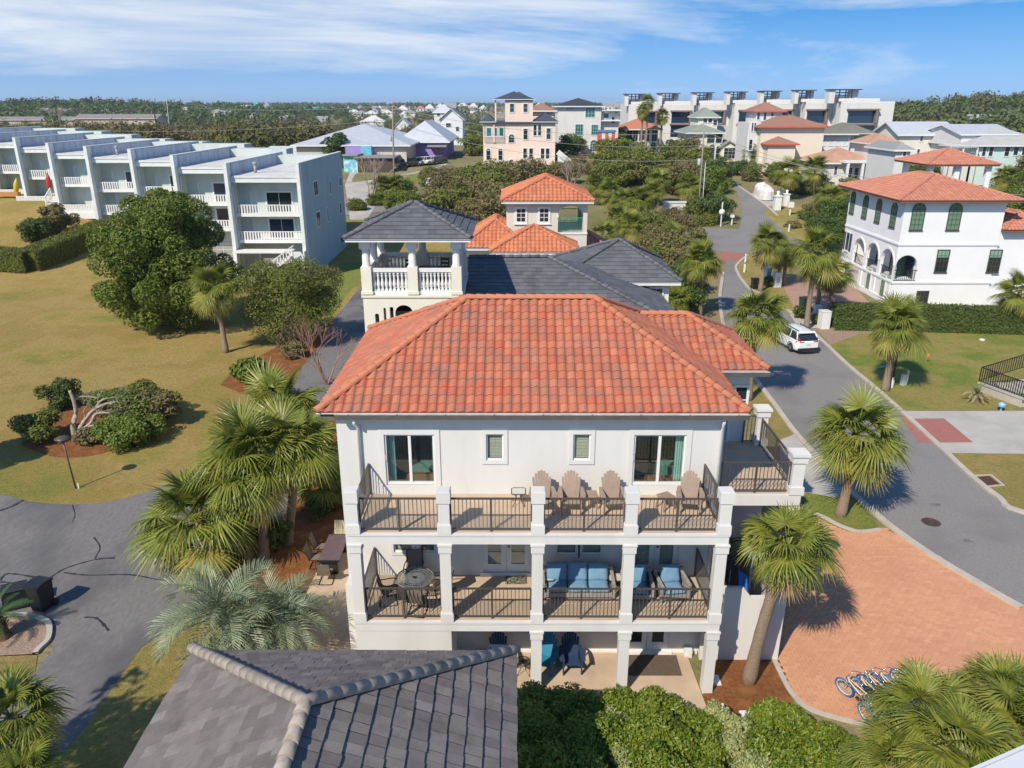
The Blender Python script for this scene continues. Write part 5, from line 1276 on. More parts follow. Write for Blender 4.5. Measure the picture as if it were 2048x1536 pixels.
for cy, *_ in ar2: window(vi, (VX0+2.2, cy, b2), -math.pi/2, 1.3, 2.0, '2x4', bronze, glassb, sill=False)
window(vi, (fcx+.5, VY0+2.6, b2+.1), 0, 1.2, 2.1, '2x4', bronze, glassg, sill=False); b = MB(); b.box(VX0+1.4, VY0+2.6, b2, VX0+2.2, VY0+2.7, b1-.1); b.build('wall', vw, vi)
# arch trims
for cy, hw_, zb0, zs_, ri in ar2:
    m = MB(); n = 12; P = [(cy-(hw_+.0)*math.cos(math.pi*i/n), zs_+ri*math.sin(math.pi*i/n)) for i in range(n+1)]; Q = [(cy-(hw_+.2)*math.cos(math.pi*i/n), zs_+(ri+.2)*math.sin(math.pi*i/n)) for i in range(n+1)]
    m.M = Matrix.Translation((VX0, 0, 0)) @ Matrix.Rotation(R_(90), 4, 'Z')
    for i in range(n): m.prism([P[i], P[i+1], Q[i+1], Q[i]][::-1], .0, .05)
    m.build('arch_trim', vw, vi)
tiled_hip(vi, 38.75, 49.7, 49.75, 63.6, 9.72, 1.75, terra3, tw=.34, tl=.42, singles=0, fascia=surf('brown_eave', (.20, .10, .07), None, rough=.7), ncap=16)
# roof terrace pavilion behind
q0, q1 = at_y(1862, 330, 73), at_y(1978, 330, 73)
for x, y in ((q0.x, 73), (q1.x, 73), (q0.x+.3, 79.5), (q1.x, 79.5), ((q0.x+q1.x)/2-.3, 73)): m = MB(); m.box(x-.28, y-.28, 6.5, x+.28, y+.28, q0.z); m.build('pavilion_post', vw, vi)
tiled_hip(vi, q0.x-.9, 72.1, q1.x+.9, 80.4, q0.z+.1, 1.5, terra3, tw=.36, tl=.44, fascia=surf('brown_eave', (.20, .10, .07), None, rough=.7), ncap=12)
railing(vi, (q0.x+3.6, 72.9, 7.6), (q1.x, 72.9, 7.6), 1.15, .18, blackm, post=False, joined=True, bal=.035); m = MB(); m.box(q0.x-.5, 72.6, 0, q1.x+.5, 80, 7.5); m.box(q0.x-.3, 72.85, 7.5, q0.x+3.6, 73.1, 8.3); m.build('wall', vw, vi)
tiled_hip(vi, 48.75, 50.0, 53.4, 56.0, 7.1, 1.3, terra3, tw=.34, tl=.42, fascia=surf('brown_eave', (.20, .10, .07), None, rough=.7)); m = MB(); m.box(48.75, 50.75, 0, 52.2, 55.4, 6.95); m.build('wall', vw, vi)
# ------------------------------------------------------------------ houses farther off
def far_house(label, xl, xr, ye, yb, yr, depth=12., Y=None, roof='hip', wall=None, rm=None, ov=.6, wins=(), cat='house', name='house', group=None, ix=None, base=None, gm=None, fascia=None, th=.25, wst='1x2', loc_only=False):
    """front wall between pixel columns xl..xr; eave, base and ridge rows as in the photograph; the wall stands on the land"""
    if Y is None: Y = land((xl+xr)/2, yb).y
    a, c = at_y(xl, ye, Y), at_y(xr, ye, Y); w = c.x-a.x; zt = a.z
    gz0 = min(terr(a.x, Y), terr(c.x, Y))-.5 if base is None else base
    t = thing(name, label, cat, ((a.x+c.x)/2, Y, gz0), 0, group); H = zt-gz0; wall = wall or white
    b = MB(); b.box(-w/2, 0, 0, w/2, depth, H-.02); b.build('wall', wall, t)
    if roof:
        ymid = Y+(depth/2 if roof in ('hip', 'pyr') else depth/2); zr = at_y((xl+xr)/2, yr, ymid).z; rise = max(.5, zr-zt)
        if roof == 'flat':
            m = MB(); m.box(-w/2-ov, -ov, H-.0, w/2+ov, depth+ov, H+th); m.build('roof', rm or flatroof, t)
        elif roof in ('hip', 'pyr'):
            f_, h_, e_ = hip_geo(-w/2-ov, -ov, w/2+ov, depth+ov, H, rise, ix); plain_roof(t, f_, rm or greyroof, th=th, edge=fascia)
        elif roof == 'gablex':         # ridge along x
            m = MB(); x0, x1 = -w/2-ov, w/2+ov; y0, y1 = -ov, depth+ov; ym = depth/2
            m.prism([(0, 0)]*0 or [(x0, 0), (x1, 0), (x1, .01), (x0, .01)], 0, .01) if False else None
            for s, (ya, yb_) in enumerate(((y0, ym), (y1, ym))):
                m.face([(x0, ya, H), (x1, ya, H), (x1, yb_, H+rise), (x0, yb_, H+rise)][::1 if s == 0 else -1]); m.face([(x0, ya, H-th), (x1, ya, H-th), (x1, yb_, H+rise-th), (x0, yb_, H+rise-th)][::-1 if s == 0 else 1])
                m.m = 1; m.face([(x0, ya, H-th), (x1, ya, H-th), (x1, ya, H), (x0, ya, H)])
                for x in (x0, x1): m.face([(x, ya, H-th), (x, yb_, H+rise-th), (x, yb_, H+rise), (x, ya, H)])
                m.m = 0
            m.build('roof', [rm or greyroof, fascia or white2], t)
            g = MB(); g.mesh_([(-w/2, 0, H-.02), (-w/2, depth, H-.02), (-w/2, ym, H+rise*.9), (w/2, 0, H-.02), (w/2, depth, H-.02), (w/2, ym, H+rise*.9)], [(0, 2, 1), (3, 4, 5)]); g.build('gable', wall, t)
        elif roof == 'gabley':         # gable faces the viewer
            m = MB(); x0, x1 = -w/2-ov, w/2+ov; y0, y1 = -ov, depth+ov
            for s, xa in enumerate((x0, x1)):
                m.face([(xa, y0, H), (0, y0, H+rise), (0, y1, H+rise), (xa, y1, H)][::-1 if s == 0 else 1]); m.face([(xa, y0, H-th), (0, y0, H+rise-th), (0, y1, H+rise-th), (xa, y1, H-th)])
                m.m = 1; m.face([(xa, y0, H-th), (0, y0, H+rise-th), (0, y0, H+rise), (xa, y0, H)]); m.face([(xa, y0, H-th), (xa, y1, H-th), (xa, y1, H), (xa, y0, H)]); m.m = 0
            m.build('roof', [rm or greyroof, fascia or white2], t)
            g = MB(); g.mesh_([(-w/2, 0, H-.02), (w/2, 0, H-.02), (0, 0, H+rise-th)], [(0, 1, 2)]); g.build('gable', wall, t)
    k = 1/FPX
    for wn_ in wins:
        px, py_, pw_, ph_ = wn_[:4]; p = at_y(px, py_, Y); d = (p-CAMP).dot(_f); o = wn_[4] if len(wn_) > 4 else ''
        window(t, (p.x-(a.x+c.x)/2, 0, p.z-gz0), 0, round(pw_*d*k, 1), round(ph_*d*k, 1), wst if 'w' not in o else '2x3', gm=gm if 'd' not in o else glass, arch='a' in o, trim=.14, sill=False, depth=.1)
    t['_y'] = Y; return t
def add_block(t, xl, xr, ye, yb, depth, wall, y0=0., roof=None, rise=1.2, rm=None, ov=.5, th=.22, fascia=None, nm='wall'):
    """a further volume of the same house"""
    Y = t['_y']+y0; a, c, e = at_y(xl, ye, Y), at_y(xr, ye, Y), at_y(xl, yb, Y); o = t.location
    b = MB(); b.box(a.x-o.x, y0, e.z-o.z, c.x-o.x, y0+depth, a.z-o.z-.02); b.build(nm, wall, t)
    if roof == 'hip':
        f_, h_, e_ = hip_geo(a.x-o.x-ov, y0-ov, c.x-o.x+ov, y0+depth+ov, a.z-o.z, rise); plain_roof(t, f_, rm, th=th, edge=fascia)
    return Y
def wins_on(t, lst, y0=0., gm=None, st='1x2', fm=None, trim=.14):
    Y = t['_y']+y0; k = 1/FPX
    for wn_ in lst:
        px, py_, pw_, ph_ = wn_[:4]; o = wn_[4] if len(wn_) > 4 else ''
        p = at_y(px, py_, Y); d = (p-CAMP).dot(_f); window(t, (p.x-t.location.x, y0, p.z-t.location.z), 0, round(pw_*d*k, 1), round(ph_*d*k, 1), st, fm=fm, gm=gm, arch='a' in o, trim=trim, sill=False, depth=.1)

# pink house with a tower
t = far_house('salmon pink four storey house with a lookout tower and dark blue roofs', 966, 1111, 247, 343, 236, 12, None, 'flat', pink, navyroof, .5, th=.3,
    wins=[(1051, 279, 8, 20), (1070, 271, 6, 20), (1079, 271, 6, 20), (1097, 278, 8, 20), (1023, 285, 11, 10, 'a'), (977, 320, 8, 18, 'a'), (1001, 320, 8, 18, 'a'), (1050, 320, 7, 22), (1062, 320, 7, 22), (1085, 320, 7, 22), (1095, 320, 7, 22), (1023, 331, 11, 6, 'a')])
Yp = add_block(t, 1010, 1066, 199, 247, 9, pink, .0, 'hip', 1.5, navyroof, .0); tb = t['_y']
o = t.location; A1, A2 = at_y(988, 199, Yp), at_y(1067, 199, Yp); f_, h_, e_ = hip_geo(A1.x-o.x-.2, -.5, A2.x-o.x+.3, 9.5, A1.z-o.z+.05, 1.5); plain_roof(t, f_, navyroof)
wins_on(t, [(1024, 224, 8, 15), (1051, 224, 8, 15)])
for px in (991,): q = at_y(px, 200, Yp); q2 = at_y(px, 247, Yp); m = MB(); m.box(q.x-o.x-.15, 0, q2.z-o.z, q.x-o.x+.15, .3, q.z-o.z); m.build('post', pink, t)
q, q2 = at_y(990, 236, Yp), at_y(1010, 236, Yp); railing(t, (q.x-o.x, .1, q.z-o.z), (q2.x-o.x, .1, q.z-o.z), 1.1, .2, white2, post=False, joined=True, bal=.05)
m = MB(); q = at_y(968, 285, Yp); q2 = at_y(1010, 285, Yp); q3 = at_y(1010, 250, Yp); m.box(q.x-o.x, -.04, q.z-o.z, q2.x-o.x, -.01, q3.z-o.z); m.build('loggia', surf('painted_loggia_shade', (.45, .36, .30), None, rough=.9), t)  # flat panel; the shade of the recessed loggia is put into its colour
wins_on(t, [(978, 272, 9, 15), (990, 272, 8, 15), (1003, 272, 8, 15)], -.05, glasst, '1x1'); railing(t, (q.x-o.x, -.3, q.z-o.z), (q2.x-o.x, -.3, q.z-o.z), 1.1, .2, white2, post=False, joined=True, bal=.05)
m = MB(); q3 = at_y(988, 250, Yp); m.box(q3.x-o.x-.15, -.3, q.z-o.z, q3.x-o.x+.15, -.05, q3.z-o.z); m.build('post', pink, t)
m = MB(); q, q2 = at_y(1026, 325, Yp), at_y(1108, 325, Yp); m.box(q.x-o.x, -2.4, q.z-o.z-.3, q2.x-o.x, -.12, q.z-o.z-.1); m.box(q.x-o.x, -2.4, q.z-o.z-.1, q2.x-o.x, -2.2, q.z-o.z+.9); m.build('terrace', pink, t)
q = at_y(1112, 312, Yp); q2 = at_y(1150, 345, Yp); st = MB()
for k in range(10): st.box(q.x-o.x+.3+k*.42, -2.2, 0, q.x-o.x+.72+k*.42, -.4, (q.z-o.z)*(1-k/10))
st.bar((q.x-o.x+.2, -2.3, q.z-o.z+.9), (q.x-o.x+4.5, -2.3, 1.0), .1, 1.0); st.build('white_stair', white2, t)
a, c = at_y(1066, 232, Yp), at_y(1113, 246, Yp); f_, h_, e_ = hip_geo(a.x-o.x, -.6, c.x-o.x+.5, 11, at_y(1100, 246, Yp).z-o.z+.25, 1.6); plain_roof(t, f_, navyroof)
a, c = at_y(963, 232, Yp), at_y(990, 246, Yp); f_, h_, e_ = hip_geo(a.x-o.x-.4, -.6, c.x-o.x+.2, 11, at_y(980, 246, Yp).z-o.z+.25, 1.3); plain_roof(t, f_, navyroof)
far_house('house with a brown tile hip roof behind the pink tower house', 1062, 1107, 221, 262, 206, 14, tb+16, 'hip', pink, fartan, .8, wins=[(1092, 238, 14, 9, 'a')], gm=glass)
t = far_house('white modern house with a dark tiled roof and tall teal windows', 1116, 1203, 212, 307, 196, 13, None, 'hip', white, slatedk, .9, wins=[(1180, 234, 19, 19), (1140, 219, 15, 5), (1158, 270, 15, 20), (1189, 270, 13, 19), (1187, 303, 14, 15, 'a')], gm=glasst, wst='3x3')
add_block(t, 1203, 1238, 226, 300, 10, white, 1.5); m = MB(); a, c = at_y(1203, 240, t['_y']), at_y(1242, 240, t['_y']); o = t.location
m.box(a.x-o.x, .2, a.z-o.z-.3, c.x-o.x, 2, a.z-o.z); m.box(a.x-o.x, -.3, at_y(1203, 222, t['_y']).z-o.z, c.x-o.x, 8, at_y(1203, 219, t['_y']).z-o.z); m.build('porch_slab', white2, t)
wins_on(t, [(1212, 236, 10, 9), (1226, 246, 6, 12)], 1.5, glassb, '1x1')
t = far_house('low house with an orange tile hip roof and white porch piers behind tall palms', 1249, 1317, 258, 303, 237, 13, None, 'hip', white, farterra, 1.0, wins=[(1258, 282, 12, 20), (1270, 282, 10, 20), (1288, 282, 20, 20), (1308, 282, 11, 20), (1286, 300, 16, 10, 'a'), (1306, 300, 10, 10, 'a')], gm=glass, wst='2x1')
t = far_house('grey green roofed house with a small lookout, screened porch and bay gable', 1378, 1443, 265, 324, 247, 12, None, 'hip', cream, greenroof, .8, wins=[(1421, 286, 15, 19), (1437, 286, 12, 19), (1422, 318, 11, 22, 'a'), (1436, 318, 11, 20, 'a')], gm=glass, wst='1x2')
add_block(t, 1397, 1436, 234, 262, 8, cream, 4., 'hip', 1.9, greenroof, .6); wins_on(t, [(1410, 245, 7, 9), (1420, 245, 7, 9), (1430, 250, 7, 9)], 4.)
add_block(t, 1443, 1476, 295, 324, 7, cream, -1.2); wins_on(t, [(1459, 317, 24, 20)], -1.2, glass, '3x3')
a, c, e = at_y(1438, 295, t['_y']-1.2), at_y(1480, 295, t['_y']-1.2), at_y(1459, 281, t['_y']-1.2); o = t.location; m = MB()
for s in ((a, 1), (c, -1)):
    x = s[0].x-o.x; m.face([(x, -1.6, a.z-o.z), (e.x-o.x, -1.6, e.z-o.z), (e.x-o.x, 6, e.z-o.z), (x, 6, a.z-o.z)][::-s[1]]); m.face([(x, -1.6, a.z-o.z-.25), (e.x-o.x, -1.6, e.z-o.z-.25), (e.x-o.x, -1.6, e.z-o.z), (x, -1.6, a.z-o.z)])
m.build('roof', greenroof, t); m = MB(); m.mesh_([(a.x-o.x+.6, -1.2, a.z-o.z), (c.x-o.x-.6, -1.2, a.z-o.z), (e.x-o.x, -1.2, e.z-o.z-.2)], [(0, 1, 2)]); m.build('gable', cream, t)
add_block(t, 1436, 1460, 252, 292, 6, surf('grey_block', (.52, .51, .49), None, rough=.9), 6.)
# modern terraces on the ridge
MX = [1258, 1328, 1400, 1470, 1540, 1612, 1683, 1755, 1790]
for i in range(8):
    xl, xr = MX[i], MX[i+1] if i < 7 else 1790
    if i == 7: continue
    lab = ['white modern terrace, leftmost of the row behind the tall palms', 'white modern terrace, second from the left of the row', 'white modern terrace, third from the left of the row', 'white modern terrace behind the grey green roofed house', 'white modern terrace behind the small tile roofed lookout', 'white modern terrace third from the right end of the row', 'white modern terrace at the right end of the row by the wooded hill'][i]
    yt = 212-i*.9; xl2 = xl if i < 6 else 1713; xr2 = xr if i < 6 else 1790
    t = far_house(lab, xl if i < 6 else 1683, xr2, yt, 268, yt, 18, 205-i*5, 'flat', white, white2, .0, th=.4, name='modern_terrace', group='row of white modern terraces')
    o = t.location; Yt = t['_y']; k = lambda px, py_, dy=0.: at_y(px, py_, Yt+dy)
    A0 = k(xl+14, yt+44-18); wl = (k(xr2, 0).x-k(xl, 0).x)
    x0 = k(xl, 0).x-o.x; H = k(xl, yt).z-o.z
    m = MB(); m.box(x0+wl*.42, -.06, H-4.4, x0+wl*.97, -.02, H-1.6); m.build('dark_loggia', glassb, t)
    m = MB(); m.box(x0+wl*.38, -1.2, H-1.55, x0+wl*1.0, -.02, H-1.2); m.box(x0+wl*.93, -1.1, H-4.5, x0+wl*.97, -.07, H-1.55); m.box(x0+wl*.38, -.9, H-4.9, x0+wl*1.0, -.02, H-4.5); m.build('loggia_frame', surf('brown_frame', (.22, .17, .15), None, rough=.7), t)
    m = MB(); m.box(x0+wl*.42, -.06, H-8, x0+wl*.97, -.02, H-5.); m.build('dark_loggia', glassb, t)
    m = MB(); m.box(x0+wl*.02, .5, H, x0+wl*.13, 3, H+2.9); m.box(x0+wl*.46, 1.6, H, x0+wl*.62, 3.4, H+2.9); m.box(x0+wl*.13, 3., H, x0+wl*.46, 3.4, H+1.6); m.build('roof_room', white, t)
    m = MB(); m.box(x0+wl*.0, .1, H+2.95, x0+wl*.64, 3.5, H+3.15)
    for q in (.2, .32, .44): m.box(x0+wl*q, .2, H+.05, x0+wl*q+.22, .45, H+2.95)
    for q in (1.7, 2.3): m.box(x0+wl*.14, 2.9, H+q, x0+wl*.45, 3.2, H+q+.2)
    m.build('pergola', surf('dark_pergola', (.045, .035, .03), None, rough=.7), t)
    m = MB(); m.box(x0+wl*.2, -.02, H+.42, x0+wl, .08, H+1.1); m.build('parapet', white2, t)
# tile roofed houses of the right middle distance
t = far_house('cream house with a wide brown tile hip roof and orange fascia', 1523, 1650, 253, 350, 226, 14, None, 'hip', surf('pale_cream', (.70, .63, .53), (.66, .59, .50), .7, .9), fartan, .9, wins=[(1500, 300, 6, 20)], fascia=redroof)
add_block(t, 1513, 1566, 222, 262, 7, white, 5., 'hip', 1.6, fartan, .7, fascia=redroof); wins_on(t, [(1516, 239, 5, 15), (1529, 240, 5, 15), (1544, 233, 5, 8)], 5., glassb, '1x1')
add_block(t, 1537, 1592, 288, 345, 6, surf('cream_wing', (.70, .63, .53), None, rough=.9), -3., 'hip', 1.3, fartan, .6, fascia=redroof)
add_block(t, 1498, 1523, 245, 330, 8, white, 2.); wins_on(t, [(1504, 262, 3, 15), (1509, 262, 3, 15)], 2., glassb, '1x1')
t = far_house('white house with a mossy dark shingle hip roof and a long band of windows', 1592, 1702, 267, 336, 245, 13, None, 'hip', surf('pale_lilac_wall', (.70, .71, .76), (.67, .68, .73), .7, .9), darkroof, 1.2, wins=[(1633, 291, 9, 17), (1646, 291, 9, 17), (1662, 291, 9, 17), (1675, 291, 9, 17), (1690, 291, 9, 17), (1605, 293, 3, 16), (1600, 322, 5, 16), (1592, 308, 4, 4)], gm=surf('white_shade', (.62, .64, .68), None, rough=.5))
add_block(t, 1702, 1745, 267, 330, 9, white, 1.2); wins_on(t, [(1716, 287, 22, 16)], 1.2, glassg, '3x1')
a, c = at_y(1700, 267, t['_y']), at_y(1752, 267, t['_y']); o = t.location; f_, h_, e_ = hip_geo(a.x-o.x-3, -1.0, c.x-o.x, 12, a.z-o.z+.05, 1.9); plain_roof(t, f_, darkroof)
t = far_house('white house with faded terracotta roofs, columned porch and a lookout room', 1648, 1750, 325, 372, 295, 11, None, 'hip', white, roofmat('faded_far_terracotta', (.50, .29, .19), (.42, .23, .15), 2.4, False, .8), .8, wins=[(1670, 350, 6, 17), (1698, 356, 8, 20), (1711, 356, 8, 20), (1722, 356, 7, 20), (1742, 342, 14, 10)], gm=glassb)
terra4f = bpy.data.materials['faded_far_terracotta']
add_block(t, 1744, 1796, 286, 372, 7, white, -1.0, 'hip', 1.5, terra4f, .9); wins_on(t, [(1767, 312, 7, 20), (1779, 312, 7, 20), (1762, 354, 8, 20), (1774, 354, 8, 20)], -1.0, glassb)
m = MB(); o = t.location; Yt = t['_y']; a, c = at_y(1690, 322, Yt-2.5), at_y(1758, 322, Yt-2.5); m.box(a.x-o.x, -2.6, a.z-o.z-.35, c.x-o.x, -.02, a.z-o.z)
for px in (1697, 1727, 1757): q = at_y(px, 330, Yt-2.5); m.box(q.x-o.x-.2, -2.55, 0, q.x-o.x+.2, -2.15, a.z-o.z-.35)
a, c = at_y(1752, 313, Yt-1.0), at_y(1800, 313, Yt-1.0); m.box(a.x-o.x, -3, a.z-o.z-.5, c.x-o.x, -1.02, a.z-o.z); m.build('porch', white2, t)
railing(t, (a.x-o.x, -2.9, a.z-o.z), (c.x-o.x, -2.9, a.z-o.z), 1.0, .22, blackm, post=False, joined=True)
t = far_house('pale house with a long grey metal gable roof in front of the wooded hill', 1800, 1912, 269, 345, 243, 11, None, 'gablex', surf('pale_warm_wall', (.70, .67, .60), (.66, .63, .57), .7, .9), metalroof, .7, wins=[(1842, 282, 5, 11), (1885, 275, 5, 8), (1863, 272, 6, 3), (1835, 311, 5, 12), (1808, 311, 5, 11), (1873, 300, 5, 3)], gm=glassb)
t = far_house('mint green house with a pale grey hip roof and a white pergola terrace', 1945, 2120, 290, 372, 255, 14, None, 'hip', surf('mint_wall', (.55, .68, .64), (.52, .65, .61), .6, .9), roofmat('pale_grey_roof', (.46, .45, .43), (.40, .39, .38), 2, False, .8), .8, wins=[(1966, 312, 7, 18), (1980, 312, 8, 18), (2012, 312, 9, 18), (2030, 310, 9, 18), (2046, 310, 7, 18), (2030, 348, 9, 16)], gm=glass)
o = t.location; Yt = t['_y']; a, c = at_y(1892, 290, Yt), at_y(1950, 290, Yt); m = MB(); 
for k in range(14): m.box(a.x-o.x+(c.x-a.x)*k/13-.06, -1.6, a.z-o.z-.2, a.x-o.x+(c.x-a.x)*k/13+.06, 2.5, a.z-o.z)
m.box(a.x-o.x, -1.2, a.z-o.z-.45, c.x-o.x, -1.0, a.z-o.z-.2)
for px in (1893, 1920, 1948): q = at_y(px, 300, Yt); m.box(q.x-o.x-.12, -1.2, 0, q.x-o.x+.12, -1, a.z-o.z-.4)
m.build('pergola', white2, t); add_block(t, 1893, 1946, 308, 372, 8, white, .0)
far_house('house with a pale blue metal roof between the gabled and the mint green house', 1925, 2030, 268, 310, 248, 14, 128, 'gablex', white, metalroof, .5)
far_house('long pale metal roofs at the right edge under the wooded hill', 1946, 2090, 243, 262, 229, 16, None, 'gablex', white, metalroof, .5, wins=[(1970, 242, 5, 6), (2010, 242, 5, 6)])
far_house('small grey roofed wing beside the gabled house', 1793, 1822, 299, 335, 282, 9, 93, 'hip', white, greyroof, .5, wins=[(1808, 312, 5, 11)])
# shops and sheds on the left
pw = surf('cream_block_wall', (.58, .52, .46), (.54, .48, .42), .5, .9); pur = surf('purple_wall', (.34, .24, .62), (.31, .22, .56), .6, .9)
t = far_house('wide shop building with a pale metal hip roof', 592, 812, 290, 335, 247, 34, None, 'hip', pw, metalroof, 1.0, name='shop', cat='shop', ix=17)
add_block(t, 690, 745, 292, 335, 4, pur, -1.0, nm='purple_wall'); add_block(t, 722, 742, 292, 330, 2, surf('aqua_wall', (.15, .48, .58), None, rough=.9), -1.4, nm='aqua_wall')
t = far_house('purple walled shop pavilion with a pyramid metal roof', 802, 890, 283, 318, 240, 26, None, 'hip', pur, metalroof, 1.2, name='shop', cat='shop')
m = MB(); o = t.location; a, c = at_y(855, 291, t['_y']-3), at_y(893, 291, t['_y']-3); m.box(a.x-o.x, -4, a.z-o.z-.3, c.x-o.x, -.03, a.z-o.z); m.build('awning', greyroof, t)
t = far_house('low shed with a white corrugated roof beside the stepped townhouses', 528, 652, 306, 322, 292, 16, None, 'gablex', surf('dark_shed_wall', (.10, .07, .06), None, rough=.9), flatroof, .8, name='shed', cat='shed')
m = MB(); m.box(-8, -.02, 0, -3, -.001, 2.0); m.build('shed_opening', blackm, t)
t = far_house('small shed with a blue mural end wall and a pale lean-to roof', 714, 785, 316, 345, 306, 9, None, 'flat', surf('brown_board', (.10, .075, .06), (.07, .055, .045), 3, .9, vec=(6, 1, 1)), greyroof, .6, name='shed', cat='shed')
mur = surf('mural_paint', (.16, .48, .62), (.62, .74, .78), .9, .8, c3=(.12, .50, .48), sc3=.5, lo=.45, hi=.55, lo3=.5, hi3=.56)
add_block(t, 686, 714, 311, 347, 9, mur, .2, nm='mural_wall'); m = MB(); o = t.location; a = at_y(684, 307, t['_y']); c = at_y(716, 312, t['_y']); m.box(a.x-o.x, -.4, c.z-o.z, c.x-o.x, 9.5, c.z-o.z+.25); m.build('roof', greyroof, t)
red = surf('red_panel', (.62, .08, .04), (.5, .06, .04), .6, .7)
for l, xl, xr in (('bright orange red restaurant wall half hidden in the left thicket', 507, 531), ('bright red restaurant wall with rooftop unit in the left thicket', 557, 584)):
    t = far_house(l, xl, xr, 276, 291, 276, 8, None, 'flat', red, red, .1, name='restaurant', cat='restaurant'); m = MB(); m.box(-3, -.05, .5, 3, -.001, 2.4); m.build('green_panel', surf('green_panel', (.04, .30, .16), None, rough=.7), t)
    if xl > 540: m = MB(); m.box(-2, 2, 5.2, 0, 4, 7.5); m.build('rooftop_unit', gutterm, t)
t = far_house('white house with steep grey gables left of the pink house', 880, 925, 240, 290, 216, 13, None, 'gabley', surf('pale_blue_wall', (.66, .70, .74), None, rough=.9), greyroof, .8, wins=[(897, 254, 10, 7), (893, 282, 12, 12, 'a'), (915, 262, 6, 8)], gm=glass)
add_block(t, 868, 905, 225, 250, 10, white, 14., 'hip', 3.2, metalroof, .6); wins_on(t, [(877, 232, 6, 8), (890, 232, 8, 8)], 14.)
far_house('small white house with a hipped white roof behind the shop', 720, 768, 243, 256, 232, 14, None, 'hip', white, flatroof, .5)
far_house('narrow white gable house between the shop and the pavilion', 788, 822, 256, 275, 236, 12, None, 'gabley', white, metalroof, .6)
far_house('large white beach house with a dark blue roof left of the pink house', 868, 918, 226, 250, 214, 16, None, 'hip', white, navyroof, .8, wins=[(880, 240, 7, 8), (897, 240, 7, 8)], gm=glass)
far_house('long low apartment block with brown roof beyond the townhouses', 150, 312, 237, 262, 228, 16, None, 'gablex', surf('tan_wall', (.52, .42, .34), (.46, .36, .29), .3, .9), fartan if False else roofmat('taupe_roof', (.26, .22, .21), (.22, .19, .18), 1, False, .9), 1., name='apartment_block', cat='apartment block', wins=[(215+13*k, 252, 5, 7) for k in range(7)], gm=glass)
far_house('second long apartment block at the left edge of the horizon', -60, 150, 240, 256, 233, 16, None, 'gablex', surf('tan_wall2', (.46, .36, .29), None, rough=.9), roofmat('taupe_roof2', (.27, .23, .22), (.23, .2, .19), 1, False, .9), 1., name='apartment_block', cat='apartment block')
t = far_house('long white apartment house with pale roof and teal wing on the horizon', 456, 500, 218, 226, 210, 30, None, 'gablex', white, flatroof, 2, name='apartment_house', cat='apartment house'); add_block(t, 500, 525, 219, 226, 20, white, .0, 'hip', 9, tealroof, 2); add_block(t, 522, 543, 218, 226, 20, white, 5., 'hip', 8, greyroof, 2)
t = far_house('long building with bright teal roofs on the horizon', 596, 660, 221, 229, 214, 30, None, 'gablex', cream, tealroof, 2, name='apartment_house', cat='apartment house'); add_block(t, 575, 598, 224, 230, 25, white, -10, 'hip', 7, tealroof, 2)
t = far_house('small house with a bright teal roof right of the long teal building', 700, 712, 224, 231, 217, 20, None, 'hip', cream, tealroof, 2)
# scattered small houses towards the horizon
sm = [(420, 450, 236, 242, 224, 0), (428, 458, 230, 238, 221, 1), (463, 482, 233, 240, 221, 0), (492, 514, 234, 240, 225, 0), (512, 538, 238, 245, 228, 2), (482, 510, 243, 250, 235, 1), (556, 572, 240, 246, 230, 1), (572, 596, 240, 245, 227, 0), (632, 652, 242, 247, 232, 1),
      (752, 765, 217, 222, 211, 0), (778, 794, 216, 222, 210, 3), (794, 816, 220, 227, 211, 0), (800, 815, 229, 235, 222, 0), (832, 848, 217, 223, 211, 3), (850, 868, 217, 222, 208, 0), (872, 888, 214, 220, 207, 0), (890, 912, 213, 220, 206, 1), (915, 935, 212, 219, 206, 0), (938, 955, 213, 219, 206, 0), (1120, 1135, 213, 219, 206, 0), (1070, 1085, 212, 218, 206, 0),
      (1206, 1226, 212, 220, 205, 1), (360, 374, 219, 223, 214, 0), (384, 394, 217, 220, 213, 0), (402, 412, 215, 219, 211, 0), (60, 90, 222, 227, 216, 1), (98, 116, 223, 228, 218, 0), (20, 45, 226, 231, 221, 1), (1228, 1250, 214, 222, 206, 1), (1794, 1806, 228, 236, 222, 0), (1930, 1946, 238, 246, 233, 1), (740, 752, 219, 223, 212, 1), (818, 830, 219, 224, 213, 1), (958, 975, 217, 224, 210, 0), (855, 880, 226, 233, 217, 1)]
for xl, xr, ye, yb, yr, k in sm:
    nm_ = {0: ('small white house with pale roof among the far trees', white, flatroof), 1: ('small white house with grey roof among the far trees', white, greyroof), 2: ('small mint house with grey roof among the far trees', surf('far_mint', (.45, .60, .52), None, rough=.9), greyroof), 3: ('small house with terracotta roof among the far trees', white, farterra)}[k]
    w = xr-xl; t = far_house(nm_[0], xl, xr, ye, yb, yr, 14, None, 'hip' if k != 1 else 'gablex', nm_[1], nm_[2], .8, group='small houses towards the horizon', wins=[(xl+w*.3, yb-1, w*.14, (yb-ye)*.5), (xl+w*.7, yb-1, w*.14, (yb-ye)*.5)], gm=glass, wst='1x1')
rgh = random.Random(19)
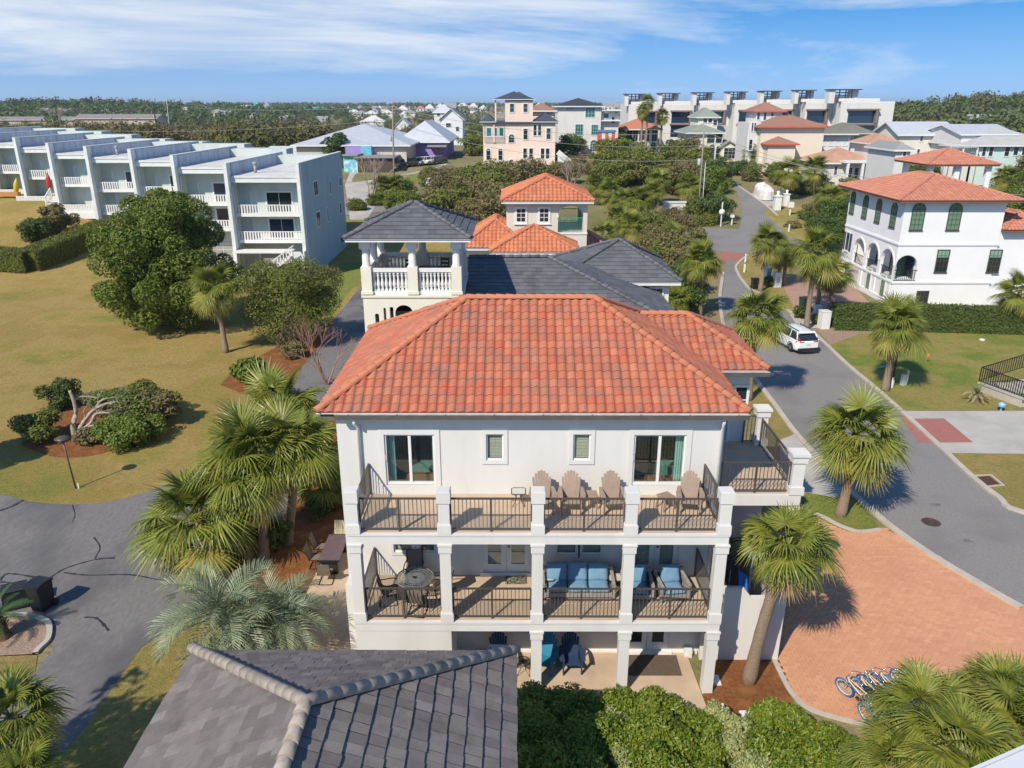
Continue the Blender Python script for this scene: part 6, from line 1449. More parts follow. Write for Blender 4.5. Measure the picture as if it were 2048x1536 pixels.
for k in range(34):
    px = rgh.choice([rgh.uniform(400, 960), rgh.uniform(690, 960), rgh.uniform(20, 400)]); yb = rgh.uniform(216, 240); D = 17.8*FPX/max(6, yb-207); w = 13/D*FPX; h = 6.5/D*FPX; kd = rgh.random()
    far_house(['small white house with pale roof among the far trees', 'small white house with grey roof among the far trees', 'small cream house with dark roof among the far trees'][int(kd*3)], px-w/2, px+w/2, yb-h, yb, yb-h*1.55, 11, None, 'hip' if kd < .6 else 'gablex', [white, white, cream][int(kd*3)], [flatroof, greyroof, darkroof][int(kd*3)], .8, group='small houses towards the horizon', wins=[(px-w*.2, yb-h*.75, w*.14, h*.4), (px+w*.2, yb-h*.75, w*.14, h*.4)], gm=glass, wst='1x1')
# ------------------------------------------------------------------ poles and wires
def pole(label, x, yb, yt, lean=0, r=.16, mat=None, arms=((.0, 1.2),), Yf=None, name='utility_pole', cat='utility pole', wirebox=True):
    p = land(x, yb) if Yf is None else at_y(x, yb, Yf); q = at_y(x+lean, yt, p.y); t = thing(name, label, cat, (p.x, p.y, p.z))
    v = q-p; b = MB(); b.tube([(0, 0, -.4), v*.5, v], [r, r*.85, r*.65], 8); b.build('pole', mat or pole_w, t)
    for dz, L in arms: b = MB(); c = v*(1-dz/ v.length) if v.length else v; b.box(c.x-L, c.y-.07, c.z-.5, c.x+L, c.y+.07, c.z-.36); b.build('crossarm', mat or pole_w, t)
    if wirebox: b = MB(); c = v*.62; b.lathe([(.0, 0), (.22, .02), (.24, .1), (.24, .8), (.2, .9), (.0, .92)], (c.x-.42, c.y-.1, c.z), 10); b.build('transformer', polegr, t)
    return q
T1 = pole('weathered utility pole beside the purple pavilion car park', 789, 392, 213, -4, .17)
T2 = pole('dark leaning utility pole behind the left townhouses', 318, 288, 205, -12, .3, surf('dark_pole', (.03, .03, .035), None, rough=.8), ())
T3 = pole('pale utility pole right of the dark leaning pole', 342, 285, 199, -9, .18, polegr)
T4 = pole('short grey utility pole left of the dark leaning pole', 229, 268, 224, -2, .2, pole_w, wirebox=False)
T5 = pole('tall grey utility pole at the street corner with a green transformer box', 1396, 437, 262, 12, .16)
T5b = pole('slim white pole strapped beside the corner utility pole', 1403, 436, 325, 8, .06, white2, (), wirebox=False)
for l, x, yb, yt in (('slim black street lamp hidden in the trees at the corner', 1433, 420, 385), ):
    p = land(x, yb); t = thing('street_lamp', l, 'street lamp', (p.x, p.y, p.z)); h = at_y(x, yt, p.y).z-p.z; b = MB(); b.tube([(0, 0, 0), (0, 0, h)], .06, 6); b.build('post', blackm, t); b = MB(); b.lathe([(.05, h), (.2, h+.2), (.24, h+.6), (.0, h+.8)], n=8); b.build('lantern', white2, t)
wires = [(T2, T1, 3.), (T1, T5, 4.), (T4, T2, 1.5), (T3, T1, 4.), (T1+Vector((.8, 0, -1)), T5+Vector((.8, 0, -2.)), 4.), (T5, at_y(2120, 430, 60), 3.), (T5+Vector((0, 0, -1.5)), at_y(2120, 395, 70), 2.5), (at_y(-60, 243, 160), T1+Vector((0, 0, -2.)), 4.), (T1+Vector((0, 0, -2.5)), T5+Vector((0, 0, -4)), 4.5), (at_y(-60, 255, 150), at_y(420, 215, 300), 3)]
for i, (a, c, sag) in enumerate(wires):
    b = MB(); n = 22; b.tube([a.lerp(c, k/n)-Vector((0, 0, sag*4*(k/n)*(1-k/n)*.5)) for k in range(n+1)], .028, 4, caps=False)
    tag(b.build('power_line', surf('wire', (.30, .29, .27), None, rough=.6) if i == 0 else bpy.data.materials['wire']), 'thin overhead power line strung between the utility poles', 'power line', 'overhead power lines')
# ------------------------------------------------------------------ vegetation
NR = np.random.default_rng(11)
def unit(v): return v/np.maximum(np.linalg.norm(v, axis=-1, keepdims=True), 1e-9)
def leaves_at(C, Nn, s, asp=.45, rng=NR, curl=.0):
    """diamond leaves at C facing Nn"""
    n = len(C); T = unit(np.cross(Nn, unit(rng.normal(size=(n, 3))))); B = np.cross(Nn, T); s = np.broadcast_to(s, (n,))[:, None]
    V = np.stack([C+T*s, C+B*s*asp+Nn*s*curl, C-T*s, C-B*s*asp+Nn*s*curl], 1).reshape(-1, 3)
    return V, np.arange(4*n).reshape(n, 4)
def crown_pts(clumps, n, rng, inner=.62, up=.35, rough=.55):
    c = np.array(clumps, float); w = c[:, 3]*c[:, 4]+c[:, 4]*c[:, 5]; w /= w.sum(); k = rng.choice(len(c), n, p=w)
    d = unit(rng.normal(size=(n, 3))+np.array([0, 0, up])); r = inner+(1.04-inner)*rng.random(n)**.6
    P = c[k, :3]+d*c[k, 3:6]*r[:, None]; Nn = unit(d/c[k, 3:6]*c[k, 3:6].mean(1, keepdims=True)+rough*rng.normal(size=(n, 3))+np.array([0, 0, .15]))
    return P, Nn
def clump_crown(R, H, nc, rng, flat=1., spread=.75, cr=(.28, .45)):
    """random clump ellipsoids filling a crown of radius R and height H, from z=0"""
    out_ = []
    for i in range(nc):
        a = rng.random()*2*math.pi; u = rng.random()**.6*spread; z = rng.random()
        rr = math.sqrt(max(.05, 1-(2*z-1)**2))*.55+.45
        s = R*rng.uniform(*cr); out_.append((R*u*rr*math.cos(a), R*u*rr*math.sin(a), H*(.16+.7*z), s, s, s*flat*H/(2*R)*1.5 if False else s*flat))
    out_.append((0, 0, H*.5, R*.55, R*.55, H*.38)); return out_
def leaf_crown(name, clumps, n, size, mat, seed, asp=.45, inner=.62, up=.35, rough=.55, sv=.35):
    rng = np.random.default_rng(seed); P, Nn = crown_pts(clumps, n, rng, inner, up, rough)
    V, F = leaves_at(P, Nn, size*(1-sv+2*sv*rng.random(n)), asp, rng, .12); return np_mesh(name, V, F, mat)
def limbs(h0, H, R, n, r, rng, mat, name='trunk', lean=0):
    b = MB(); b.tube([(0, 0, -.2), (lean*.3, 0, h0*.6), (lean, .05, h0)], [r*1.25, r, r*.85], 8)
    for i in range(n):
        a = 2*math.pi*(i+rng.random()*.6)/n; q = rng.uniform(.5, .85)
        p0 = Vector((lean, .05, h0*.95)); p2 = Vector((R*q*math.cos(a), R*q*math.sin(a), h0+(H-h0)*rng.uniform(.35, .8))); p1 = p0.lerp(p2, .5)+Vector((0, 0, .15*R)); b.tube([p0, p1, p2], [r*.6, r*.4, r*.12], 6)
    return b.mesh(name, mat)
oakleaf = leafmat('scrub_oak_leaf', [(0.140, 0.165, 0.035), (0.183, 0.205, 0.045), (0.110, 0.139, 0.030), (0.213, 0.224, 0.055), (0.159, 0.185, 0.040)], .2, .6, .2, clump=(.18, .155, .07), csc=.35, lo=.55, hi=.7)
brushleaf = leafmat('brown_brush_leaf', [(0.218, 0.178, 0.080), (0.172, 0.149, 0.065), (0.253, 0.207, 0.100), (0.149, 0.138, 0.055)], .2, .7, .15)
pineleaf = leafmat('dark_evergreen_leaf', [(0.072, 0.117, 0.030), (0.096, 0.150, 0.035), (0.060, 0.098, 0.028), (0.120, 0.169, 0.040)], .15, .5, .25)
greenleaf = leafmat('bright_bush_leaf', [(0.130, 0.196, 0.030), (0.176, 0.230, 0.035), (0.098, 0.155, 0.025), (0.208, 0.230, 0.040)], .25, .5, .3)
magleaf = leafmat('magnolia_leaf', [(0.099, 0.151, 0.018), (0.143, 0.185, 0.024), (0.072, 0.118, 0.016), (0.176, 0.207, 0.030), (0.121, 0.168, 0.020), (0.110, 0.162, 0.018), (0.088, 0.134, 0.018), (0.253, 0.224, 0.030)], .2, .48, .3)
hedgeleaf = leafmat('hedge_leaf', [(0.143, 0.161, 0.035), (0.176, 0.190, 0.045), (0.121, 0.138, 0.030)], .2, .6, .2)
darkhedge = leafmat('dark_hedge_leaf', [(0.077, 0.109, 0.028), (0.098, 0.131, 0.033), (0.119, 0.152, 0.039)], .2, .55, .25)
farleaf = leafmat('far_wood_leaf', [(0.089, 0.132, 0.050), (0.121, 0.155, 0.055), (0.074, 0.109, 0.045), (0.142, 0.161, 0.060), (0.105, 0.144, 0.050)], .15, .7, .1, clump=(.14, .13, .07), csc=.02, lo=.5, hi=.62)

# ---- fan palms
def fan_frond(pitch, seed, mat, Lp=.85, R=.95, n=34, droop=.55, spread=118, name='frond'):
    rg = random.Random(seed); V = []; F = []; p = R_(pitch)
    d0 = Vector((math.cos(p), 0, math.sin(p))); hub = d0*Lp+Vector((0, 0, -.10*Lp*math.cos(p))); a = Vector((math.cos(p-.30), 0, math.sin(p-.30))); up = Vector((0, 1, 0)).cross(a)*-1
    w = .022
    for q, ww in ((Vector((0, 0, 0)), .03), (d0*Lp*.5, .02), (hub, .014)):
        V += [q+Vector((0, -ww, 0)), q+Vector((0, ww, 0))]
    F += [(0, 2, 3, 1), (2, 4, 5, 3)]
    for i in range(n):
        f = R_(spread)*(2*i/(n-1)-1); f += rg.uniform(-.03, .03); dr = (a*math.cos(f)+Vector((0, 1, 0))*math.sin(f)); side = (Vector((0, 1, 0))*math.cos(f)-a*math.sin(f))
        L = R*(.62+.38*math.cos(f/2)**2)*rg.uniform(.9, 1.06); k = len(V); cup = .10*math.cos(f*1.2)
        dd = droop*rg.uniform(.55, 1.25)
        for t, ww in ((.0, .010), (.32, .028), (.68, .021), (1., .002)):
            c = hub+dr*L*t+up*cup*math.sin(t*math.pi)*.5+Vector((0, 0, -dd*L*max(0, t-.25)**2*1.2))
            tw = up*(.012 if i % 2 else -.012)*(1-t)
            V += [c-side*ww+tw, c+side*ww-tw]
        for j in range(3): F.append((k+2*j, k+2*j+2, k+2*j+3, k+2*j+1))
    return np_mesh(name, [v[:] for v in V], F, mat)
FR = {}
for cls, pit, mt, dr in (('spear', 78, frondm, .08), ('up', 58, frondm, .28), ('up2', 40, frondm, .45), ('mid', 20, frondm, .58), ('mid2', 4, frondm, .62), ('low', -16, frondm, .6), ('low2', -34, frondy, .42), ('hang', -58, frondy, .3), ('dead', -72, fronddead, .2)):
    FR[cls] = [fan_frond(pit+dp, hash((pit, s)) % 1000, mt, .85+.08*s, .98, 34, dr) for s, dp in enumerate((-5, 5))]
DIST = [('spear', 3), ('up', 6), ('up2', 6), ('mid', 7), ('mid2', 6), ('low', 4), ('low2', 4), ('hang', 4), ('dead', 3)]
def palm_trunk(v, r0, r1, mat, boots=.0, seed=0, bend=.0):
    rg = random.Random(seed); b = MB(); n = 14; pts = []; rs = []
    for i in range(n+1):
        t = i/n; q = v*t+Vector((bend*math.sin(t*math.pi), 0, 0)); pts.append(q); rs.append((r0*(1.25-.25*min(1, t*5)) if t < .2 else r0+(r1-r0)*t)*(1+.05*(i % 2)))
    pts[0] = Vector((0, 0, -.15)); b.tube(pts, rs, 10)
    if boots:
        for i in range(int(26*boots)):
            t = rg.uniform(1-.35*boots, .98); a = rg.random()*6.28; q = v*t; o = Vector((math.cos(a), math.sin(a), 0)); b.bar(q+o*r1*.8, q+o*(r1+.10)+Vector((0, 0, .16)), .05, .02)
    return b.mesh('trunk', mat)
def palm(label, base, crown, rad=1.8, dens=1., seed=0, group=None, yellow=1., boots=.8, r0=.2, joined=None, trunk=True, near=True, up_only=False):
    """base, crown: world points (crown = bud); fronds are separate leaves, or one crown for far palms"""
    rg = random.Random(seed); t = thing('sabal_palm' if near else 'palm_tree', label, 'palm tree', base, 0, group); v = Vector(crown)-Vector(base)
    if trunk:
        link('trunk', palm_trunk(v, r0, r0*.8, trunkm, 0, seed, rg.uniform(-.1, .1)), t)
        if boots > .6 and near:
            b = MB(); L = v.length
            for i in range(int(60*boots)):
                q = rg.uniform(1-.34*boots, .97); a = rg.random()*6.28; o = Vector((math.cos(a), math.sin(a), 0)); b.bar(v*q+o*r0*.72, v*q+o*(r0*.8+.07)+Vector((0, 0, rg.uniform(-.28, .12))), .07, .025)
            b.build('leaf_boots', bootm, t)
    s = rad/1.85
    if joined is not None:
        link('crown', joined, t, Matrix.Translation(v) @ Matrix.Rotation(rg.random()*6.28, 4, 'Z') @ Matrix.Scale(s, 4)); return t
    az = rg.random()*6.28
    for cls, n in DIST:
        k = n*dens
        if cls in ('low2', 'hang', 'dead'): k *= yellow
        if up_only and cls in ('hang', 'dead'): continue
        k = int(k+.5)
        for i in range(k):
            az += 2.399+rg.uniform(-.25, .25); sc = s*rg.uniform(.78, 1.16)
            link('frond', rg.choice(FR[cls]), t, Matrix.Translation(v+Vector((0, 0, -.05))) @ Matrix.Rotation(az, 4, 'Z') @ Matrix.Rotation(R_(rg.uniform(-13, 13)), 4, 'Y') @ Matrix.Rotation(R_(rg.uniform(-28, 28)), 4, 'X') @ Matrix.Scale(sc, 4))
    return t
def joined_crown(seed, yellow=1., mats=None):
    rg = random.Random(seed); Vs = []; Fs = []; mi = []; nv = 0; az = 0; ms = [frondm, frondy, fronddead]
    for cls, n in DIST:
        for i in range(int(n*.8*(yellow if cls in ('low2', 'hang', 'dead') else 1)+.5)):
            az += 2.399+rg.uniform(-.25, .25); me = rg.choice(FR[cls]); co = np.empty(len(me.vertices)*3, np.float32); me.vertices.foreach_get('co', co); co = co.reshape(-1, 3)
            M = np.array(Matrix.Rotation(az, 3, 'Z') @ Matrix.Rotation(R_(rg.uniform(-10, 10)), 3, 'X') @ Matrix.Scale(rg.uniform(.88, 1.1), 3)); Vs.append(co @ M.T)
            ix = np.empty(len(me.loops), np.int32); me.loops.foreach_get('vertex_index', ix); Fs.append(ix.reshape(-1, 4)+nv); mi += [ms.index(me.materials[0])]*(len(ix)//4); nv += len(co)
    me = np_mesh('crown', np.concatenate(Vs), np.concatenate(Fs), ms); me.polygons.foreach_set('material_index', mi); return me
PC = [joined_crown(s, y) for s, y in ((1, .6), (2, 1.5), (3, 1.))]
bootm = surf('leaf_boot', (.15, .10, .065), (.25, .18, .11), 9, .95)
def palm_px(label, bx, by, cx, cy, rpx, **k):
    b = land(bx, by); c = at_y(cx, cy, b.y+k.pop('dy', 0)); d = (c-CAMP).dot(_f); r = rpx*d/FPX
    return palm(label, b, c, r, **k)
palm_px('tall sabal palm leaning over the forecourt by the corner of the white villa', 1497, 1362, 1577, 1092, 112, seed=1, yellow=.7, r0=.2, boots=.5)
palm_px('sabal palm on the green verge between the villa and the street', 1680, 1030, 1712, 868, 108, seed=2, yellow=1.6, r0=.22, boots=1.)
palm_px('sabal palm on the empty lawn beside a black lamp post', 1770, 781, 1796, 648, 74, seed=3, yellow=2., r0=.22, boots=1.)
palm_px('sabal palm in the street verge behind the small wing roof', 1497, 800, 1516, 632, 70, seed=4, yellow=1.2, r0=.2)
palm_px('sabal palm with a straight trunk behind the villa, at the street bend', 1400, 632, 1402, 520, 52, seed=5, yellow=1.2, r0=.2)
palm_px('sabal palm on the traffic island by the side street', 1520, 582, 1534, 482, 46, seed=6, yellow=1.6, r0=.2)
palm_px('sabal palm beside the villa forecourt, tallest of the street group', 1612, 660, 1633, 500, 66, seed=7, yellow=1.4, r0=.22)
palm_px('shaded sabal palm close to the arcade of the right villa', 1634, 616, 1648, 540, 44, seed=8, yellow=.5, r0=.2)
palm_px('small sabal palm before the garage of the right villa', 1656, 628, 1672, 548, 46, seed=9, yellow=.6, r0=.2)
palm_px('slim palm with twin trunks on the traffic island, left trunk', 1558, 566, 1560, 505, 36, seed=10, yellow=.5, r0=.2)
palm_px('slim palm with twin trunks on the traffic island, right trunk', 1566, 570, 1574, 510, 36, seed=12, yellow=.5, r0=.2)
palm_px('young date palm by the clipped hedge at the right edge', 2028, 664, 2040, 585, 52, seed=11, yellow=1.6, r0=.2)
# palms by the west wall of the villa
palm_px('sabal palm leaning over the lane, foremost of the west side group', 455, 1138, 392, 1040, 134, seed=21, yellow=.5, r0=.19, boots=1., dens=1.1)
palm_px('tall sabal palm with a thick trunk, centre of the west side group', 527, 1118, 517, 915, 135, seed=22, yellow=.25, r0=.22, dens=1.15, boots=.6)
palm_px('sabal palm with its crown over the lane, rearmost of the west side group', 560, 985, 565, 825, 112, seed=23, yellow=.2, r0=.22, dens=1.1)
palm_px('sabal palm against the west wall of the villa', 575, 1090, 592, 890, 115, seed=24, yellow=.3, r0=.2, dens=1.1)
palm_px('slender sabal palm under the taller crowns of the west side group', 497, 1122, 470, 965, 105, seed=25, yellow=.3, r0=.18)
palm_px('low sabal palm in the mulch beside the west wall', 640, 1010, 648, 968, 70, seed=26, yellow=1., r0=.2)
palm_px('sabal palm with a skirt of old leaves in front of the magnolia', 452, 705, 430, 572, 60, seed=27, yellow=1.6, r0=.2, boots=1.2)
# palms at the bottom corners, their trunks below the frame
for i, (cx, cy, z, rpx, l) in enumerate(((1850, 1425, 3.4, 118, 'sabal palm crown over the parked bicycles'), (1905, 1500, 4.0, 140, 'large sabal palm crown at the lower right, centre of its clump'), (1985, 1395, 3.4, 118, 'sabal palm crown beyond the large one at the lower right'), (1790, 1530, 3.4, 112, 'sabal palm crown next to the clipped shrubs at the lower right'), (2070, 1450, 4.0, 130, 'sabal palm crown cut by the right edge of the view'), (1960, 1590, 3.6, 130, 'sabal palm crown against the pale roof edge at the lower right'))):
    c = at_z(cx, cy, z); d = (c-CAMP).dot(_f); palm(l, (c.x, c.y, 0), c, rpx*d/FPX, 1., 40+i, 'palms at the lower right corner', .3, r0=.2, boots=.4)
c = at_z(22, 1432, 3.2); palm('sabal palm at the lower left edge beside the lane', (c.x, c.y, 0), c, 115*(c-CAMP).dot(_f)/FPX, 1., 52, None, .8)
c = at_z(40, 1570, 2.4); palm('dark low palm in the shade at the lower left corner', (c.x, c.y, 0), c, 110*(c-CAMP).dot(_f)/FPX, .8, 53, None, 1.)
# the palm that throws its shade across the left lawn, cut by the frame
# middle distance palms
mid = [(780, 402, 781, 378, 38), (765, 400, 762, 372, 30), (1186, 410, 1192, 372, 34), (1215, 432, 1220, 385, 32), (1240, 440, 1246, 402, 36), (1272, 445, 1275, 400, 36), (1296, 440, 1300, 388, 34), (1316, 412, 1318, 362, 34), (1375, 420, 1378, 372, 36), (1235, 478, 1238, 440, 40), (1262, 490, 1265, 452, 36), (1200, 500, 1205, 470, 38),
       (1510, 345, 1506, 305, 26), (1535, 345, 1540, 290, 26), (1572, 400, 1577, 343, 36), (1626, 390, 1630, 338, 36), (1405, 320, 1402, 290, 22), (1412, 330, 1408, 312, 24), (1180, 305, 1184, 248, 18), (1245, 305, 1240, 272, 22), (1650, 440, 1660, 395, 34), (1690, 430, 1700, 385, 30), (1500, 330, 1498, 318, 22), (1340, 500, 1345, 470, 34), (1355, 640, 1350, 600, 40), (2005, 395, 2010, 352, 30), (545, 300, 548, 268, 16), (520, 296, 525, 272, 14)]
for i, (bx, by, cx, cy, r) in enumerate(mid): palm_px(['bushy green sabal palm ', 'yellowing sabal palm ', 'slim sabal palm '][i % 3]+('beside the lane beyond the belvedere' if i < 2 else 'in the thicket right of the greige house' if i < 12 else 'by the houses along the side street' if i < 25 and by < 420 else 'at the edge of the streetside gardens'), bx, by, cx, cy, r, seed=60+i, group='palms of the middle distance, kind %d' % (i % 3), joined=PC[i % 3], near=False, boots=0)
for l, bx, by, cx, cy, r in (('very tall slim washingtonia palm, left of the pair above the orange roof', 1282, 306, 1286, 222, 19), ('very tall slim washingtonia palm with a tilted crown, tallest above the orange roof', 1290, 306, 1296, 203, 19), ('tall slim washingtonia palm right of the orange roof', 1318, 304, 1325, 232, 20)):
    palm_px(l, bx, by, cx, cy, r, seed=int(bx), joined=PC[1], near=False, boots=0, r0=.28)
# ---- feather palms
def feather(pitch, seed, L=2.0, n=34, ll=.5, bendk=1.5, mat=None, wid=.016, vee=.5, name='frond'):
    rg = random.Random(seed); V = []; F = []; p = R_(pitch); pts = []; q = Vector((0, 0, 0)); a = p
    for i in range(n+1):
        pts.append((q.copy(), a)); q = q+Vector((math.cos(a), 0, math.sin(a)))*L/n; a -= bendk/n*(.35+1.3*i/n)
    for i in range(n):
        k = len(V); (c, a0), (d, a1) = pts[i], pts[i+1]; w0, w1 = .02*(1-i/n)+.004, .02*(1-(i+1)/n)+.004
        V += [c+Vector((0, -w0, 0)), c+Vector((0, w0, 0)), d+Vector((0, w1, 0)), d+Vector((0, -w1, 0))]; F.append((k, k+3, k+2, k+1))
        if i < 4: continue
        t = i/n; l = ll*(math.sin(min(1, t*1.25+.18)*math.pi)**.5 if t < .75 else max(.35, 1.15-t)) if False else ll*(.45+.75*math.sin(math.pi*min(.98, t*.82+.12)))*rg.uniform(.85, 1.1)
        for s in (-1, 1):
            f = Vector((math.cos(a0), 0, math.sin(a0))); u = Vector((-math.sin(a0), 0, math.cos(a0))); di = (Vector((0, s, 0))*.75+f*(.55+.4*t)+u*vee*rg.uniform(.6, 1.2)).normalized(); wv = f*wid
            k = len(V); m1 = c+di*l*.55; e = c+di*l+Vector((0, 0, -.18*l)); V += [c-wv*.6, c+wv*.6, m1+wv, m1-wv]; F.append((k, k+1, k+2, k+3)); k = len(V); V += [m1-wv, m1+wv, e+wv*.1, e-wv*.1]; F.append((k, k+1, k+2, k+3))
    return np_mesh(name, [v[:] for v in V], F, mat)
PF_ = {c: [feather(p+d, i*7+int(p), 2.0, 32, .56, bk, m, .021) for i, d in enumerate((-6, 6))] for c, p, bk, m in (('up', 70, 1.7, pindom), ('mid', 48, 2.0, pindom), ('low', 26, 1.9, pindom), ('flat', 6, 1.5, pindom), ('old', -12, 1.2, pindoy))}
def feather_palm(label, base, crown, dist, sc, lib, name, mat_t, r0, seed):
    rg = random.Random(seed); t = thing(name, label, 'palm', base); v = Vector(crown)-Vector(base); link('trunk', palm_trunk(v, r0, r0, mat_t, 1.5, seed), t); az = 0
    for c, n in dist:
        for i in range(n):
            az += 2.399; link('frond', rg.choice(lib[c]), t, Matrix.Translation(v) @ Matrix.Rotation(az, 4, 'Z') @ Matrix.Rotation(R_(rg.uniform(-10, 10)), 4, 'X') @ Matrix.Scale(sc*rg.uniform(.85, 1.12), 4))
    return t
for i, (x, y, zc, sc, l) in enumerate(((452, 1262, 2.0, 1.22, 'blue green pindo palm with arching leaves by the lane, larger of two'), (560, 1272, 1.7, 1.1, 'blue green pindo palm with yellowing leaf tips beside the side patio'))):
    c = at_z(x, y-30, zc); feather_palm(l, (c.x, c.y, 0), c, [('up', 5), ('mid', 7), ('low', 8), ('flat', 5), ('old', 2 if i == 0 else 5)], sc, PF_, 'pindo_palm', barkm, .26, 70+i)
CY_ = {c: [feather(p, 5+int(p), 1.1, 30, .17, bk, cycasm, .012, .25)] for c, p, bk in (('up', 70, .9), ('mid', 42, 1.0), ('low', 15, .9))}
p = land(5, 1275); feather_palm('small dark green cycad with a scaly trunk in the gravel bed', p, p+Vector((-.1, 0, .75)), [('up', 7), ('mid', 9), ('low', 8)], 1.15, CY_, 'cycad', surf('cycad_trunk', (.22, .13, .06), (.12, .07, .04), 12, .95, bs=25, bst=.9, bd=.05), .26, 80)
CYY = {c: [feather(p, 5+int(p), 1.0, 26, .17, bk, m, .014, .25)] for c, p, bk, m in (('up', 65, 1.1, leafmat('cycad_green', [(.12, .18, .06), (.15, .2, .07)], .2)), ('mid', 20, 1.2, pindoy), ('low', -15, .8, pindoy))}
p = land(1648+303, 803); feather_palm('small cycad with yellow lower leaves on the green lawn', p, p+Vector((0, 0, .5)), [('up', 8), ('mid', 10), ('low', 8)], .85, CYY, 'cycad', barkm, .18, 81)
for i, (x, y) in enumerate(((1730, 398), (1770, 400), (560, 745))):
    pass

# ---- broadleaf trees
rg_ = np.random.default_rng(5)
def tree(label, base, H, R, crown_me, trunk_me, cat='tree', name='tree', rz=0., group=None, s=(1, 1, 1), z0=0.):
    t = thing(name, label, cat, base, rz, group); t.scale = s
    if trunk_me: link('trunk', trunk_me, t)
    link('crown', crown_me, t, Matrix.Translation((0, 0, z0))); return t
# magnolia
b0 = land(348, 652)
cl = clump_crown(6.6, 12.2, 120, random.Random(3), .85, .95, (.13, .22)); cl = [(x*(1.14-.055*z), y*(1.14-.055*z), z*1.08-.9, a, b, c) for x, y, z, a, b, c in cl]
tree('large dark green magnolia standing on the lawn before the townhouses', b0, 13, 6.5, leaf_crown('crown', cl+[(0, 0, 3, 4.0, 4.0, 2.6)], 95000, .14, magleaf, 3, .42, .7, .35, .55), limbs(3., 10, 4.5, 7, .35, random.Random(1), barkm), name='magnolia_tree')
# olive coloured oak by the lane
b0 = land(560, 690)
cl = clump_crown(4.6, 6.2, 46, random.Random(8), .85, .85, (.18, .34)); cl = [(x+.9, y, z+.6, a, b, c) for x, y, z, a, b, c in cl]
tree('dense olive green live oak beside the lane', b0, 7, 4.5, leaf_crown('crown', cl, 42000, .085, oakleaf, 8, .45, .5, .35, .7), limbs(2, 6, 3.5, 7, .26, random.Random(2), barkm), name='live_oak')
for i, (x, y, h, r) in enumerate(((-13.5, -10.5, 12, 3.0), (-25.5, 14.5, 6.5, 2.6))):
    cl = clump_crown(r, h*.55, 16, random.Random(30+i), .7, .85, (.2, .34)); cl = [(a, b, c+h*.42, d, e, f) for a, b, c, d, e, f in cl]; tree(['tall pine beyond the lower left edge whose shade falls on the lane', 'low oak just beyond the left edge of the lawn'][i], (x, y, 0), h, r, leaf_crown('crown', cl, 1700 if i < 1 else 5000, .2, oakleaf, 30+i), limbs(h*.45, h*.8, r*.7, 6, .2, random.Random(i), barkm))
# bare trees
def bare(seed, H, n0, mat, spread=.55, depth=4, r=.07):
    rg = random.Random(seed); b = MB()
    def grow(p, d, L, r, k):
        q = p+d*L; m = p.lerp(q, .5)+Vector((rg.uniform(-.06, .06), rg.uniform(-.06, .06), 0))*L; b.tube([p, m, q], [r, r*.82, r*.62], 5 if k > 2 else 4, caps=False)
        if k == 0: return
        for i in range(rg.choice((2, 3))):
            e = (d+Vector((rg.uniform(-1, 1), rg.uniform(-1, 1), rg.uniform(-.25, .55)))*spread).normalized(); grow(q, e, L*rg.uniform(.62, .85), r*.6, k-1)
    for i in range(n0): grow(Vector((0, 0, 0)), Vector((rg.uniform(-.5, .5), rg.uniform(-.5, .5), 1)).normalized(), H*.3, r, depth)
    return b.mesh('trunk', mat)
bt = bare(4, 4.6, 4, redbark, .62, 5, .07)
t = thing('bare_crape_myrtle', 'leafless reddish crape myrtle over the lane beside the tile roof', 'tree', land(655, 770)); link('branches', bt, t)
bt2 = bare(9, 7, 3, palebark, .6, 5, .12)
for i, (x, y, l, s) in enumerate(((741, 405, 'leafless pale tree beside the mural shed', 1.2), (1140, 390, 'pale bare tree among the scrub below the white stair', .9), (120, 268, 'bare grey tree in front of the far left apartment block', 2.6))):
    t = thing('bare_tree', l, 'tree', land(x, y), i*1.3, None, s); link('branches', bt2, t)
# fallen old tree and shrubs in the lawn island
def blob(label, px, py_, R, H, n, size, mat, seed, nc=18, name='shrub', cat='shrub', asp=.5, group=None, flat=.8, pos_=None, sx=1.):
    p = pos_ or land(px, py_); cl = clump_crown(R, H, nc, random.Random(seed), flat, .8, (.22, .4)); cl = [(x*sx, y, max(z, .15), a, b, c) for x, y, z, a, b, c in cl]
    t = thing(name, label, cat, p, 0, group); link('foliage', leaf_crown('foliage', cl, n, size, mat, seed, asp, .5, .4, .65), t); b = MB()
    for i in range(5): a = i*1.26; b.tube([(0, 0, -.05), (R*.25*math.cos(a), R*.25*math.sin(a), H*.4), (R*.55*math.cos(a), R*.55*math.sin(a), H*.7)], [.05, .035, .01], 5)
    b.build('stem', barkm, t); return t
b = MB(); rg = random.Random(12); bp0 = land(150, 872)
def limb(pts, r0, r1): P = [at_y(x, y, yy) for x, y, yy in pts]; P = smooth([p-bp0 for p in P], 4); n = len(P); b.tube(P, [r0+(r1-r0)*i/(n-1) for i in range(n)], 7); return P
y0_ = bp0.y
L1 = limb([(150, 874, y0_), (146, 850, y0_), (152, 825, y0_+.2), (147, 800, y0_+.2), (139, 781, y0_+.2)], .17, .08)
L2 = limb([(150, 872, y0_), (170, 840, y0_+.3), (190, 818, y0_+.4), (220, 806, y0_+.6), (262, 802, y0_+.9)], .14, .05); L3 = limb([(152, 868, y0_), (180, 848, y0_-.1), (192, 828, y0_+.2), (228, 825, y0_+.4)], .12, .05)
limb([(165, 862, y0_), (182, 852, y0_-.3), (200, 850, y0_-.4)], .09, .04); limb([(155, 868, y0_), (175, 858, y0_), (212, 850, y0_-.2)], .08, .03)
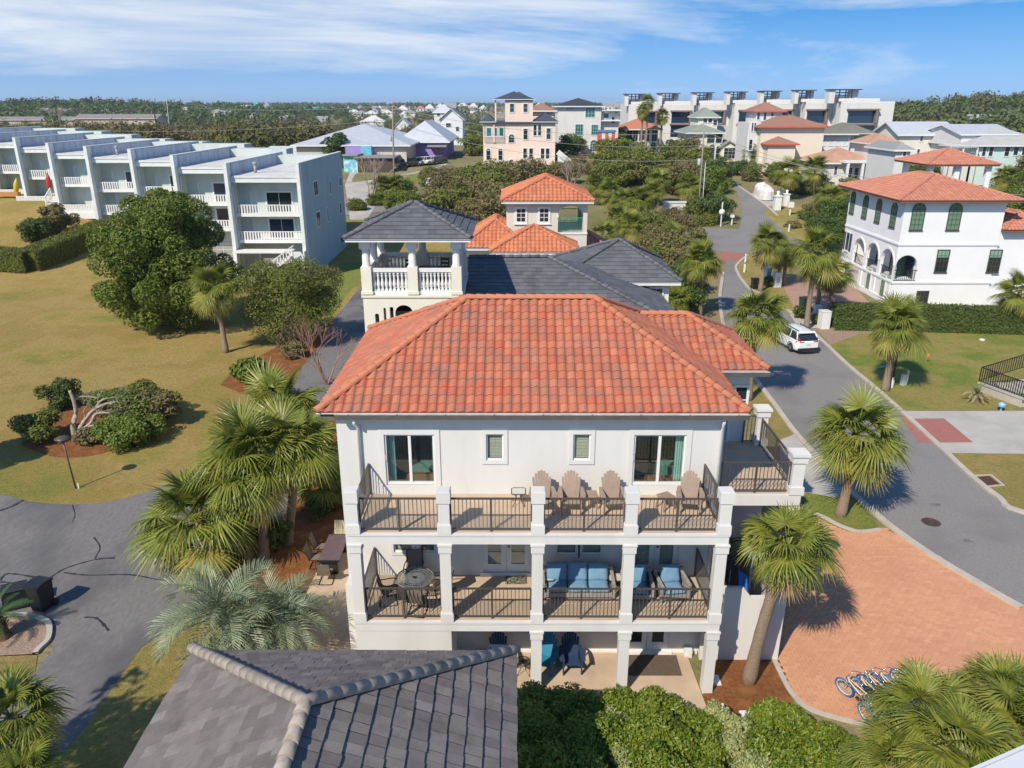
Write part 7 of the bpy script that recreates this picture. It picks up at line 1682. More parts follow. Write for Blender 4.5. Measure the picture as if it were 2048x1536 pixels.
limb([(190, 818, y0_+.4), (205, 800, y0_+.8), (240, 792, y0_+1.2)], .10, .04); limb([(220, 806, y0_+.6), (240, 815, y0_+.7), (270, 820, y0_+.8)], .09, .03); limb([(147, 800, y0_+.2), (165, 793, y0_+.6), (200, 796, y0_+.8)], .09, .03); limb([(172, 838, y0_+.3), (168, 822, y0_+.2), (175, 810, y0_+.2)], .05, .02)
t = thing('gnarled_tree', 'old tree with bare twisting pale limbs in the lawn island', 'tree', bp0); b.build('trunk', palebark, t)
cl = [(1.6, 1.6, 1.7, 1.3, .9, .5), (2.6, 1.4, 1.6, 1.0, .9, .5), (.7, 1.9, 1.5, .9, .8, .5), (3.4, 1.0, 1.3, .8, .8, .5)]
link('crown', leaf_crown('crown', cl, 2600, .10, greenleaf, 5, .45, .35, .4, .8), t)
link('branches', bare(31, 3.2, 3, palebark, .7, 5, .055), t, Matrix.Translation((.6, .8, .3)) @ Matrix.Rotation(R_(52), 4, 'Y'))
gI = 'shrubs around the gnarled tree'
for l, px, py_, R, H, n, mt, sd in (('olive shrub at the left end of the lawn island', 75, 880, 1.3, 1.4, 3000, oakleaf, 1), ('rounded green shrub in front of the gnarled tree', 258, 886, 1.45, 1.35, 5200, greenleaf, 2), ('dense rounded shrub behind the limbs of the gnarled tree', 290, 836, 1.9, 1.7, 7000, oakleaf, 3), ('grey brown twiggy shrub at the right end of the lawn island', 318, 850, 1.2, 1.8, 3600, brushleaf, 4), ('dark green shrub behind the leaning limb of the gnarled tree', 125, 815, 1.1, 1.5, 2600, darkhedge, 5), ('low green shrub at the right front of the lawn island', 285, 878, 1.2, 1.1, 2600, greenleaf, 6), ('low pale shrub at the foot of the gnarled tree', 190, 885, .9, .7, 1600, brushleaf, 7)):
    blob(l, px, py_, R*1.25, H*1.15, int(n*1.6), .09, mt, sd, group=gI)
for l, px, py_, R, H, n, mt, sd, sz in (('bright green saw palmetto like bush under the live oak', 500, 762, 1.5, 1.4, 2600, greenleaf, 21, .16), ('brown shrub beside the bare crape myrtle', 590, 715, 1.1, 1.2, 1800, brushleaf, 22, .1), ('bushy green shrub between the palm trunks by the west wall', 552, 1105, .8, 1.8, 2600, darkhedge, 23, .07), ('shrub at the foot of the west wall behind the patio table', 645, 1035, .7, 1.0, 1400, darkhedge, 24, .07), ('small clipped green bush below the pindo palms', 505, 1300, .7, 1.1, 2600, greenleaf, 25, .05),
        ('dark clipped ball shrub on the left slope', 72, 482, 2.2, 2.6, 5000, darkhedge, 26, .14), ('bushy reddish brown shrub beside the left townhouses', 118, 470, 2.6, 3.6, 5200, brushleaf, 27, .16), ('dark round shrub by the blue end wall of the townhouses', 670, 500, 1.5, 2.2, 2400, darkhedge, 28, .14),
        ('dark green tree before the wide metal roofed shop', 672, 335, 3.4, 7.0, 2600, pineleaf, 29, .3), ('low dark bush at the street corner by the white pole', 1585, 458, 1.4, 1.0, 1400, brushleaf, 30, .14), ('round dark shrub before the orange roofed house', 1345, 318, 3.0, 4.0, 1800, pineleaf, 31, .3), ('shrub by the bins of the right villa', 1603, 638, .8, 1.3, 1200, darkhedge, 32, .1), ('small round shrub beside a white gate pier', 1634, 648, .7, .9, 1000, greenleaf, 33, .09), ('small round shrub beside the white pier with black numbers', 1540, 572, .9, 1.0, 1000, greenleaf, 34, .1)):
    blob(l, px, py_, R, H, n, sz, mt, sd)
# clipped hedges
def hedge(label, pts, w, h, mat, n, size, seed, name='hedge'):
    rng = np.random.default_rng(seed); P = [Vector((p.x, p.y, terr(p.x, p.y))) for p in pts]; t = thing(name, label, 'hedge', P[0]); core = MB(); Cs = []; Ns = []
    tot = sum((P[i+1]-P[i]).length for i in range(len(P)-1))
    for i in range(len(P)-1):
        a, c = P[i]-P[0], P[i+1]-P[0]; d = (c-a); L = d.length; d = d/L; nn = Vector((-d.y, d.x, 0)).normalized()
        core.bar(a+Vector((0, 0, h*.46)), c+Vector((0, 0, h*.46)), w*.86, h*.86); k = int(n*L/tot)
        u = rng.random(k)*1.06-.03; s = rng.random(k); per = (w+2*h); s = s*per; q = np.zeros((k, 3)); nv = np.zeros((k, 3)); A_ = np.array(a); D_ = np.array(d*L); N_ = np.array(nn)
        lf = s < h; tp = (s >= h) & (s < h+w); rt = s >= h+w
        off = np.where(lf, -w/2, np.where(tp, s-h-w/2, w/2)); zz = np.where(lf, s, np.where(tp, h, s-h-w))
        q = A_+u[:, None]*D_+off[:, None]*N_; q[:, 2] += zz; nv = np.where(tp[:, None], np.array([0, 0, 1.]), np.where(lf[:, None], -N_, N_))
        q += rng.normal(size=(k, 3))*size*.6; Cs.append(q); Ns.append(unit(nv+.6*rng.normal(size=(k, 3))))
        for e_, sg in ((a, -1), (c, 1)):
            kk = int(k*.12); q = np.array(e_)+N_*(rng.random(kk)-.5)[:, None]*w; q[:, 2] += rng.random(kk)*h; Cs.append(q+np.array(d)*sg*w*.02); Ns.append(unit(np.array(d)*sg+.6*rng.normal(size=(kk, 3))))
    core.build('core', mat, t); V, F = leaves_at(np.concatenate(Cs), np.concatenate(Ns), size*(.7+.6*rng.random(sum(map(len, Cs)))), .5, rng, .1); link('foliage', np_mesh('foliage', V, F, mat), t); return t
hedge('long clipped hedge running from the left edge to the townhouses', pix([(-120, 530), (60, 540), (110, 520), (215, 475)]), 2.6, 2.1, hedgeleaf, 26000, .10, 41)
hedge('clipped dark green hedge before the white villa on the right', pix([(1668, 656), (1860, 660), (2150, 668)]), 1.6, 2.0, darkhedge, 22000, .09, 42)
hedge('low clipped hedge beside the corner utility pole', pix([(1330, 452), (1420, 450), (1428, 440)]), 2., 1.3, hedgeleaf, 3000, .16, 43)
# foreground shrubs
fl1 = leafmat('glossy_shrub_leaf', [(0.127, 0.202, 0.020), (0.178, 0.252, 0.025), (0.092, 0.157, 0.018), (0.218, 0.274, 0.030), (0.299, 0.280, 0.035)], .25, .4, .4)
fl2 = leafmat('variegated_leaf', [(.34, .37, .14), (.42, .43, .20), (.27, .32, .11), (.38, .40, .16)], .2, .45, .35)
gF = 'shrubs in the foreground border'
def border(label, spots, size, n, mat, seed, sv=.3):
    rgx = random.Random(seed); cl = []
    o = at_z(spots[0][0], spots[0][1], spots[0][2]*.5)
    for x, y, h, r in spots:
        c = at_z(x, y, h*.8)
        for k in range(5): a = rgx.random()*6.28; q = rgx.random()*.6*r; cl.append((c.x-o.x+q*math.cos(a), c.y-o.y+q*math.sin(a), h*rgx.uniform(.5, .78), r*.62, r*.62, h*.3))
        cl.append((c.x-o.x, c.y-o.y, h*.4, r, r, h*.42))
    t = thing('shrub', label, 'shrub', (o.x, o.y, 0), 0, gF); link('foliage', leaf_crown('foliage', cl, n, size, mat, seed, .5, .55, .5, .6, sv), t); b = MB()
    for x, y, h, r in spots: c = at_z(x, y, h*.8); b.tube([(c.x-o.x, c.y-o.y, -.05), (c.x-o.x+.1, c.y-o.y, h*.6)], [.05, .02], 5); b.tube([(c.x-o.x, c.y-o.y, .1), (c.x-o.x-.2, c.y-o.y+.2, h*.7)], [.04, .015], 5)
    b.build('stem', palebark, t); return t
border('deep green shrub in the shade of the grey tiled roof', [(1068, 1392, 1.7, .8), (1125, 1402, 1.7, .75), (1180, 1402, 1.7, .7), (1075, 1460, 2.1, 1.0), (1150, 1465, 2.0, .9), (1200, 1460, 1.9, .8), (1070, 1540, 2.3, 1.), (1160, 1540, 2.2, 1.0)], .055, 44000, fl1, 101)
border('glossy green shrub left of the pale variegated one, half in sun', [(1240, 1392, 1.6, .7), (1300, 1405, 1.6, .75), (1358, 1420, 1.5, .7), (1405, 1440, 1.3, .6), (1290, 1460, 2.0, .85), (1360, 1480, 1.9, .85), (1420, 1490, 1.6, .6), (1330, 1540, 2.1, .9), (1420, 1550, 1.9, .7)], .055, 46000, fl1, 102)
border('pale variegated shrub running between the two glossy green shrubs', [(1425, 1420, 1.3, .42), (1462, 1440, 1.4, .48), (1488, 1480, 1.6, .52), (1500, 1530, 1.8, .6), (1455, 1480, 1.5, .5)], .05, 17000, fl2, 103)
border('pale variegated shrub at the sunlit edge of the roof shade', [(1225, 1440, 1.4, .45), (1250, 1500, 1.5, .5), (1270, 1560, 1.6, .6), (1340, 1560, 1.5, .6)], .05, 9000, fl2, 104)
border('glossy green shrub next to the forecourt kerb', [(1535, 1418, 1.6, .62), (1585, 1440, 1.6, .65), (1630, 1462, 1.4, .6), (1555, 1490, 2.0, .8), (1620, 1510, 1.8, .75), (1580, 1555, 2.0, .8), (1660, 1540, 1.5, .6)], .055, 40000, fl1, 105)
border('bright low shrub between the forecourt kerb and the big palm crowns', [(1672, 1466, 1.1, .5), (1700, 1490, 1.2, .5), (1700, 1530, 1.3, .55)], .05, 12000, greenleaf, 106)
border('pale variegated shrub beneath the palm crown at the lower right', [(1620, 1540, 1.3, .55), (1670, 1530, 1.2, .5)], .05, 5000, fl2, 107)

# ---- middle distance trees, alike ones share their crowns
VAR = {}
for nm, mt, n, sz, nc, fl in (('oak', oakleaf, 3200, .30, 26, .8), ('oak2', oakleaf, 3000, .30, 30, .7), ('brush', brushleaf, 2800, .26, 26, .7), ('pine', pineleaf, 3000, .28, 24, .95), ('green', greenleaf, 2600, .28, 24, .8)):
    sd = sum(map(ord, nm)); cl = clump_crown(3.4, 5.2, nc, random.Random(sd), fl, .85, (.2, .36))
    VAR[nm] = (leaf_crown('crown', cl, n, sz*.72, mt, sd, .5, .5, .35, .7), limbs(1.6, 5, 2.6, 5, .2, random.Random(sd), barkm))
LBL = dict(oak='olive scrub oak', oak2='spreading low scrub oak', brush='brown winter scrub tree', pine='dark evergreen tree', green='bright green bushy tree')
rgm = random.Random(77)
def grove(poly, n, kinds, smin, smax, lbl, minsep=.5):
    """trees on the land inside a patch of the photograph"""
    xs_ = [p[0] for p in poly]; ys_ = [p[1] for p in poly]; P = [Vector((x, y, 0)) for x, y in poly]; k = 0; tries = 0; placed = []
    while k < n and tries < n*60:
        tries += 1; x, y = rgm.uniform(min(xs_), max(xs_)), rgm.uniform(min(ys_), max(ys_))
        if not inside(x, y, P): continue
        p = land(x, y); s = rgm.uniform(smin, smax)
        if any((q-p).length < (s+r)*minsep*3.4*.5 for q, r in placed): continue
        placed.append((p, s)); kd = rgm.choice(kinds); c_, t_ = VAR[kd]
        t = tree(LBL[kd]+' '+lbl, p, 5, 3, c_, t_, rz=rgm.random()*6.28, s=(s*rgm.uniform(.9, 1.15), s*rgm.uniform(.9, 1.15), s*rgm.uniform(.85, 1.15)), group=LBL[kd]+'s '+lbl); k += 1
grove([(870, 460), (1000, 470), (1000, 430), (1110, 378), (1020, 374), (960, 376), (880, 390)], 34, ['oak', 'oak2', 'oak', 'brush'], .75, 1.2, 'in the thicket left of the greige tile roofed house')
grove([(1120, 375), (1380, 400), (1400, 345), (1380, 325), (1250, 330), (1150, 345)], 26, ['oak', 'oak2', 'oak', 'brush'], .8, 1.25, 'in the thicket below the orange roofed house and tall palms')
grove([(1390, 450), (1470, 440), (1475, 395), (1440, 350), (1395, 360)], 9, ['pine', 'oak', 'green'], .7, 1.0, 'beside the corner utility pole')
grove([(1280, 520), (1385, 560), (1390, 480), (1330, 450), (1290, 460)], 12, ['oak', 'oak2', 'brush'], .6, .9, 'in the thicket between the slate roofs and the side street')
grove([(1330, 640), (1390, 640), (1395, 580), (1340, 590)], 4, ['pine', 'oak'], .5, .75, 'close behind the villa by the street bend')
grove([(780, 440), (880, 440), (890, 400), (840, 380), (770, 395)], 9, ['oak', 'green'], .5, .8, 'between the car park lane and the belvedere')
grove([(700, 425), (770, 425), (770, 392), (720, 388)], 4, ['green', 'oak'], .35, .5, 'beside the lane end of the stepped townhouses')
grove([(900, 300), (965, 320), (965, 260), (930, 250)], 9, ['pine', 'green', 'oak'], .8, 1.2, 'left of the pink tower house')
grove([(1110, 330), (1150, 320), (1150, 290), (1115, 290)], 5, ['pine'], .8, 1.1, 'between the pink house and the modern teal windowed house')
grove([(1205, 318), (1250, 318), (1250, 285), (1210, 285)], 5, ['green', 'oak'], .7, 1., 'right of the modern teal windowed house')
grove([(1325, 315), (1385, 318), (1385, 270), (1330, 265)], 9, ['oak', 'green', 'pine'], .8, 1.2, 'between the orange roof and the grey green roofed house')
grove([(1440, 345), (1560, 385), (1640, 405), (1660, 380), (1560, 350), (1480, 335)], 16, ['pine', 'green', 'oak'], .45, .75, 'along the far end of the side street')
grove([(1600, 440), (1690, 520), (1700, 420), (1760, 385), (1650, 385)], 14, ['green', 'oak', 'pine'], .5, .8, 'left of the arcaded villa on the right')
grove([(1480, 272), (1510, 300), (1520, 272), (1490, 262)], 3, ['oak'], .7, .9, 'beside the small brown tiled lookout')
grove([(1795, 370), (1870, 395), (1870, 350), (1800, 345)], 7, ['pine', 'oak'], .7, 1., 'between the faded roofed house and the terrace pavilion')
grove([(2000, 440), (2140, 500), (2140, 360), (2000, 350)], 16, ['oak', 'green', 'brush'], .9, 1.3, 'behind the terrace pavilion at the right edge')
grove([(2035, 560), (2140, 600), (2140, 500), (2040, 500)], 6, ['brush', 'oak'], .5, .8, 'behind the hedge at the right edge')
grove([(840, 355), (880, 345), (905, 360), (870, 375), (835, 372)], 5, ['oak', 'brush'], .4, .6, 'on the bank by the pavilion car park')
grove([(600, 300), (680, 300), (680, 285), (600, 285)], 2, ['pine'], .8, 1., 'before the wide metal roofed shop')
grove([(1640, 300), (1700, 280), (1760, 262), (1790, 275), (1760, 300), (1700, 310)], 5, ['oak', 'green'], .7, 1., 'in front of the white modern terraces')

# ---- woods that read as one mass
def wood(name, pts, hts, n, mat, label, cat='woods'):
    rng = np.random.default_rng(len(name)); Cs = []; Ns = []; Ss = []
    for (x, y, z), h in zip(pts, hts):
        k = n if isinstance(n, int) else int(n(y)); d = unit(rng.normal(size=(k, 3))+np.array([0, -.15, .5])); r = (.6+.45*rng.random(k)); w = h*rng.uniform(.42, .62)
        lob = 1+.28*np.sin(3*np.arctan2(d[:, 1], d[:, 0])+rng.random()*6)+.2*np.sin(5*d[:, 2]+rng.random()*6)
        P = np.stack([x+d[:, 0]*w*r*lob, y+d[:, 1]*w*r*lob, z+h*.55+d[:, 2]*h*.48*r*lob], 1); Cs.append(P); Ns.append(unit(d+.6*rng.normal(size=(k, 3)))); Ss.append(np.full(k, h*(1.15/math.sqrt(k))))
    s = np.concatenate(Ss)*.92; V, F = leaves_at(np.concatenate(Cs), np.concatenate(Ns), s*(.7+.6*rng.random(len(s))), .7, rng, .1)
    return link(name, np_mesh(name, V, F, mat), None, None, label=label, category=cat, kind='stuff')
def scatter(poly, n, hmin, hmax, seed):
    rg = random.Random(seed); xs_ = [p[0] for p in poly]; ys_ = [p[1] for p in poly]; P = [Vector((x, y, 0)) for x, y in poly]; out_ = []; hs = []
    while len(out_) < n:
        x, y = rg.uniform(min(xs_), max(xs_)), rg.uniform(min(ys_), max(ys_))
        if inside(x, y, P): p = land(x, y); out_.append((p.x, p.y, p.z-.5)); hs.append(rg.uniform(hmin, hmax))
    return out_, hs
def area(x0, x1, y0, y1, n, hmin, hmax, seed, zf=lambda x, y: terr(x, y)):
    rg = random.Random(seed); o = []; hs = []
    for i in range(n): x, y = rg.uniform(x0, x1), rg.uniform(y0, y1); o.append((x, y, zf(x, y)-.5)); hs.append(rg.uniform(hmin, hmax))
    return o, hs
P1, H1 = scatter([(-80, 300), (200, 300), (350, 300), (520, 312), (700, 300), (735, 282), (900, 280), (900, 266), (560, 266), (330, 268), (150, 268), (-80, 268)], 400, 5, 8, 1)
wood('scrub_woods', P1, H1, 420, brushleaf if False else leafmat('woods_leaf', [(.12, .13, .045), (.15, .15, .055), (.10, .115, .04), (.17, .155, .07)], .15, .7, .1, clump=(.18, .15, .08), csc=.03, lo=.48, hi=.6), 'mass of olive and brown scrub woods beyond the townhouses')
P2, H2 = scatter([(-80, 258), (960, 258), (960, 232), (700, 226), (-80, 226)], 560, 4.5, 7.5, 2)
wood('middle_woods', P2, H2, 150, farleaf, 'band of mixed woods between the far houses')
P3, H3 = area(-1500, 1500, 900, 3200, 2000, 8, 12, 3)
wood('horizon_woods', P3, H3, 40, farleaf, 'dark treeline along the horizon')
P4, H4 = area(150, 620, 290, 640, 900, 7, 10.5, 4)
P4 = [(x, y, z) for x, y, z in P4]; wood('hill_woods', P4, H4, 130, farleaf, 'wooded hill at the right edge of the horizon')
P5, H5 = area(-900, -190, 560, 1050, 640, 8, 12, 5); wood('ridge_woods', P5, H5, 90, pineleaf, 'low wooded ridge at the left of the horizon')
P6, H6 = area(60, 260, 215, 420, 160, 5, 8, 6); wood('backdrop_woods', P6, H6, 120, farleaf, 'woods behind the white modern terraces')
# ------------------------------------------------------------------ vehicles
carw = surf('white_car_paint', (.80, .81, .82), None, rough=.25, spec=.6, coat=.6); cardk = surf('dark_car_paint', (.03, .035, .05), None, rough=.25, spec=.6, coat=.6); tyre = surf('tyre_rubber', (.02, .02, .02), None, rough=.85); rim = surf('wheel_rim', (.30, .31, .32), None, rough=.3, metal=.8)
trimk = surf('black_trim', (.025, .025, .028), None, rough=.6); lampr = surf('red_tail_lamp', (.42, .015, .05), None, rough=.2); platem = surf('number_plate', (.62, .64, .66), None, rough=.5); chrome = surf('chrome', (.6, .6, .6), None, rough=.15, metal=1)
def suv(label, loc, rz, paint, detail=True, group=None, L=4.6, Wd=1.86, Hh=1.66):
    """sport utility car, front towards +y"""
    t = thing('parked_car', label, 'car', loc, rz, group); l = L/2; w = Wd/2
    # body shell lofted from cross sections along y
    secs = [(-l, .42, .93, .80, .80), (-l+.04, .34, 1.02, .90, .88), (-l+.35, .28, 1.06, .97, .92), (-1.2, .25, 1.05, 1., .94), (0, .24, 1.03, 1., .94), (1.0, .25, 1.02, 1., .94), (1.45, .27, 1.00, .98, .90), (l-.5, .30, .93, .95, .84), (l-.12, .36, .80, .86, .74), (l, .42, .70, .78, .66)]
    b = MB(); b.smooth = True; rings = []
    for y, z0, z1, kw, kt in secs:
        rings.append([(-w*kw*.96, y, z0), (-w*kw, y, z0+.16), (-w*kw, y, (z0+z1)/2+.05), (-w*kw*.97, y, z1-.08), (-w*kt, y, z1), (w*kt, y, z1), (w*kw*.97, y, z1-.08), (w*kw, y, (z0+z1)/2+.05), (w*kw, y, z0+.16), (w*kw*.96, y, z0)])
    base_i = len(b.v)
    for r in rings:
        for p in r: b.pt(p)
    m = 10
    for i in range(len(rings)-1):
        for k in range(m): b.f.append([base_i+i*m+k, base_i+i*m+(k+1) % m, base_i+(i+1)*m+(k+1) % m, base_i+(i+1)*m+k][::-1]); b.mi.append(0); b.sm.append(True)
    b.f.append([base_i+k for k in range(m)]); b.mi.append(0); b.sm.append(False); b.f.append([base_i+(len(rings)-1)*m+k for k in range(m)][::-1]); b.mi.append(0); b.sm.append(False)
    b.build('body', paint, t)
    # cabin
    zc, zr = 1.02, Hh; C = [(-l+.12, -l+.38), (-1.2, -1.1), (0., -.05), (1.3, .62)]
    lo = [(-w*.90, -l+.10, zc), (w*.90, -l+.10, zc), (w*.93, 1.32, zc-.02), (-w*.93, 1.32, zc-.02)]; hi = [(-w*.68, -l+.62, zr-.04), (w*.68, -l+.62, zr-.04), (w*.70, .40, zr-.02), (-w*.70, .40, zr-.02)]
    g = MB(); g.mesh_(lo+hi, [(0, 1, 5, 4), (1, 2, 6, 5), (2, 3, 7, 6), (3, 0, 4, 7)]); g.build('window_glass', glass, t)
    r = MB(); r.smooth = False; V = []; nx_, ny_ = 7, 9
    for j in range(ny_):
        for i in range(nx_):
            u, v = i/(nx_-1)*2-1, j/(ny_-1); y = -l+.44+v*(2.44+ (L-4.6)); V.append((u*w*.72, y, zr-.02-.07*u*u-.07*(2*v-1)**2+.06))
    r.mesh_(V, [(j*nx_+i, j*nx_+i+1, (j+1)*nx_+i+1, (j+1)*nx_+i) for j in range(ny_-1) for i in range(nx_-1)]); k = len(V)
    r.mesh_([(x, y, z-.06) for x, y, z in V], [(j*nx_+i, (j+1)*nx_+i, (j+1)*nx_+i+1, j*nx_+i+1) for j in range(ny_-1) for i in range(nx_-1)]); r.build('roof', paint, t)
    p = MB()
    for s in (-1, 1):
        for (y0, y1, ww) in ((-l+.16, -l+.64, .13), (-.95, -.86, .06), (.2, .12, .06), (1.30, .40, .07)):
            p.bar((s*w*.905, y0, zc), (s*w*.69, y1, zr-.03), ww, .05, up=(0, 1, 0))
    p.build('pillar', paint, t)
    for s in (-1, 1):
        if detail: q = MB(); q.bar((s*w*.62, -l+.6, zr+.05), (s*w*.62, .3, zr+.05), .04, .04); q.build('roof_rail', blackm, t)
        q = MB(); q.cbox((s*(w+.10), .95, 1.05), (.2, .12, .14)); q.build('wing_mirror', paint, t)
        for y in (-l+.98, l-.92):
            whl = MB(); whl.M = Matrix.Translation((s*(w-.11), y, .35)) @ Matrix.Rotation(math.pi/2, 4, 'Y'); whl.lathe([(.2, -.12), (.33, -.12), (.36, -.08), (.36, .08), (.33, .12), (.2, .12)], n=20); o = whl.build('wheel', tyre, t)
            rm_ = MB(); rm_.M = Matrix.Translation((s*(w-.02), y, .35)) @ Matrix.Rotation(math.pi/2, 4, 'Y'); rm_.lathe([(.0, -.03), (.22, -.03), (.22, .025), (.19, .03), (.05, .0), (.0, .0)], n=14); rm_.build('rim', rim, o)
            a = MB(); n = 10
            for i in range(n):
                q0, q1 = math.pi*i/n, math.pi*(i+1)/n; a.mesh_([(s*(w*1.005), y+.40*math.cos(q0), .33+.40*math.sin(q0)), (s*(w*1.005), y+.40*math.cos(q1), .33+.40*math.sin(q1)), (s*(w*1.005), y+.47*math.cos(q1), .33+.47*math.sin(q1)), (s*(w*1.005), y+.47*math.cos(q0), .33+.47*math.sin(q0))], [(0, 1, 2, 3)])
            a.build('wheel_arch', trimk, t)
        q = MB(); q.mesh_([(s*w*.60, -l-.012, .90), (s*w*.985, -l+.30, .92), (s*w*.96, -l+.24, 1.06), (s*w*.86, -l+.20, 1.30), (s*w*.78, -l+.19, 1.30), (s*w*.72, -l+.0, 1.06)], [(0, 1, 2, 5), (5, 2, 3, 4)]); q.mesh_([(s*w*.40, -l-.012, .96), (s*w*.80, -l-.012, .96), (s*w*.80, -l-.012, 1.03), (s*w*.40, -l-.012, 1.03)], [(0, 1, 2, 3)]); q.build('tail_lamp', lampr, t)
        q = MB(); q.cbox((s*w*.62, l-.06, .70), (.42, .12, .10)); q.build('headlight', platem, t)
    q = MB(); q.box(-w*.88, -l-.05, .30, w*.88, -l+.06, .52); q.box(-w*.5, -l-.06, .22, w*.5, -l+.0, .34); q.build('bumper', trimk, t)
    q = MB(); q.cbox((0, -l-.012, .80), (.34, .02, .17)); q.build('number_plate', platem, t)
    q = MB(); q.mesh_([(-w*.66, -l+.50, zr-.0), (w*.66, -l+.50, zr-.0), (w*.62, -l+.32, zr-.05), (-w*.62, -l+.32, zr-.05), (-w*.66, -l+.50, zr-.05), (w*.66, -l+.50, zr-.05), (w*.62, -l+.32, zr-.09), (-w*.62, -l+.32, zr-.09)], [(0, 3, 2, 1), (4, 5, 6, 7), (3, 7, 6, 2), (0, 4, 7, 3), (1, 2, 6, 5)]); q.build('spoiler', paint, t)
    if detail: q = MB(); q.bar((-.3, -l+.20, 1.16), (.12, -l+.16, 1.10), .03, .02); q.build('wiper', blackm, t)
    return t
a, c = at_z(1584, 708, 0), at_z(1637, 711, 0)
ctr = (a+c)/2; dirv = (at_z(1604, 655, 0)-at_z(1636, 711, 0)); heading = math.atan2(-(1.9), 5.6)
suv('white sport utility car parked at the east kerb of the street', (ctr.x+.15-math.sin(.17)*2.3, ctr.y+2.25, .015), .17, carw)
car_l = [('dark blue car first in the row at the pavilion car park', 808, 334, cardk), ('black car behind the dark blue one at the pavilion car park', 822, 333, cardk), ('white car third in the row at the pavilion car park', 834, 331, carw), ('white sport utility car fourth in the row at the pavilion car park', 850, 330, carw), ('white car at the right end of the row at the pavilion car park', 863, 329, carw), ('dark car half hidden by scrub beyond the row', 876, 328, cardk)]
for i, (l, x, y, m) in enumerate(car_l): p = land(x, y); suv(l, p+Vector((0, 0, .06)), 2.2+.06*i, m, False, 'cars at the pavilion car park')
p = land(861, 375); suv('white car on the lower lane beside the oak thicket', p+Vector((0, 0, .08)), .3, carw, False)
# ------------------------------------------------------------------ bicycles on the forecourt
bl = surf('blue_tyre', (.04, .15, .42), None, rough=.7); cr = surf('cream_frame', (.66, .60, .42), None, rough=.4); cw = surf('cream_rim', (.70, .66, .56), None, rough=.5)
def bicycle(label, loc, rz, lean):
    t = thing('bicycle', label, 'bicycle', loc, rz, 'cruiser bicycles on the brick forecourt'); t.rotation_euler = (0, lean, rz)
    for nm_, y in (('front_wheel', .56), ('rear_wheel', -.52)):
        w = MB(); w.ring((0, y, .33), .31, .032, 'x', 28, 7); o = w.build('wheel', bl, t); r = MB(); r.ring((0, y, .33), .265, .016, 'x', 28, 5); r.build('rim', cw, o)
        s = MB()
        for k in range(12): a = 2*math.pi*k/12; s.bar((0, y, .33), (0, y+.26*math.cos(a), .33+.26*math.sin(a)), .005, .005)
        s.build('spokes', cw, o)
    f = MB(); P = lambda *q: [(0, y, z) for y, z in q]
    f.tube(P((.42, .78), (.25, .66), (-.05, .48), (-.1, .30)), .02, 7); f.tube(P((.42, .84), (.05, .78), (-.22, .70)), .018, 7); f.tube(P((-.26, .88), (-.1, .30)), .018, 7); f.tube(P((-.1, .30), (-.52, .33)), .014, 6); f.tube(P((-.24, .74), (-.52, .33)), .014, 6); f.tube(P((.40, .92), (.47, .66), (.56, .33)), .018, 7); f.build('frame', cr, t)
    h = MB(); h.tube([(0, .40, .92), (0, .38, 1.02), (.18, .36, 1.08), (.33, .16, 1.03), (.34, .02, 1.0)], .013, 6); h.tube([(0, .38, 1.02), (-.18, .36, 1.08), (-.33, .16, 1.03), (-.34, .02, 1.0)], .013, 6); h.build('handlebar', chrome, t)
    s = MB(); s.smooth = True; s.lathe([(.0, .90), (.10, .91), (.13, .94), (.09, .97), (.0, .98)], (0, -.32, 0), 10); s.mesh_([(-.04, -.05, .93), (.04, -.05, .93), (.10, -.28, .965), (-.10, -.28, .965), (0, -.05, .90), (0, -.28, .90)], [(0, 1, 2, 3), (1, 4, 5, 2), (4, 0, 3, 5)]); s.build('saddle', blackm, t)
    k = MB(); k.ring((0.03, -.1, .30), .09, .012, 'x', 16, 5); k.bar((.04, -.1, .30), (.09, -.2, .17), .02); k.bar((-.04, -.1, .30), (-.09, 0, .43), .02); k.cbox((.13, -.2, .16), (.1, .08, .025)); k.cbox((-.13, 0, .44), (.1, .08, .025)); k.build('crank', blackm, t)
    b = MB(); b.tube([(-.03, -.3, .34), (-.12, -.24, .0)], .01, 5); b.build('kickstand', chrome, t)
    return t
a = at_z(1693, 1376, .33)+Vector((.27, -.49, 0)); names = ['cream cruiser bicycle with blue tyres, leftmost of the row', 'cream cruiser bicycle, second from the left of the row', 'cream cruiser bicycle, third from the left of the row', 'cream cruiser bicycle, fourth from the left of the row', 'cream cruiser bicycle, fifth from the left, its front under the palm leaves', 'cream cruiser bicycle, sixth from the left, half under the palm leaves']
for i, l in enumerate(names): bicycle(l, (a.x+(0, .40, .72, 1.10, 1.52, 1.85)[i], a.y+.07*i+(.05, -.04, .06, 0, -.08, .05)[i], .042), .50+(.05, -.08, .03, -.02, .1, -.05)[i], -.2)
a = at_z(1728, 1420, .33)+Vector((.1, -.5, 0)); bicycle('cream cruiser bicycle standing alone nearer the kerb, mostly under palm leaves', (a.x+.15, a.y-.15, .042), .4, -.12)
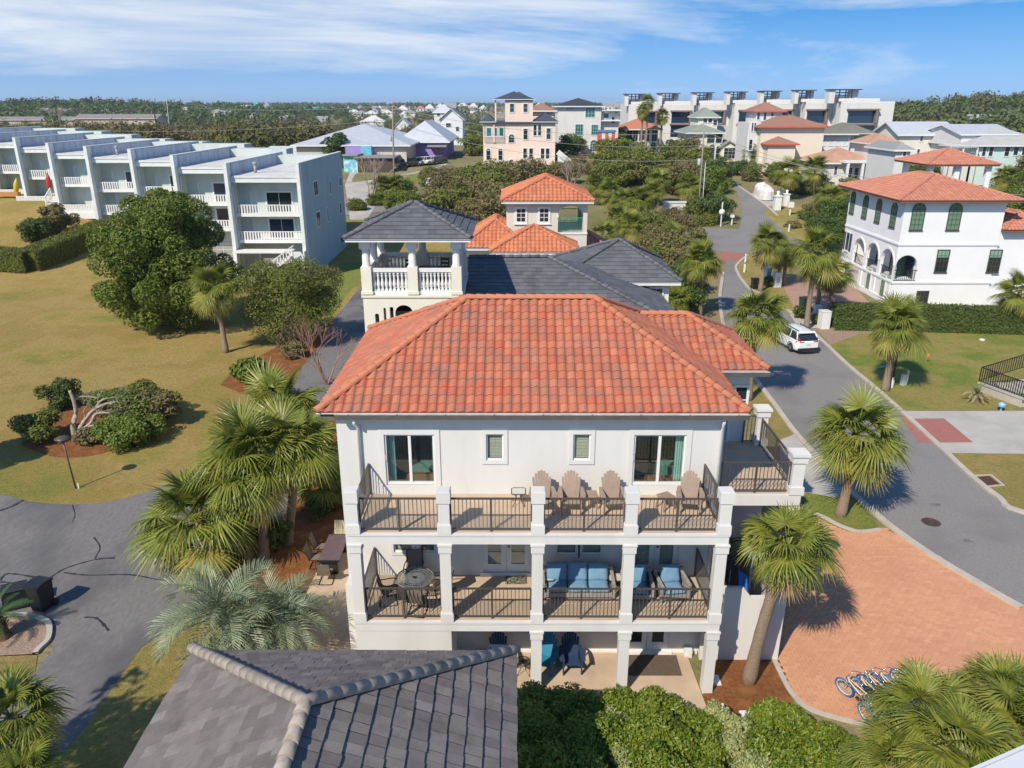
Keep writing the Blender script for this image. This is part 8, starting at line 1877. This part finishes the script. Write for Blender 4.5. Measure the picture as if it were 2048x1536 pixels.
# ------------------------------------------------------------------ bins, lamp posts, signs, piers
def bin_(label, p, rz, m, h=1.05, w=.58, d=.7):
    t = thing('wheeled_bin', label, 'bin', p, rz, 'wheeled bins'); b = MB(); k = .82
    b.mesh_([(-w/2*k, -d/2*k, .06), (w/2*k, -d/2*k, .06), (w/2*k, d/2*k, .06), (-w/2*k, d/2*k, .06), (-w/2, -d/2, h), (w/2, -d/2, h), (w/2, d/2, h), (-w/2, d/2, h)], [(0, 1, 5, 4), (1, 2, 6, 5), (2, 3, 7, 6), (3, 0, 4, 7), (3, 2, 1, 0)]); b.build('body', m, t)
    b = MB(); b.smooth = False; n = 5
    for i in range(n): y0, y1 = -d/2-.03+(d+.06)*i/n, -d/2-.03+(d+.06)*(i+1)/n; z = lambda y: h+.03+.07*(1-(2*y/d)**2*.8); b.mesh_([(-w/2-.03, y0, z(y0)), (w/2+.03, y0, z(y0)), (w/2+.03, y1, z(y1)), (-w/2-.03, y1, z(y1)), (-w/2-.03, y0, h-.02), (w/2+.03, y0, h-.02), (w/2+.03, y1, h-.02), (-w/2-.03, y1, h-.02)], [(0, 1, 2, 3), (4, 0, 3, 7), (1, 5, 6, 2)]+([(4, 5, 1, 0)] if i == 0 else [])+([(3, 2, 6, 7)] if i == n-1 else []))
    b.build('lid', m, t); b = MB(); b.tube([(-w/2+.04, d/2+.08, h-.05), (w/2-.04, d/2+.08, h-.05)], .02, 6); b.build('handle', m, t)
    for s in (-1, 1): b = MB(); b.M = Matrix.Translation((s*(w/2-.02), d/2-.05, .13)) @ Matrix.Rotation(math.pi/2, 4, 'Y'); b.lathe([(.0, -.03), (.13, -.03), (.13, .03), (.0, .03)], n=12); b.build('wheel', tyre, t)
    return t
bk = surf('black_plastic', (.018, .02, .024), None, rough=.4); gnb = surf('dark_green_plastic', (.02, .05, .035), None, rough=.45); blb = surf('blue_plastic', (.10, .22, .36), None, rough=.45)
p = at_z(88, 1216, .012); bin_('tall black wheeled bin beside the low black crate', p, -.25, bk, 1.1)
p = at_z(36, 1212, .012); t = thing('utility_crate', 'wide low black bin with a ribbed lid at the gravel bed', 'bin', p, .45, 'wheeled bins'); b = MB(); b.box(-.4, -.28, .05, .4, .28, .82); b.build('body', bk, t)
b = MB(); b.box(-.43, -.31, .821, .43, .31, .87); b.build('lid', surf('grey_lid', (.06, .07, .09), None, rough=.35), t); 
for k in range(5): b = MB(); b.box(-.4, -.27+k*.12, .871, .4, -.23+k*.12, .89); b.build('lid_rib', bk, t)
for l, x, y, m, r in (('black wheeled bin in the street beyond the palm crown', 1508, 578, bk, .1), ('green wheeled bin with a blue lid beside the forecourt shrub', 1606, 618, gnb, .4), ('blue lidded bin at the foot of the traffic island palm', 1534, 556, blb, .3), ('blue bin behind the traffic island palm', 1530, 540, blb, .2), ('green bin by the villa garage', 1675, 586, gnb, .0)):
    bin_(l, land(x, y)+Vector((0, 0, .02)), r, m)
# lamp post on the left lawn
p = land(152, 977); t = thing('lamp_post', 'slim dark lamp post with a flat round cap on the left lawn', 'lamp post', p); v = at_y(126, 884, p.y)-p
b = MB(); b.tube([(0, 0, -.1), v], .04, 8); b.build('post', bronze, t); b = MB(); b.lathe([(.06, -.05), (.10, .0), (.13, .12), (.34, .16), (.36, .19), (.22, .26), (.0, .30)], v, 16); b.build('lantern', bronze, t)
b = MB(); b.box(.12, -.02, 0, .17, .03, .28); tag(b.build('marker_stake', white2), 'small white stake at the foot of the left lamp post', 'stake').location = p
p = land(1783, 775); t = thing('lamp_post', 'tall black lamp post rising into the palm crown on the green lawn', 'lamp post', p); b = MB(); b.tube([(0, 0, 0), (0, 0, 5.3)], .06, 8); b.build('post', blackm, t); b = MB(); b.lathe([(.12, 0), (.12, .5), (.07, .55), (.07, .7), (.05, .75)], n=8); b.build('base', polegr, t); b = MB(); b.lathe([(.05, 5.3), (.16, 5.4), (.2, 5.8), (.0, 6.0)], n=8); b.build('lantern', blackm, t)
p = land(1806, 770); t = thing('meter_box', 'pale green cable box and wooden stake beside the lawn palm', 'utility box', p, .3); b = MB(); b.box(-.18, -.12, 0, .12, .12, .75); b.build('box', surf('pale_green_metal', (.52, .58, .54), None, rough=.6), t); b = MB(); b.box(.2, -.04, 0, .3, .06, 1.0); b.build('stake', surf('cream_stake', (.62, .58, .44), None, rough=.7), t)
p = land(1770, 735); b = MB(); b.bar((-.5, -.2, .06), (.5, .2, .10), .16, .06); tag(b.build('blue_board', surf('light_blue_board', (.14, .40, .60), None, rough=.5)), 'light blue board lying in the shade of the lawn palm', 'board').location = p
p = land(1851, 726); b = MB(); b.bar((0, 0, 0), (0, 0, .7), .02); b.box(0, -.01, .5, .2, .01, .72); tag(b.build('survey_flag', surf('orange_flag', (.65, .25, .08), None, rough=.7)), 'tiny orange survey flag on the green lawn', 'flag').location = p
p = land(1964, 681); b = MB(); b.lathe([(.0, 0), (.22, .02), (.2, .12), (.0, .16)], n=10); tag(b.build('white_lid', white2), 'small white cap in the grass of the green lawn', 'cap').location = p
p = land(1862, 1045); b = MB(); b.lathe([(.40, .014), (.40, .026), (.36, .028), (.34, .022), (.0, .022)], n=28); b.ring((0, 0, .024), .25, .012, n=24, k=4); b.ring((0, 0, .024), .15, .012, n=20, k=4); tag(b.build('manhole_cover', surf('iron_cover', (.055, .04, .035), (.09, .06, .05), 18, .7)), 'round rusty manhole cover in the street', 'manhole cover').location = p
p = land(1815, 1000)
# concrete stair with black railing at the right edge
p = at_z(1990, 800, 0); t = thing('entrance_stair', 'pale concrete entrance stair with black iron railings at the right edge', 'stair', (p.x, p.y, 0))
b = MB()
for k in range(9): b.box(.9+k*.36, -1.2, 0, 1.26+k*.36, 1.6, .17*(k+1))
b.box(4.14, -1.2, 0, 9, 1.6, 1.7); b.build('step', conc, t); b = MB(); b.box(-.1, 1.62, 0, 4.2, 1.8, .55); b.bar((-.2, 1.7, .58), (.9, -1.3, .58), .2, .12); b.mesh_([(-.2, 1.6, 0), (.85, -1.3, 0), (.85, -1.3, .5), (-.2, 1.6, .5)], [(0, 1, 2, 3)]); b.build('low_wall', conc, t)
railing(t, (-.2, 1.7, .62), (4.0, 1.8, 2.0), 1.0, .15, blackm, joined=True, bal=.04); railing(t, (-.2, 1.7, .62), (.9, -1.25, .62), 1.0, .15, blackm, joined=True, bal=.04)
p = land(2001, 822); b = MB(); b.lathe([(.05, 0), (.05, .25), (.2, .3), (.22, .5), (.0, .6)], n=10); tag(b.build('blue_globe', surf('pale_blue_plastic', (.25, .45, .62), None, rough=.4)), 'pale blue round lamp beside the entrance stair', 'lamp').location = p
# white gate piers, mailbox, posts and street signs
def font_obj(txt, size, mat, parent, mtx, name='lettering'):
    cu = bpy.data.curves.new(name, 'FONT'); cu.body = txt; cu.size = size; cu.extrude = .004; cu.align_x = 'CENTER'; cu.align_y = 'CENTER'; o = bpy.data.objects.new('tmp', cu); COL.objects.link(o)
    dg = bpy.context.evaluated_depsgraph_get(); me = bpy.data.meshes.new_from_object(o.evaluated_get(dg)); bpy.data.objects.remove(o); bpy.data.curves.remove(cu); me.materials.clear(); me.materials.append(mat); return link(name, me, parent, mtx)
for l, x, y, w, h, txt in (('white gate pier by the walk of the right villa, nearest the parked car', 1646, 656, .75, 1.45, ''), ('white gate pier behind the forecourt shrub', 1633, 632, .6, .9, ''), ('white pier with black numbers at the forecourt edge', 1552, 574, .75, 1.5, '21')):
    p = land(x, y); t = thing('gate_pier', l, 'pier', p, .1); b = MB(); b.box(-w/2, -w/2, 0, w/2, w/2, h); b.box(-w/2-.03, -w/2-.03, h, w/2+.03, w/2+.03, h+.06); b.build('pier', white2, t)
    if txt: font_obj('IVX', .42, blackm, t, Matrix.Translation((0, -w/2-.006, h*.55)) @ Matrix.Rotation(math.pi/2, 4, 'X') @ Matrix.Rotation(R_(-90), 4, 'Z'))
for l, x, y, h in (('white marker post at the corner of the traffic island', 1490, 525, 1.0), ('leaning white marker post on the traffic island', 1488, 545, .9), ('white marker post on the north verge', 1577, 465, 1.1)):
    p = land(x, y); b = MB(); b.box(-.09, -.06, 0, .09, .06, h); b.mesh_([(-.09, -.06, h), (.09, -.06, h), (.09, .06, h), (-.09, .06, h), (0, 0, h+.07)], [(0, 1, 4), (1, 2, 4), (2, 3, 4), (3, 0, 4)]); tag(b.build('marker_post', white2), l, 'post').location = p
p = land(1579, 432); t = thing('letter_box_post', 'white box sign on a white post on the north verge', 'mailbox', p); b = MB(); b.box(-.09, -.09, 0, .09, .09, 1.6); b.build('post', white2, t); b = MB(); b.box(-.4, -.3, 1.3, .4, .3, 2.1); b.build('box', white2, t)
p = land(1463, 450); t = thing('mailbox', 'white mailbox on a post beside the round white sign', 'mailbox', p); b = MB(); b.box(-.08, -.08, 0, .08, .08, 1.1); b.build('post', white2, t); b = MB(); b.box(-.25, -.3, 1.1, .25, .3, 1.45); b.build('box', white2, t)
p = land(1441, 453); t = thing('round_sign', 'round white sign on a white post at the street corner', 'sign', p); b = MB(); b.box(-.07, -.06, 0, .07, .06, 3.5); b.build('post', white2, t); b = MB(); b.M = Matrix.Translation((0, -.08, 2.1)) @ Matrix.Rotation(math.pi/2, 4, 'X'); b.lathe([(.0, -.02), (.42, -.02), (.42, .02), (.0, .02)], n=20); b.build('sign_face', white2, t)
p = land(1510, 510); t = thing('street_sign', 'street sign with a red cap board on a white post', 'sign', p); b = MB(); b.box(-.09, -.09, 0, .09, .09, 2.4); b.build('post', white2, t); b = MB(); b.box(-.35, -.06, 2.0, .35, .06, 2.35); b.build('sign_face', surf('red_sign', (.5, .10, .06), None, rough=.6), t)
for l, x, y, w, h in (('large green transformer cabinet at the foot of the corner utility pole', 1394, 449, 1.9, .95), ('small green cable pedestal beside the transformer cabinet', 1415, 450, .45, 1.0)):
    p = land(x, y); b = MB(); b.box(-w/2, -.5 if w > 1 else -.2, 0, w/2, .5 if w > 1 else .2, h); b.box(-w/2-.03, -.53 if w > 1 else -.22, h, w/2+.03, .53 if w > 1 else .22, h+.05); tag(b.build('transformer_cabinet', surf('cabinet_green', (.20, .33, .29), None, rough=.6)), l, 'utility box').location = p
# small white arched garden shrine wall
p = land(1347, 432); t = thing('entry_monument', 'low white entrance monument with an arched niche among the palms', 'monument', p); b = MB(); arch_wall(b, -1.7, 1.7, 0, 2.0, -.3, .3, [(0, .6, .3, .9, .5)]); b.box(-1.8, -.4, 2.0, 1.8, .4, 2.2); b.build('wall', white, t); b = MB(); b.box(-.62, .0, .3, .62, .02, 1.5); b.build('niche', trimk, t)
# covered boat or car under white sheet, and white stones beside it
p = land(1533, 402); b = MB(); b.smooth = True; n, m_ = 14, 9
def shp(i, j):
    a = 2*math.pi*i/n; c_ = j/(m_-1); r = 1.0 if c_ < .6 else math.sqrt(max(0, 1-((c_-.6)/.4)**2)); sq = 1/max(abs(math.cos(a)), abs(math.sin(a)))**.55; z = 2.5*c_*(1+.12*math.sin(a)); return (1.15*r*sq*math.cos(a)+.04*math.sin(4*a+j), 2.4*r*sq*math.sin(a), z+.1)
for j in range(m_-1):
    for i in range(n): b.face([shp(i, j), shp(i+1, j), shp(i+1, j+1), shp(i, j+1)])
t_ = tag(b.build('covered_boat', surf('white_cover', (.72, .71, .69), (.62, .61, .60), 3, .8)), 'boat on a trailer under a white fitted cover beside the side street', 'covered boat'); t_.location = p+Vector((0, 2, .05)); t_.rotation_euler = (0, 0, .1)
for i, (x, y, h, w) in enumerate(((1553, 420, 3.0, 1.0), (1571, 412, 2.6, .8), (1559, 395, 1.6, .6))):
    p = land(x, y); b = MB(); b.box(-w/2, -w/2, 0, w/2, w/2, h*.7); b.box(-w*.6, -w*.6, h*.7, w*.6, w*.6, h*.76); b.lathe([(w*.3, h*.76), (w*.2, h*.85), (w*.3, h*.95), (.0, h)], n=8); tag(b.build('stone_pier', white2), ['tall pale stone pier beside the covered boat', 'pale pier with a blue banner behind the covered boat', 'small pale stone ornament beyond the covered boat'][i], 'pier').location = p
p = land(1616, 423); b = MB(); b.bar((-.4, 0, .1), (.3, .1, .9), .7, .08, up=(0, 1, 0)); tag(b.build('yard_sign', surf('yard_sign_face', (.55, .56, .55), (.2, .2, .2), 9, .6)), 'small leaning yard sign on the mulch of the north verge', 'sign').location = p
# portable toilets by the modern house, red playhouse
p = land(1211, 309); t = thing('striped_kiosk', 'small red and white striped kiosk beside the modern house', 'kiosk', p); 
for k in range(5): b = MB(); b.box(-2+k*.8, -1.3, 0, -1.2+k*.8-.01, 1.3, 5.2); b.build('panel', surf('kiosk_red', (.62, .10, .08), None, rough=.6) if k % 2 == 0 else white2, t)
b = MB(); b.slab([(-2.2, -1.5), (2.2, -1.5), (2.2, 1.5), (-2.2, 1.5)], 5.2, 5.7); b.build('roof', blb, t)
# white garden sign between palms
p = land(508, 1088); b = MB(); b.box(-.04, -.02, 0, .04, .02, 1.1); b.box(-.22, -.03, .55, .22, .0, 1.35); tag(b.build('yard_sign', white2), 'small white sign board between the palm trunks by the lane', 'sign').location = p
# retaining wall of timbers below the pink house
p = land(1165, 350); t = thing('timber_wall', 'brown timber retaining wall below the white stair', 'wall', p, .1); wm = surf('brown_timber', (.24, .15, .09), (.16, .10, .06), 4, .9, vec=(.4, 1, 1))
for k in range(6): b = MB(); b.box(-4.5, -.15, k*.4, 4.5, .15, k*.4+.38); b.build('timber', wm, t)
# red kayak and items under the left balconies
for l, x, y, Y, m in (('red kayak hanging under a left townhouse balcony', 96, 365, 84.6, surf('red_hull', (.45, .04, .04), None, rough=.4)), ('orange kayak leaning by the magnolia', 236, 462, 74.5, surf('orange_hull', (.55, .12, .03), None, rough=.4))):
    p = at_y(x, y, Y); b = MB(); b.tube([(0, 0, -1.3), (.05, 0, -.6), (.1, 0, .5), (.15, 0, 1.3)], [.04, .3, .3, .04], 8); tag(b.build('kayak', m), l, 'kayak').location = p
p = at_y(15, 388, 87.5); b = MB(); b.box(-1.6, -.4, -.3, 1.6, .4, .25); tag(b.build('storage_bench', surf('orange_cushions', (.50, .22, .07), None, rough=.9)), 'orange cushioned bench on a left townhouse deck', 'bench').location = p
# ------------------------------------------------------------------ air: a thin even haze round the whole scene
hm = bpy.data.materials.new('haze'); hm.use_nodes = True; hn = hm.node_tree; hn.nodes.remove(hn.nodes['Principled BSDF'])
pv = N(hn, 'ShaderNodeVolumePrincipled', i={'Density': .00013, 'Anisotropy': .2}); pv.inputs['Color'].default_value = (.80, .88, 1, 1); hn.links.new(pv.outputs[0], hn.nodes['Material Output'].inputs['Volume'])
b = MB(); b.box(-4300, -140, -1.6, 4300, 6100, 48); tag(b.build('haze', hm), kind='stuff')
